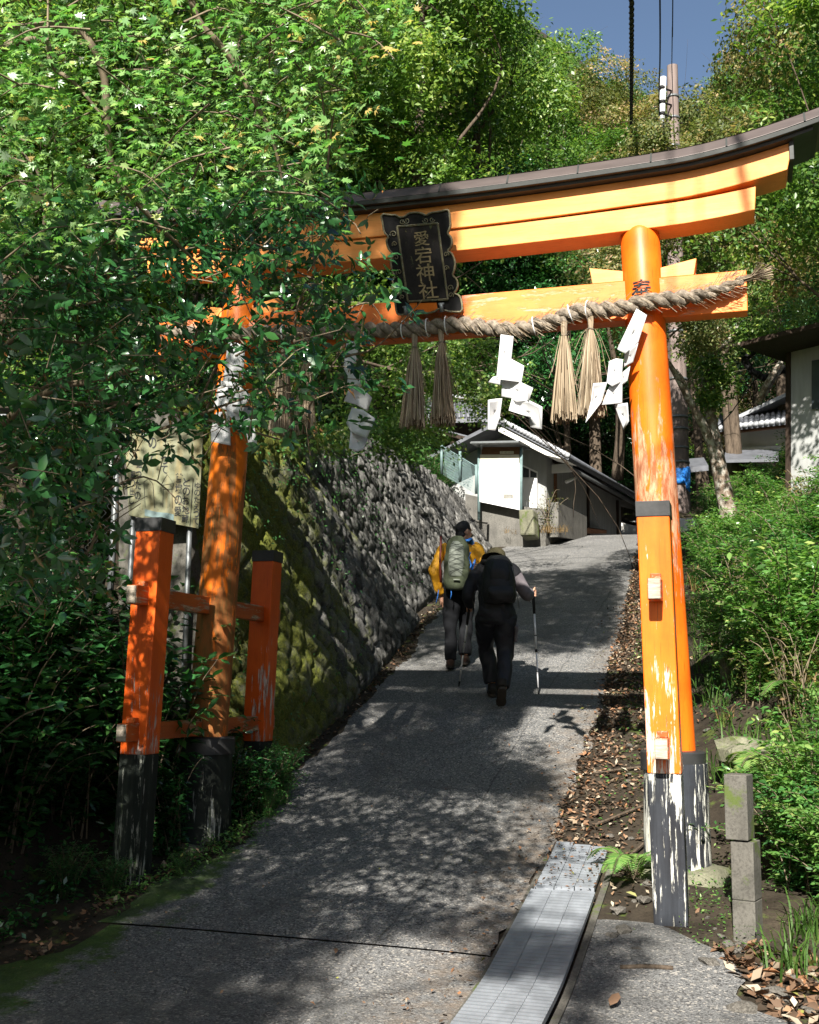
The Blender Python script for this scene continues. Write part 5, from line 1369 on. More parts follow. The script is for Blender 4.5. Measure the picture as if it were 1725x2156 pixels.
def sprays(rng, boughs, nspray, nleaf, srad, flat=.35, droop=.25, shell=.55):
    """boughs: (n,6) centre + radii. Leaves sit in flat drooping sprays spread through each bough."""
    out_c = []; out_n = []; out_t = []
    boughs = np.asarray(boughs, float)
    for bgh in boughs:
        u = nrm(rng.normal(size=(nspray, 3))); r = rng.uniform(shell, 1, (nspray, 1))
        c = bgh[:3]+u*r*bgh[3:6]
        nn = nrm(u*np.array([.75, .75, .5])+np.array([0, -.35, .65])+rng.normal(0, .22, (nspray, 3)))
        st = rng.normal(0, .13, nspray)
        for i in range(nspray):
            m = nleaf; a = rng.uniform(0, 6.283, m); q = np.sqrt(rng.uniform(0, 1, m))*srad*rng.uniform(.6, 1.3)
            t1 = nrm(np.cross(nn[i], rng.normal(size=3))); t2 = np.cross(nn[i], t1)
            p = c[i]+t1*(np.cos(a)*q)[:, None]*1.35+t2*(np.sin(a)*q)[:, None]*.8+nn[i]*rng.normal(0, srad*flat*.4, m)[:, None]
            p[:, 2] -= droop*(q/srad)**2*srad*.5
            out_c.append(p); out_n.append(nn[i]+rng.normal(0, .42, (m, 3))); out_t.append(np.clip(.45+st[i]+rng.normal(0, .16, m), 0, 1))
    return np.concatenate(out_c), np.concatenate(out_n), np.concatenate(out_t)
def wob(P, rng, a):
    P = np.array(P, float); P[1:-1] += rng.normal(0, a, P[1:-1].shape); return P
def trunk_mesh(name, base, top, r0, limbs, rng, mat, rl=.3, k=9, twig=None):
    mb = MB(); base = np.array(base, float); top = np.array(top, float)
    P = [base, base+(top-base)*.3, base+(top-base)*.62, top]
    c = catmull(wob(P, rng, r0*.6), 5); mb.tube(c, taper([r0*1.15, r0*.8, r0*.55, r0*.25], 0, len(c)), k)
    for l in limbs:
        l = np.array(l, float); j = int(len(c)*rng.uniform(.35, .9)); s_ = c[j]
        if l[2] < s_[2]-1: s_ = c[max(1, int(len(c)*.4))]
        mid = (s_+l)/2+rng.normal(0, .12*np.linalg.norm(l-s_), 3)+np.array([0, 0, .08*np.linalg.norm(l-s_)])
        q = catmull([s_, mid, l], 5); mb.tube(q, taper([r0*rl, r0*rl*.5, r0*.05], 0, len(q)), 6)
        for _ in range(3):
            e = l+rng.normal(0, .3*np.linalg.norm(l-s_), 3); q2 = catmull([q[len(q)//2], (q[-2]+e)/2, e], 4); mb.tube(q2, taper([r0*rl*.3, r0*.03], 0, len(q2)), 4)
    me = bpy.data.meshes.new(name); me.from_pydata(mb.v, [], mb.f); bm_fix(me)
    me.polygons.foreach_set('use_smooth', np.ones(len(me.polygons), bool)); me.materials.append(mat); return me
def inst(name, loc, label, cat, group, parts, rz=0, scale=1.0):
    r = empty(name, loc, label, cat, group); r.rotation_euler = (0, 0, rz); r.scale = (scale,)*3 if not hasattr(scale, '__len__') else scale
    for nm, me in parts:
        o = bpy.data.objects.new(nm, me); COL.objects.link(o); o.parent = r
    return r

# ------------------------------------------------------------------ forest prototypes (shared meshes)
def proto(seed, H, R, leafsize, nb, nspray, nleaf, srad, mat, tmpl=T_DIA, low=.25, trunk_r=None, flat=.35):
    rng = np.random.default_rng(seed); B_ = []
    for i in range(nb):
        h = rng.uniform(low, .95); rr = R*math.sqrt(max(.05, 1-((h-.5)/.62)**2))*rng.uniform(.35, .8); a = i*2.4+rng.uniform(-.5, .5)
        br = R*rng.uniform(.26, .44); B_.append((math.cos(a)*rr, math.sin(a)*rr, h*H, br, br, br*.62))
    B_.append((0, 0, H*.92, R*.45, R*.45, R*.35))
    C, Nn, T = sprays(rng, B_, nspray, nleaf, srad, flat)
    T = T+.55*(vnoise(C[:, 0]*2+C[:, 1], C[:, 2]*1.4+C[:, 1], .8, seed)-.5)
    cr = leaves('crown', C, Nn, leafsize*rng.uniform(.7, 1.25, len(C)), tmpl, T, mat, rng)
    tr = trunk_mesh('trunk', (0, 0, -1), (rng.normal(0, .3), rng.normal(0, .3), H*.85), trunk_r or H*.018, [b[:3] for b in B_[:8]], rng, M['bark'])
    return [('trunk', tr), ('crown', cr)]
PF = [proto(100+i, 8.5, 3.0, .17, 16, 26, 30, .50, M['leaf_far' if i % 2 else 'leaf_wood']) for i in range(3)]
PM = [proto(120+i, 8.0, 2.7, .105, 18, 36, 44, .42, M['leaf_wood']) for i in range(3)]
PB = [proto(140+i, 7.0, 2.4, .10, 18, 34, 42, .36, M['leaf_brown']) for i in range(2)]
PD = [proto(160+i, 7.5, 2.6, .11, 18, 34, 44, .40, M['leaf_ever'], T_DIA) for i in range(2)]

rng = np.random.default_rng(21)
# hillside trees: a jittered grid over the mountain side that closes the view
def put(P, x, y, lab, cat, group, sc_=1.0, name='tree', dz=0.):
    return inst(name, (x, y, float(zf(x, y))-.1+dz), lab, cat, group, P, rng.uniform(0, 6.28), sc_*np.array([rng.uniform(.9, 1.15), rng.uniform(.9, 1.15), rng.uniform(.9, 1.15)]))
nh = 0
for iy, y in enumerate(np.arange(29, 84, 4.4)):
    half = 5+.42*(y+8)
    for x in np.arange(-.45*y-9, .22*y+9, 4.3):
        xx = x+rng.uniform(-1.3, 1.3)+(iy % 2)*2.1; yy2 = y+rng.uniform(-1.3, 1.3)
        P_ = at(862, 700, 1)-CC; c = np.array([xx, yy2, float(zf(xx, yy2))+5])-CC; d = c@_F; u = 862+CF*(c@_R)/d
        if u < -150 or u > 1900: continue
        bad = False
        for off, hh in ((-2.6, 6.0), (-1.3, 8.0), (0, 9.0), (1.3, 8.0), (2.6, 6.0)):
            q = np.array([xx+off, yy2, float(zf(xx, yy2))+hh])-CC; uq = 862.5+CF*(q@_R)/(q@_F); vq = 1078-CF*(q@_U)/(q@_F)
            bad |= bool(1215 < uq < 1545 and vq < np.interp(uq, [1215, 1260, 1330, 1400, 1470, 1500, 1530, 1545], [-30, 30, 65, 90, 110, 75, 20, -20]))
        if bad: continue
        far = y > 42
        kind = PF if far else (PM if xx < 1 else (PB if rng.uniform() < .6 else PM))
        if u > 1380 and rng.uniform() < .8: kind = PB; far = False
        P = kind[rng.integers(len(kind))]
        if far: put(P, xx, yy2, 'leafy tree in the forest on the far upper hillside under the sky', 'tree', 'far hillside trees', 1.0)
        elif kind is PB: put(P, xx, yy2, 'leafy tree turning brown in the middle of the wooded hillside', 'tree', 'browning hillside trees', 1.0, dz=-.8)
        else: put(P, xx, yy2, 'green leafy tree on the wooded hillside behind the gate', 'tree', 'hillside trees', 1.0, dz=-.8)
        nh += 1
print('hill trees', nh)
# trees behind the gate: placed where their crowns show
def crown_at(P, u, v, D, H, lab, cat='tree', group=None, sc_=1.0, name='tree', rz=None):
    p = at(u, v, D); zb = p[2]-H*sc_*.58; gz = float(zf(p[0], p[1])); lo = min(gz-.3-zb, -.5)/sc_
    r = inst(name, (p[0], p[1], zb), lab, cat, group, [('limbs', P[0][1]), ('crown', P[1][1])], rng.uniform(0, 6.28), sc_)
    q = catmull([(0, 0, lo), (rng.normal(0, .1), rng.normal(0, .1), lo*.5), (0, 0, 1.2)], 5)
    o = MB().tube(q, taper([.14, .12, .10], 0, len(q)), 10).build('trunk', M['bark'], None, True); o.parent = r
    return r
for a in ((PM[0], 1010, 330, 34, 8, 'dark green tree behind the left half of the gate roof', 1.5),
          (PM[1], 880, 150, 31, 8, 'tall shaded green tree filling the top centre', 1.6),
          (PM[2], 1150, 400, 38, 8, 'green tree left of the black cable', 1.4),
          (PM[0], 940, 40, 42, 8, 'bright green treetop left of the patch of sky', 1.45),
          (PM[1], 700, 420, 30, 8, 'green tree behind the hanging maple leaves', 1.5),
          (PM[2], 480, 150, 26, 8, 'green tree seen through the near maple leaves at upper left', 1.5),
          (PM[0], 200, 220, 14, 8, 'green tree behind the near maple at the far upper left', .95),
          (PM[1], 330, 520, 15, 8, 'shaded green tree behind the near evergreen', .95),
          (PM[1], 40, 480, 13, 8, 'green tree behind the leaves at the left edge', .9),
          (PD[0], 940, 620, 34, 7.5, 'dark tree behind the name plaque', 1.4),
          (PD[1], 1190, 800, 32, 7.5, 'dark evergreen tree behind the tassels above the houses', 1.15),
          (PD[0], 1290, 940, 36, 7.5, 'dark evergreen tree behind the open shed roof', 1.1),
          (PD[1], 1060, 670, 33, 7.5, 'dark evergreen tree above the white house', 1.2),
          (PB[0], 1340, 330, 34, 7, 'browning tree below the white gear of the pole', .95),
          (PB[1], 1620, 330, 25, 7, 'browning tree right of the utility pole', .95),
          (PB[0], 1800, 110, 22, 7, 'browning tree filling the upper right corner', 1.1),
          (PB[1], 1374, 520, 16, 7, 'browning young tree in front of the utility pole, above the gate roof', .58),
          (PM[2], 1830, 330, 14.5, 8, 'green tree at the right end of the gate roof', .85),
          (PB[1], 1530, 520, 24, 7, 'browning tree behind the right end of the lintel', 1.0),
          (PM[0], 1800, 570, 19.5, 8, 'green tree right of the tie beam end', .75),
          (PD[1], 1470, 700, 28, 7.5, 'dark tree behind the right pillar', 1.0),
          (PD[0], 1600, 740, 33, 7.5, 'dark tree above the tiled house at right', 1.1),
          (PM[1], 1250, 560, 33, 8, 'green tree between plaque and right pillar', 1.15)):
    crown_at(a[0], a[1], a[2], a[3], a[4], a[5], sc_=a[6])

for i in range(16):
    put([PM, PD][i % 2][i % 2], -8.5-3.6*(i % 3)+rng.uniform(-1, 1), -4+1.9*i+rng.uniform(-1, 1), 'leafy tree on the steep slope beyond the left bank', 'tree', 'trees on the left slope')
# ------------------------------------------------------------------ maple boughs over the wall (finer leaves)
def bough_tree(name, lab, seed, spots, leafsize, nspray, nleaf, srad, mat, tmpl, base, top, r0, flat=.25, shell=.2, bark='bark', droop=.25, tb=0.):
    rg = np.random.default_rng(seed); spots = np.array(spots, float)
    C, Nn, T = sprays(rg, spots, nspray, nleaf, srad, flat, droop, shell)
    _k = open_sun(C, rg, 5, [LIT[7], LIT[9], LIT[10]], False); C, Nn, T = C[_k], Nn[_k], T[_k]
    root = empty(name, base, lab, 'tree')
    link('crown', leaves('crown', C, Nn, leafsize*rg.uniform(.7, 1.2, len(C)), tmpl, T+tb, mat, rg), root)
    link('trunk', trunk_mesh('trunk', base, top, r0, (spots[-6:] if seed == 31 else spots[:3])[:, :3], rg, M[bark], .32), root)
    return root
def S(u, v, D, r, rz=.55): p = at(u, v, D); return (p[0], p[1], p[2], r, r, r*rz)
bough_tree('maple_tree', 'layered green maple growing on the terrace above the stone wall, behind the tassels', 31,
    [S(760, 840, 13, .55), S(700, 900, 12.5, .6), S(840, 900, 14, .55), S(640, 800, 12.5, .7), S(880, 780, 14.5, .7), S(800, 930, 13.5, .45), S(960, 800, 15.5, .7), S(1000, 740, 16, .6), S(900, 900, 16, .55), S(740, 700, 13.5, .8), S(600, 900, 12, .6), S(1020, 850, 17, .5), S(930, 700, 15, .8), S(820, 640, 14, .9), S(1100, 860, 19, .6), S(1170, 880, 21, .7), S(1230, 860, 22, .7), S(1080, 780, 18, .7)],
    .075, 34, 34, .30, M['leaf_wood'], T_MAP, (-4.6, 6.5, 4.2), (-4.3, 6.3, 8.5), .16)
bough_tree('maple_tree', 'small maple with layered sunlit branches above the house roofs', 32,
    [S(1290, 830, 24, .7), S(1210, 800, 24, .7), S(1130, 700, 25, .9), S(1260, 740, 26, .9), S(1170, 640, 26, .9), S(1050, 620, 26, .9), S(980, 900, 23, .5), S(930, 930, 22, .5), S(870, 930, 20, .5)],
    .095, 34, 34, .36, M['leaf_bright'], T_MAP, tuple(at(1300, 1010, 28)), tuple(at(1270, 640, 27)), .14)

# ------------------------------------------------------------------ the near maple, upper left
rg = np.random.default_rng(41)
from_poly = lambda P, n, rg: None
def in_poly(P, u, v):
    P = np.array(P, float); ins = np.zeros(len(u), bool); j = len(P)-1
    for i in range(len(P)):
        c = ((P[i, 1] > v) != (P[j, 1] > v)) & (u < (P[j, 0]-P[i, 0])*(v-P[i, 1])/(P[j, 1]-P[i, 1]+1e-12)+P[i, 0]); ins ^= c; j = i
    return ins
def region(P, n, D0, D1, rg, power=1.0):
    P = np.array(P, float); out = []
    while sum(len(o) for o in out) < n:
        k = 4*n+20; u = rg.uniform(P[:, 0].min(), P[:, 0].max(), k); v = rg.uniform(P[:, 1].min(), P[:, 1].max(), k)
        m = in_poly(P, u, v)
        if not m.any(): continue
        d = D0+(D1-D0)*rg.uniform(0, 1, m.sum())**power
        out.append(np.stack([at(a, b, c) for a, b, c in zip(u[m], v[m], d)]))
    return np.concatenate(out)[:n]
PA = [(-150, -260), (830, -260), (815, 40), (770, 130), (735, 200), (760, 300), (735, 400), (660, 430), (570, 400), (480, 440), (380, 420), (250, 470), (130, 500), (-150, 540)]
NA = region(PA, 800, 3.3, 5.8, rg)
big = []   # the rest of the crown, out of the picture to the left and above
for c, r, n in (((-2.3, -5.2, 3.7), (1.5, 1.7, 1.5), 230), ((-2.7, -4.7, 6.0), (2.0, 2.0, 1.6), 200), ((-.9, -4.6, 5.7), (.9, 1.2, .7), 70)):
    u = nrm(rg.normal(size=(n, 3)))*rg.uniform(.2, 1, (n, 1))**.5; big.append(np.array(c)+u*np.array(r))
big = np.concatenate(big)
def twigs(name, C, rg, mat, root, length, r, k=3):
    mb = MB()
    for c in C:
        d = nrm(rg.normal(size=3)*np.array([1, 1, .4])); L_ = length*rg.uniform(.6, 1.3)
        P = catmull([c-d*L_*.6-np.array([0, 0, .04]), c, c+d*L_*.4-np.array([0, 0, .03])], 3)
        mb.tube(P, taper([r, r*.4], 0, len(P)), k, cap=False)
    return link(name, raw_mesh(name, mb.v, np.array(mb.f), mat=mat, smooth=True), root)
def spray_leaves(C0, nleaf, srad, rg, flat=.25, out=None, droop=.35):
    Cs = []; Ns = []; Ts = []
    for c in C0:
        nn = nrm(np.array([rg.normal(0, .3), rg.normal(-.5, .3), 1.0])); st = rg.normal(0, .14); m = nleaf
        a = rg.uniform(0, 6.283, m); q = np.sqrt(rg.uniform(0, 1, m))*srad
        t1 = nrm(np.cross(nn, rg.normal(size=3))); t2 = np.cross(nn, t1)
        p = c+t1*(np.cos(a)*q)[:, None]*1.5+t2*(np.sin(a)*q)[:, None]*.75+nn*rg.normal(0, srad*flat, m)[:, None]; p[:, 2] -= droop*(q/srad)**2*srad
        Cs.append(p); Ns.append(nn+rg.normal(0, .38, (m, 3))+np.array([0, -.25, 0])); Ts.append(.5+st+rg.normal(0, .17, m))
    return np.concatenate(Cs), np.concatenate(Ns), np.concatenate(Ts)
root = empty('maple_tree', (-3.0, -5.0, float(zf(-3.0, -5.0))), 'near maple with bright sunlit star shaped leaves filling the upper left', 'tree')
C, Nn, T = spray_leaves(NA, 19, .135, rg)
_k = open_sun(C, rg, 8, [SLIT], False) & (open_sun(C, rg, 16, LIT[:3], False) | (rg.uniform(0, 1, len(C)) < .4)); C, Nn, T = C[_k], Nn[_k], T[_k]
link('crown', leaves('crown', C, Nn, .051*rg.uniform(.45, 1.3, len(C)), T_MAP, T, M['leaf_maple'], rg), root)
C, Nn, T = spray_leaves(big, 22, .22, rg)
_k = open_sun(C, rg, 12); C, Nn, T = C[_k], Nn[_k], T[_k]
link('high_crown', leaves('high_crown', C, Nn, .075*rg.uniform(.8, 1.2, len(C)), T_MAP, T, M['leaf_maple'], rg), root)
twigs('twigs', NA[::4], rg, M['twig'], root, .32, .0045)
mb = MB(); bz = float(zf(-3.0, -5.0))
c = catmull([(-3.0, -5.0, bz-.3), (-2.9, -4.95, 1.2), (-2.7, -4.8, 3.0), (-2.4, -4.8, 5.6)], 6); mb.tube(c, taper([.17, .13, .10, .05], 0, len(c)), 12)
for P, r in (([(-2.8, -4.9, 2.2), tuple(at(40, 60, 4.2)), tuple(at(250, 380, 4.3)), tuple(at(420, 560, 4.6))], .028),
             ([(-2.75, -4.85, 2.6), tuple(at(180, -60, 4.1)), tuple(at(430, 60, 4.2)), tuple(at(560, 260, 4.3)), tuple(at(600, 400, 4.4))], .024),
             ([(-2.8, -4.9, 2.0), tuple(at(-60, 130, 4.4)), tuple(at(120, 150, 4.3)), tuple(at(230, 260, 4.2))], .022),
             ([(-2.6, -4.8, 3.5), (-1.4, -4.6, 4.6), tuple(at(500, -150, 4.4)), tuple(at(720, 60, 4.6))], .03),
             ([(-2.6, -4.8, 4.2), (-1.4, -4.8, 5.4), (-.7, -4.5, 5.7)], .05)):
    c = catmull(P, 8); mb.tube(c, taper([r, r*.55, r*.2], 0, len(c)), 8)
link('trunk', raw_mesh('trunk', *(lambda m: (m.v, np.array([f if len(f) == 4 else f for f in m.f if len(f) == 4])))(mb), mat=M['twig'], smooth=True), root)

# ------------------------------------------------------------------ the near evergreen, mid left
rg = np.random.default_rng(51)
PBv = [(-150, 470), (150, 480), (330, 450), (480, 440), (560, 470), (600, 560), (560, 620), (640, 640), (690, 690), (735, 700), (745, 760), (700, 800), (690, 850), (620, 870), (540, 860), (560, 900), (525, 960), (470, 900), (400, 920), (330, 930), (250, 900), (240, 1020), (200, 1100), (240, 1180), (150, 1210), (40, 1250), (-150, 1260)]
NB_ = region(PBv, 400, 3.7, 6.0, rg)
PB3 = [(520, 400), (640, 425), (700, 410), (690, 470), (560, 520), (500, 470)]
PB2 = [(560, 450), (680, 450), (740, 520), (770, 545), (740, 600), (770, 640), (740, 690), (600, 690), (540, 600)]
NB2 = np.concatenate([region(PB2, 30, 4.2, 5.2, rg), region(PB3, 34, 4.2, 5.4, rg), region([(300, 400), (520, 400), (560, 520), (300, 540)], 50, 4.6, 5.6, rg)])
root = empty('evergreen_tree', (-2.6, -2.6, float(zf(-2.6, -2.6))), 'dark glossy evergreen tree reaching in front of the left end of the gate', 'tree')
def whorls(C0, rg, nper, ls):
    """leaves in whorls at twig tips"""
    Cs = []; Ns = []; Ax = []; Ts = []; St = []
    for c in C0:
        for _ in range(nper):
            tip = c+rg.normal(0, .085, 3)*np.array([1.3, 1.1, .8]); d = nrm(rg.normal(size=3)*np.array([1, 1, .5])+np.array([.4, -.1, .25]))
            st = rg.normal(0, .12); m = rg.integers(5, 9); t1 = nrm(np.cross(d, rg.normal(size=3))); t2 = np.cross(d, t1)
            a = np.arange(m)*2.4+rg.uniform(0, 6)
            o = t1*np.cos(a)[:, None]+t2*np.sin(a)[:, None]; ax = nrm(o+d*rg.uniform(.2, .9, (m, 1)))
            Cs.append(tip-d*(np.arange(m)*.006)[:, None]); Ns.append(nrm(d*1.0-o*.4+np.array([0, 0, .45])+rg.normal(0, .2, (m, 3)))); Ax.append(ax); Ts.append(.45+st+rg.normal(0, .16, m)); St.append((tip, d))
    return np.concatenate(Cs), np.concatenate(Ns), np.concatenate(Ax), np.concatenate(Ts), St
C, Nn, Ax, T, St = whorls(np.concatenate([NB_, NB2]), rg, 4, .07)
_k = open_sun(C, rg, 6, [SLIT], False) & (open_sun(C, rg, 16, LIT[:3], False) | (rg.uniform(0, 1, len(C)) < .62)); C, Nn, Ax, T = C[_k], Nn[_k], Ax[_k], T[_k]
link('crown', leaves('crown', C, Nn, .068*rg.uniform(.45, 1.15, len(C)), T_OVAL, T, M['leaf_ever'], rg, Ax), root)
mb = MB()
for tip, d in St[::5]:
    mb.tube([tip+d*.01, tip-d*.05+rg.normal(0, .006, 3), tip-d*.16+np.array([-.04, 0, -.02])+rg.normal(0, .02, 3)], [.0014, .002, .003], 3, cap=False)
bz = float(zf(-2.6, -2.6))
for P, r in (([(-2.6, -2.6, bz-.3), (-2.5, -2.6, 1.0), (-2.2, -2.7, 2.2), (-1.9, -2.9, 3.2)], .09),
             ([(-2.3, -2.7, 1.9), tuple(at(60, 850, 5.0)), tuple(at(210, 800, 4.8)), tuple(at(330, 760, 4.7)), tuple(at(350, 720, 4.7))], .022),
             ([(-2.3, -2.7, 1.9), tuple(at(80, 880, 5.3)), tuple(at(280, 850, 5.1)), tuple(at(420, 880, 5.2)), tuple(at(590, 925, 5.4))], .016),
             ([(-2.1, -2.8, 2.4), tuple(at(60, 690, 4.8)), tuple(at(180, 640, 4.6)), tuple(at(290, 630, 4.6))], .013),
             ([(-2.1, -2.8, 2.4), tuple(at(0, 540, 4.7)), tuple(at(110, 555, 4.6)), tuple(at(230, 590, 4.6))], .011),
             ([(-2.0, -2.8, 2.8), tuple(at(200, 520, 5)), tuple(at(480, 520, 5)), tuple(at(690, 600, 5))], .014),
             ([(-2.3, -2.7, 1.9), tuple(at(150, 930, 5.4)), tuple(at(330, 905, 5.3)), tuple(at(480, 850, 5.2)), tuple(at(640, 800, 5.2))], .014)):
    c = catmull(P, 8); mb.tube(c, taper([r, r*.6, r*.3], 0, len(c)), 8, cap=False)
for i in range(70):
    c = region(PBv, 1, 4.4, 5.6, rg)[0]; d = nrm(np.array([rg.uniform(.3, 1), rg.normal(0, .3), rg.normal(.1, .35)])); L_ = rg.uniform(.2, .55)
    q = catmull([c, c+d*L_*.5+rg.normal(0, .04, 3), c+d*L_+rg.normal(0, .06, 3)], 4); mb.tube(q, taper([.006, .0018], 0, len(q)), 4, cap=False)
f4 = [f if len(f) == 4 else f+(f[-1],) for f in mb.f]
link('trunk', raw_mesh('trunk', mb.v, np.array(f4), mat=M['twig'], smooth=True), root)

# ------------------------------------------------------------------ tall trees standing behind the viewpoint, shading the lane
def shade_tree(lab, base, top, r0, blobs, seed, nleaf, ls, srad, mat):
    rg = np.random.default_rng(seed); C0 = []
    for c, r, n in blobs:
        u = nrm(rg.normal(size=(n, 3)))*rg.uniform(.1, 1, (n, 1))**.5; C0.append(np.array(c)+u*np.array(r))
    C0 = np.concatenate(C0)
    root = empty('tree', base, lab, 'tree'); C, Nn, T = spray_leaves(C0, nleaf, srad, rg)
    _k = open_sun(C, rg); C, Nn, T = C[_k], Nn[_k], T[_k]
    link('crown', leaves('crown', C, Nn, ls*rg.uniform(.8, 1.2, len(C)), T_MAP, T, mat, rg), root)
    link('trunk', trunk_mesh('trunk', base, top, r0, [b[0] for b in blobs], rg, M['bark'], .4), root)
    return root
# shading canopies: where their leaves hang is worked out from where the lane lies in shade
shade_tree('tall tree behind the viewpoint whose high crown shades the upper lane', (-5.2, -4.5, float(zf(-5.2, -4.5))), (-3.2, -3.5, 11.5), .24,
    [((.25, -1.0, 9.0), (1.6, 2.8, 1.3), 1000), ((-1.4, -2.2, 9.0), (1.3, 2.2, 1.4), 330), ((.2, 1.4, 10.3), (1.5, 1.6, .8), 380)], 61, 22, .09, .24, M['leaf_wood'])
shade_tree('leafy tree behind the viewpoint whose low branches dapple the foreground', (-3.2, -11.8, float(zf(-3.2, -11.8))), (-1.4, -10.8, 8.2), .16,
    [((.6, -10.5, 6.0), (1.6, .9, 1.0), 420), ((-1.2, -10.3, 6.6), (1.1, 1.0, 1.6), 300), ((1.7, -10.6, 5.9), (.8, .7, .9), 150), ((-.7, -10.8, 5.8), (1.1, .8, .9), 260), ((.4, -8.4, 8.3), (1.5, 1.0, 1.2), 560), ((.1, -8.0, 10.1), (1.4, 1.2, 1.0), 400)], 62, 20, .085, .24, M['leaf_wood'])
shade_tree('leafy tree behind the viewpoint on the right shading the lower right corner', (4.6, -11.5, float(zf(4.6, -11.5))), (3.4, -11, 8.5), .15,
    [((3.7, -10.5, 7.2), (.62, .8, 1.0), 90)], 63, 20, .085, .22, M['leaf_wood'])

# ------------------------------------------------------------------ lichen covered tree at right
LT = empty('lichen_tree', tuple(at(1530, 1085, 17)), 'pale lichen covered forked tree trunk leaning beside the right pillar', 'tree')
mb = MB()
def px(P, D=11): return [tuple(at(u, v, d if d else D)) for u, v, d in P]
for P, r in (([(1542, 1130, 11), (1536, 1090, 11), (1522, 1020, 11), (1506, 940, 11), (1496, 870, 11.05), (1498, 800, 11.1), (1502, 740, 11.2), (1530, 640, 11.6)], (.16, .125, .115, .10, .082, .07, .06, .03)),
             ([(1512, 975, 11), (1488, 910, 10.9), (1455, 848, 10.8), (1424, 790, 10.75), (1395, 740, 10.8)], (.075, .062, .05, .04, .02)),
             ([(1497, 860, 11.05), (1484, 800, 11.2), (1478, 760, 11.3), (1465, 700, 11.5)], (.05, .042, .034, .02)),
             ([(1462, 862, 10.8), (1442, 805, 10.9), (1425, 778, 11)], (.026, .02, .014)), ([(1440, 820, 10.8), (1460, 790, 10.6), (1474, 772, 10.5)], (.018, .013, .008)),
             ([(1502, 745, 11.2), (1530, 730, 11), (1575, 722, 10.9), (1620, 712, 10.8)], (.035, .028, .018, .01)), ([(1520, 735, 11.1), (1545, 700, 11.2), (1570, 660, 11.3)], (.03, .022, .014)),
             ([(1446, 812, 10.8), (1430, 800, 10.6), (1415, 796, 10.5)], (.014, .01, .007))):
    c = catmull(px([(u, v, d*17/11) for u, v, d in P]), 7); mb.tube(c, taper([q*1.1 for q in r], 0, len(c)), 12)
f4 = [f for f in mb.f if len(f) == 4]
link('trunk', raw_mesh('trunk', mb.v, np.array(f4), mat=M['lichen'], smooth=True), LT)
rg = np.random.default_rng(71)
spots = [S(1480, 720, 17.6, .45), S(1520, 800, 17.1, .25), S(1540, 690, 17.6, .6), S(1600, 700, 17.3, .5), S(1470, 640, 18, .8), S(1560, 600, 18, .9), S(1500, 770, 17.1, .28), S(1640, 660, 17.6, .8), S(1490, 840, 17.05, .2)]
C, Nn, T = sprays(rg, spots, 30, 30, .2, .5, .2, .3)
link('crown', leaves('crown', C, Nn, .075*rg.uniform(.7, 1.2, len(C)), T_OVAL, T, M['leaf_wood'], rg), LT)
# bare twig tree in the gap at right
bt = MB()
for P, r in (([(1597, 850, 17), (1612, 815, 17), (1640, 770, 17), (1662, 735, 17)], .06), ([(1600, 846, 17), (1630, 800, 17.1), (1650, 770, 17.2)], .04)):
    c = catmull(px(P), 6); bt.tube(c, taper([r, r*.6], 0, len(c)), 8)
tag(bt.build('bare_trunk', M['lichen'], None, True), 'pale slanting bare trunks in the dark gap left of the grey building', 'tree')

# ------------------------------------------------------------------ shrubs and undergrowth
def shrub_proto(seed, H, n_stem, leafsize, mat, tmpl, whl=7, spread=.5, gap=.07, bark='twig', stem_r=.006):
    rg = np.random.default_rng(seed); mb = MB(); Cs = []; Ns = []; Ax = []; Ts = []
    for i in range(n_stem):
        a = rg.uniform(0, 6.28); l = H*rg.uniform(.55, 1.1); o = np.array([math.cos(a), math.sin(a), 0])*spread*rg.uniform(.3, 1)
        b = np.array([rg.normal(0, .06), rg.normal(0, .06), -.08])
        P = catmull([b, b+o*.25+np.array([0, 0, l*.5]), b+o*.75+np.array([0, 0, l*.85]), b+o*1.15+np.array([0, 0, l*rg.uniform(.85, 1.0)])], 6)
        mb.tube(P, taper([stem_r, stem_r*.4], 0, len(P)), 4, cap=False); st = rg.normal(0, .12)
        s_ = np.r_[0, np.cumsum(np.linalg.norm(np.diff(P, axis=0), axis=1))]
        for d in np.arange(s_[-1]*.15, s_[-1], gap):
            p = np.array([np.interp(d, s_, P[:, k]) for k in range(3)]); m = whl
            aa = rg.uniform(0, 6.28, m); out = np.stack([np.cos(aa), np.sin(aa), rg.uniform(-.1, .5, m)], -1)
            Cs.append(p+out*rg.uniform(.0, .09, (m, 1))); Ax.append(out); Ns.append(np.array([0, 0, 1])+rg.normal(0, .35, (m, 3))); Ts.append(.45+st+rg.normal(0, .17, m))
    C = np.concatenate(Cs)
    f4 = [f for f in mb.f if len(f) == 4]
    return [('stems', raw_mesh('stems', mb.v, np.array(f4), mat=M[bark], smooth=True)),
            ('foliage', leaves('foliage', C, np.concatenate(Ns), leafsize*rg.uniform(.6, 1.25, len(C)), tmpl, np.concatenate(Ts), M[mat], rg, np.concatenate(Ax)))]
SH_D = [shrub_proto(200+i, 1.1, 22, .085, 'leaf_ever', T_OVAL, 6, .55) for i in range(2)]
SH_G = [shrub_proto(210+i, 1.0, 30, .062, 'leaf_bright', T_OVAL, 8, .6, .05) for i in range(3)]
SH_S = [shrub_proto(220+i, .9, 28, .05, 'leaf_shrub', T_OVAL, 8, .5, .05) for i in range(2)]
SH_L = [shrub_proto(230+i, .55, 14, .05, 'leaf_bright', T_DIA, 7, .3, .05) for i in range(2)]
SH_B = [shrub_proto(240, .9, 16, .045, 'leaf_brown', T_DIA, 4, .35, .09)]
rng = np.random.default_rng(81)
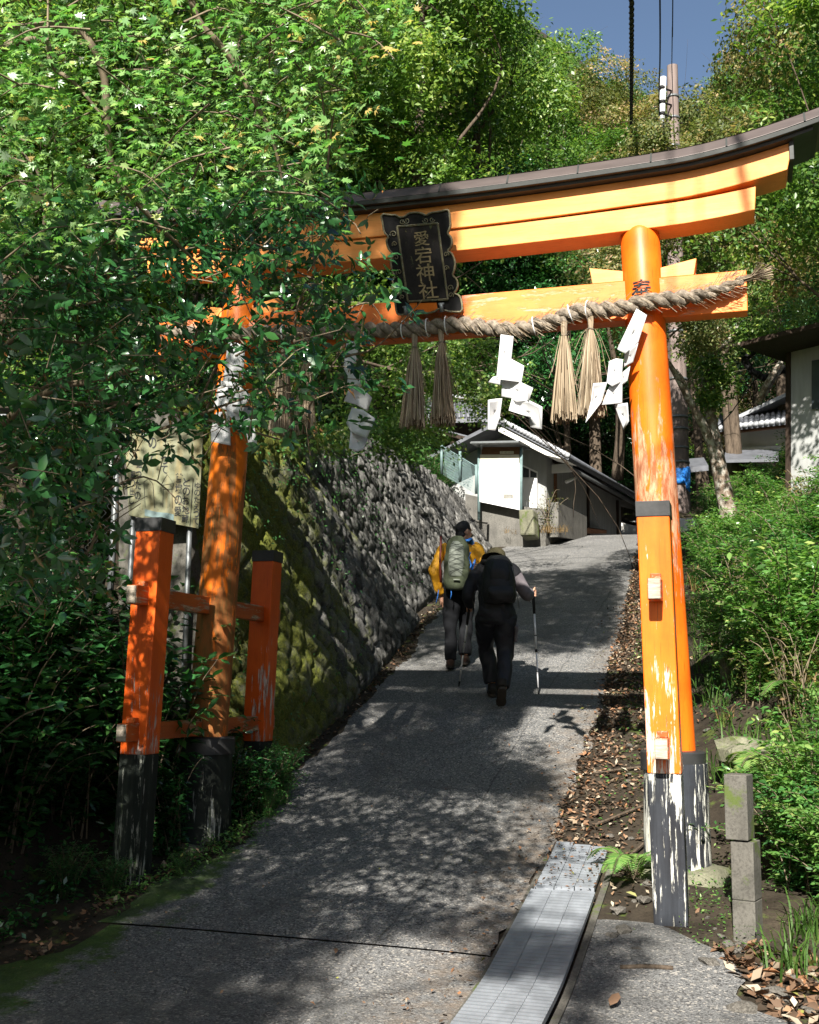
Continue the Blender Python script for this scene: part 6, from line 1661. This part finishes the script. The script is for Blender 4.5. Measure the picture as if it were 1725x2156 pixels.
def put_s(P, x, y, lab, group=None, sc_=1., name='shrub', dz=0.):
    return inst(name, (x, y, float(zf(x, y))-.03+dz), lab, 'shrub', group, P, rng.uniform(0, 6.28), sc_*rng.uniform(.88, 1.15))
# left bank, dark shade
for i in range(46):
    y = rng.uniform(-3.0, 1.2); x = -1.98-rng.uniform(0, 1)**.8*1.9-(.25 if y < -1.5 else 0)
    put_s(SH_D[i % 2], x, y, 'dark evergreen shrub in the shade of the left bank beside the posts', 'dark shrubs on the left bank', rng.uniform(.8, 1.35))
for x, y, s_ in ((-1.62, .25, .62), (-1.50, .42, .55), (-1.9, .4, .75), (-1.75, -.35, .62)):
    put_s(SH_D[0], x, y, 'glossy shrub growing between the shaded left pillar and its posts', 'shrubs around the left pillar', s_)
for x, y, s_ in ((-1.42, .75, .5), (-1.36, .45, .38), (-1.55, 1.05, .5), (-1.7, -1.15, .3), (-1.45, -.75, .22), (-1.95, -1.3, .4)):
    put_s(SH_S[0], x, y, 'low weedy shrub at the left road edge', 'low shrubs at the left road edge', s_)
# terrace above the wall
for i in range(22):
    y = rng.uniform(1, 17); x = float(xwall(y))-WB-rng.uniform(.25, 1.5)
    put_s(SH_S[i % 2] if i % 3 else SH_D[0], x, y, 'green shrub along the top of the stone wall', 'shrubs on top of the stone wall', rng.uniform(.7, 1.2))
# right bank
n = 0
def too_high(x, y, h):
    p = np.array([x, y, float(zf(x, y))+h])-CC; d = p@_F; u, v = 862.5+CF*(p@_R)/d, 1078-CF*(p@_U)/d
    return 1425 < u < 1760 and v < np.interp(u, [1425, 1480, 1560, 1640, 1670, 1725], [940, 955, 962, 955, 900, 850])
for i in range(250):
    y = .3+16.7*rng.uniform(0, 1)**.9; d = .62+rng.uniform(0, 1)**1.4*4.2
    x = float(np.interp(y, [0, .8, 4, 12, 17], [2.3, 1.75, 1.40, 1.0, .95]))+d
    k = rng.uniform()
    if too_high(x, y, .85): continue
    if k < .5: put_s(SH_G[i % 3], x, y, 'bright green leafy shrub on the right bank', 'green shrubs on the right bank', rng.uniform(.55, 1.0))
    elif k < .74: put_s(SH_S[i % 2], x, y, 'small leaved darker shrub on the right bank', 'small leaved shrubs on the right bank', rng.uniform(.55, 1.0))
    elif k < .86: put_s(SH_L[i % 2], x, y, 'low bright green plant on the right bank', 'low plants on the right bank', rng.uniform(.7, 1.2), 'plant')
    else: put_s(SH_B[0], x, y, 'browning thin shrub on the right bank', 'browning shrubs on the right bank', rng.uniform(.7, 1.1))
for i in range(26):
    y = rng.uniform(-1.1, .7); x = 2.35+rng.uniform(0, 1.5)
    put_s(SH_G[i % 3] if i % 2 else SH_S[i % 2], x, y, 'green shrub beside the concrete block post', 'shrubs beside the block post', rng.uniform(.45, .95))
for i in range(5):
    u, v, D = rng.uniform(1650, 1745), rng.uniform(960, 1080), rng.uniform(9, 11.5); p = at(u, v+60, D)
    inst('shrub', (p[0], p[1], float(zf(p[0], p[1]))-.05), 'tall leafy bush in front of the grey building', 'shrub', 'bushes in front of the grey building', SH_G[i % 3], rng.uniform(0, 6), rng.uniform(1.0, 1.3))
# bare twigged shrub and dry grass by the low wall past the crest
p = at(1152, 1112, 23.6); inst('shrub', tuple(p), 'half bare shrub in front of the low grey wall past the crest', 'shrub', None, SH_B[0], .4, 1.15)
def grass_proto(seed, n, L_, mat, spread=.14):
    rg = np.random.default_rng(seed); a = rg.uniform(0, 6.28, n); r = rg.uniform(0, 1, n)**.5*spread
    C = np.stack([np.cos(a)*r, np.sin(a)*r, np.full(n, -.02)], -1); t = rg.uniform(.25, 1.1, n); b = rg.uniform(0, 6.28, n)
    ax = np.stack([np.cos(b)*np.sin(t), np.sin(b)*np.sin(t), np.cos(t)], -1)
    Nn = np.stack([-np.cos(b)*np.cos(t), -np.sin(b)*np.cos(t), np.sin(t)], -1)
    tv, tf = T_BLADE; bl = (np.array([(0, .5, 0), (0, -.5, 0), (.4, .42, .10), (.4, -.42, .10), (.75, .25, .10), (.75, -.25, .10), (1, 0, -.02)]), tf)
    sz = L_*rg.uniform(.5, 1.15, n); a_ = nrm(ax); b_ = np.cross(Nn, a_)
    k = len(bl[0]); wv = .011*rg.uniform(.6, 1.3, n)
    V = C[:, None]+bl[0][None, :, 0:1]*a_[:, None]*sz[:, None, None]+bl[0][None, :, 1:2]*b_[:, None]*wv[:, None, None]+bl[0][None, :, 2:3]*(-Nn[:, None])*sz[:, None, None]*-1.2
    V[..., 2] -= (bl[0][None, :, 0]**2)*sz[:, None]*.28
    F = (tf[None]+(np.arange(n)*k)[:, None, None]).reshape(-1, 3)
    return [('blades', raw_mesh('blades', V.reshape(-1, 3), F, mat=M[mat], tint=np.repeat(np.clip(rg.normal(.45, .2, n), 0, 1), len(tf))))]
def merge_scatter(name, P, spots, lab):
    """one mesh of many small tufts that nobody could count"""
    me0 = P[0][1] if isinstance(P, list) else P
    nv = len(me0.vertices); co = np.empty(nv*3, np.float32); me0.vertices.foreach_get('co', co); co = co.reshape(-1, 3)
    nf = len(me0.polygons); fi = np.empty(nf*3, np.int32); me0.polygons.foreach_get('vertices', fi); fi = fi.reshape(-1, 3)
    ti = np.empty(nf, np.float32); me0.attributes['tint'].data.foreach_get('value', ti)
    Vs = []; Fs = []; Ts = []
    for i, (x, y, z, rz, s_, dt) in enumerate(spots):
        c, s1 = math.cos(rz), math.sin(rz); R2 = np.array([[c, -s1, 0], [s1, c, 0], [0, 0, 1]])
        Vs.append(co@R2.T*s_+np.array([x, y, z])); Fs.append(fi+i*nv); Ts.append(ti+dt)
    return tag(link(name, raw_mesh(name, np.concatenate(Vs), np.concatenate(Fs), mat=me0.materials[0], tint=np.clip(np.concatenate(Ts), 0, 1))), lab[0], lab[1], None, 'stuff')
def spots(n, fx, fy, rng, s0=.7, s1=1.2):
    out = []
    for _ in range(n):
        y = fy(); x = fx(y); out.append((x, y, float(zf(x, y)), rng.uniform(0, 6.28), rng.uniform(s0, s1), rng.normal(0, .12)))
    return out
GP0 = grass_proto(300, 26, .36, 'grass'); GP1 = grass_proto(301, 22, .42, 'drygrass')
bank_x = lambda y: float(np.interp(y, [-2.2, -.3, .8, 4, 12, 17], [2.45, 2.2, 1.85, 1.55, 1.15, 1.1]))
merge_scatter('grass', GP0, spots(420, lambda y: bank_x(y)+rng.uniform(.1, 1)**1.3*3.2, lambda: rng.uniform(-1.9, 16), rng), ('green grass growing through the right bank', 'grass'))
merge_scatter('dry_grass', GP1, spots(130, lambda y: bank_x(y)+rng.uniform(.2, 2.6), lambda: rng.uniform(1.5, 15), rng), ('dry straw coloured grass on the right bank', 'grass'))
for i in range(9):
    x, y = 2.28+rng.uniform(0, .9), -1.35+rng.uniform(-.5, .35)
    r = inst('grass_clump', (x, y, float(zf(x, y))), 'long green grass clump beside the foot of the block post', 'grass', 'grass clumps at the right corner', GP0, rng.uniform(0, 6), rng.uniform(.8, 1.15))
p = at(1150, 1116, 23.6)
merge_scatter('dry_grass_tuft', GP1, [(p[0]+rng.normal(0, .28), p[1]+rng.normal(0, .15), p[2]-.05, rng.uniform(0, 6), rng.uniform(.5, .9), rng.normal(0, .1)) for _ in range(16)], ('dry orange grass at the foot of the low grey wall', 'grass'))
# ground cover: small leaves over the banks
def cover(name, n, fx, fy, size, mat, lab, h0=.02, h1=.16, tm=.45, tmpl=T_DIA):
    rg = np.random.default_rng(n); y = fy(rg, n); x = fx(rg, y); z = zf(x, y)+rg.uniform(h0, h1, n)
    C = np.stack([x, y, z], -1); cl = vnoise(x, y, 2.2, 9); keep = rg.uniform(0, 1, n) < .25+cl*1.1
    C = C[keep]; m = len(C)
    return tag(link(name, leaves(name, C, np.array([0, 0, 1.])+rg.normal(0, .45, (m, 3)), size*rg.uniform(.6, 1.3, m), tmpl, rg.normal(tm, .2, m), M[mat], rg)), lab[0], lab[1], None, 'stuff')
cover('ground_cover', 15000, lambda rg, y: np.interp(y, [-2.2, -.3, .8, 4, 12, 17], [2.4, 2.1, 1.7, 1.45, 1.1, 1.05])+rg.uniform(.1, 1, len(y))**1.2*4.2, lambda rg, n: rg.uniform(-1.2, 17, n), .055, 'leaf_shrub', ('low leafy ground cover on the right bank', 'ground cover'), .02, .22)
cover('ground_cover', 9000, lambda rg, y: -1.75-rg.uniform(0, 1, len(y))**1.2*3.2, lambda rg, n: rg.uniform(-3.2, .9, n), .05, 'leaf_ever', ('dark low leaves covering the shaded left bank', 'ground cover'), .01, .16)
cover('weeds', 2200, lambda rg, y: xl(y)-.06-rg.normal(0, .09, len(y)), lambda rg, n: rg.uniform(-1.5, 1.2, n), .03, 'leaf_bright', ('tiny green weeds along the left edge of the road', 'weeds'), .0, .09)
cover('weeds', 900, lambda rg, y: np.interp(y, [-1.6, -.5, .2], [2.0, 1.95, 2.0])+rg.normal(0, .16, len(y)), lambda rg, n: rg.uniform(-1.3, .3, n), .024, 'leaf_bright', ('small green weeds between the right post and the block post', 'weeds'), .0, .10)
cover('weeds', 2600, lambda rg, y: xr(y)+.22+np.abs(rg.normal(0, .5, len(y))), lambda rg, n: .4+rg.uniform(0, 1, n)*11, .034, 'leaf_bright', ('small green weeds coming up through the leaf litter along the right road edge', 'weeds'), .0, .12)
# ivy and moss hanging on the near wall
rg = np.random.default_rng(91); n = 3000
uu = .5+rg.uniform(0, 1, n)**1.6*9; vv = rg.uniform(0, 1, n)**.6; H = topz(uu)-g(uu)
keep = (vnoise(uu, vv*H, 1.4, 12) > .42+.05*(uu-1)*(1-vv)) ; uu, vv, H = uu[keep], vv[keep], H[keep]; m = len(uu)
C = np.stack([xwall(uu)-WB*vv+.10+rg.uniform(0, .05, m), uu, g(uu)+vv*H+.03], -1)
tag(link('wall_creeper', leaves('wall_creeper', C, np.array([1, -.2, .5])+rg.normal(0, .4, (m, 3)), .042*rg.uniform(.5, 1.2, m), T_DIA, rg.normal(.35, .2, m), M['leaf_shrub'], rg)), 'small creeping plants rooted in the near part of the stone wall', 'creeper', None, 'stuff')

# fern at the right post
def fern(n, L_, seed):
    rg = np.random.default_rng(seed); Cs = []; Ax = []; Ns = []; sz = []; mb = MB()
    for i in range(n):
        b = i*6.28/n+rg.uniform(-.4, .4); l = L_*rg.uniform(.7, 1.1); o = np.array([math.cos(b), math.sin(b), 0])
        P = catmull([(0, 0, 0), o*l*.35+np.array([0, 0, l*.5]), o*l*.75+np.array([0, 0, l*.52]), o*l*1.05+np.array([0, 0, l*.25])], 7)
        mb.tube(P, taper([.003, .001], 0, len(P)), 3, cap=False); side = np.array([-o[1], o[0], 0])
        for j in range(3, len(P)-1):
            t = j/len(P); w_ = l*.30*math.sin(min(1, t*1.05)*3.1)*.9+.008
            for s_ in (-1, 1):
                for q in (0, .5):
                    Cs.append(P[j]+(P[j+1]-P[j])*q); Ax.append(side*s_+nrm(P[j+1]-P[j])*.35); Ns.append(np.cross(nrm(P[j+1]-P[j]), side*s_)*s_); sz.append(w_)
    tv = (np.array([(0, 0, 0), (.4, .10, 0), (1, 0, -.1), (.4, -.10, 0)]), T_DIA[1])
    return [('stems', raw_mesh('stems', mb.v, np.array([f for f in mb.f if len(f) == 4]), mat=M['twig'])), ('fronds', leaves('fronds', np.array(Cs), np.array(Ns), np.array(sz), tv, rg.normal(.75, .12, len(Cs)), M['leaf_bright'], rg, np.array(Ax)))]
FE = fern(9, .30, 5)
inst('fern', (1.44, -.36, float(g(-.36))+.02), 'bright green fern beside the foundation stone of the right pillar', 'fern', None, FE, .3, .95)
for i, (x, y) in enumerate(((2.3, .6), (2.6, 1.6), (2.35, 2.6), (3.0, .2), (2.1, 3.6))):
    inst('fern', (x, y, float(zf(x, y))), 'fern among the shrubs of the right bank', 'fern', 'ferns on the right bank', FE, i*1.3, 1.2)

# ------------------------------------------------------------------ fallen leaves, twigs and stones
def litter(name, x, y, size, lab, rg, tm=.45, lift=.012, zfun=None):
    n = len(x); z = (zfun(x, y) if zfun else zf(x, y))+lift+rg.uniform(0, .015, n)
    C = np.stack([x, y, z], -1); tm_ = rg.beta(1.6, 1.6, n) if tm is None else rg.normal(tm, .25, n)
    tv = (np.array([(0, 0, .0), (.5, .26, .10), (1, 0, .04), (.5, -.26, .14)]), T_DIA[1])
    return tag(link(name, leaves(name, C, np.array([0, 0, 1.])+rg.normal(0, .42, (n, 3)), size*rg.uniform(.45, 1.3, n), tv, tm_, M['litter'], rg)), lab[0], lab[1], None, 'stuff')
rg = np.random.default_rng(95)
n = 8500; y = -.9+rg.uniform(0, 1, n)*15; x = xr(y)-.03+np.abs(rg.normal(0, .36, n))
m = ~((y < .2) & (x < 1.34) & (rg.uniform(0, 1, n) < .9)); litter('fallen_leaves', x[m], y[m], .05, ('brown and pale fallen leaves piled along the right edge of the road', 'leaves'), rg, None, .012)
n = 700; y = rg.uniform(-2.75, -1.25, n); x = np.interp(y, [-2.8, -1.9, -1.3], [2.65, 2.15, 1.95])+np.abs(rg.normal(0, .32, n)); litter('fallen_leaves', x, y, .085, ('orange fallen leaves heaped at the lower right corner', 'leaves'), rg, .52, .01)
n = 420; y = rg.uniform(-2.7, 9, n); x = xr(y)-np.abs(rg.normal(0, .16, n)); litter('fallen_leaves', x, y, .035, ('scattered crumbs of leaves on the right side of the road', 'leaves'), rg, .5, .016, lambda a, b: g(b))
n = 150; y = rg.uniform(-2.9, 3, n); x = rg.uniform(-1.3, .8, n); litter('fallen_leaves', x, y, .026, ('few small leaves scattered over the middle of the road', 'leaves'), rg, .7, .016, lambda a, b: g(b))
n = 170; y = rg.uniform(-.75, .2, n); x = rg.uniform(.87, 1.25, n); litter('fallen_leaves', x, y, .030, ('leaf scraps lying on the upper steel planks', 'leaves'), rg, .42, .058, lambda a, b: g(b))
n = 1500; y = rg.uniform(-2.4, 14, n); x = xl(y)-.02-np.abs(rg.normal(0, .10, n))*(1+.4*(y < 0)); litter('fallen_leaves', x, y, .05, ('brown fallen leaves along the left edge of the road', 'leaves'), rg, .4, .012)
for (x, y, s_, rz, lab) in ((1.50, -2.16, .11, .2, 'single orange leaf on the pavement right of the steel planks'), (.02, -1.75, .055, 2.2, 'single small orange leaf on the dark road'), (1.42, -.62, .08, 1.1, 'yellow green leaf standing beside the steel planks')):
    rr = np.random.default_rng(int(s_*1000)); me = leaves('fallen_leaf', np.array([[x, y, float(g(y))+.035]]), np.array([[.1, -.35, 1.]]), np.array([s_]), (np.array([(0, 0, 0), (.3, .2, .10), (.7, .2, .12), (1, 0, .05), (.7, -.2, .16), (.3, -.2, .14)]), np.array([(0, 1, 5), (1, 2, 4), (1, 4, 5), (2, 3, 4)])), np.array([.5 if 'orange' in lab else .99]), M['litter'], rr)
    tag(link('fallen_leaf', me), lab, 'leaf')
# a stick on the pavement and some in the litter
for i, (x, y, L_, rz) in enumerate(((1.62, -1.62, .26, .15), (1.25, .75, .5, .9), (1.45, .25, .4, 1.2), (1.15, 1.7, .45, .5), (1.35, 2.6, .5, 1.0), (1.42, -.1, .35, 1.25))):
    z = float(zf(x, y))+.03; d = np.array([math.cos(rz), math.sin(rz), 0])*L_/2
    a, b = np.array([x, y, z])-d, np.array([x, y, z])+d; a[2] = float(zf(a[0], a[1]))+.028; b[2] = float(zf(b[0], b[1]))+.03
    tag(MB().tube(catmull([a, (a+b)/2+np.array([.01, .012, .004]), b], 5), .009 if i else .012, 6).build('stick', M['bark'], None, True), 'reddish stick lying on the pavement right of the steel planks' if i == 0 else 'dead stick lying in the leaves at the right road edge', 'stick', None if i == 0 else 'sticks in the leaf litter')
RKS = []
for i in range(5):
    o = blob_stone((0, 0, 0), (1, .8, .55), 400+i, 2, 1, .55); me = bpy.data.meshes.new('rock'); me.from_pydata(o.v, [], o.f); bm_fix(me); me.materials.append(M['rock']); RKS.append(me)
def rock(x, y, s_, lab, group, z=None):
    o = bpy.data.objects.new('rock', RKS[rng.integers(5)]); COL.objects.link(o); o.location = (x, y, (float(zf(x, y)) if z is None else z)+s_*.25); o.scale = (s_, s_, s_); o.rotation_euler = (0, 0, rng.uniform(0, 6.28)); tag(o, lab, 'rock', group)
for u, v, s_, lab in ((1640, 2100, .062, 'cream rounded stone in the leaves at the lower right corner'), (1560, 2135, .075, 'brown angular stone at the edge of the pavement, lower right'), (1495, 2035, .06, 'dark flat stone standing in the leaves near the grass'), (1665, 2070, .05, 'white stone near the grass at the lower right'), (1030, 2000, .035, 'small grey stone left of the steel planks')):
    r = ray(u, v); t = np.linspace(3, 9, 4000); P = CC+r*t[:, None]; h = P[:, 2]-zf(P[:, 0], P[:, 1]); p = P[np.argmax(h < 0)]; rock(p[0], p[1], s_, lab, None)
for i in range(70):
    y = rng.uniform(-2.6, -.9) if i < 34 else rng.uniform(-.9, 5); x = (np.interp(y, [-2.8, -1.9, -1.3, -.9], [2.9, 2.35, 2.05, 1.75])+abs(rng.normal(0, .25))) if i < 34 else xr(y)+.3+abs(rng.normal(0, .3))
    if 1.6 < x < 1.85 and -1.1 < y < -.8: continue
    rock(float(x), y, rng.uniform(.012, .04), 'small pale stone among the fallen leaves on the right', 'stones in the leaf litter')
for i in range(14):
    y = rng.uniform(-1.5, .5); rock(1.36+rng.uniform(0, .22), y, rng.uniform(.03, .06), 'stone beside the steel planks and the right post', 'stones beside the steel planks')
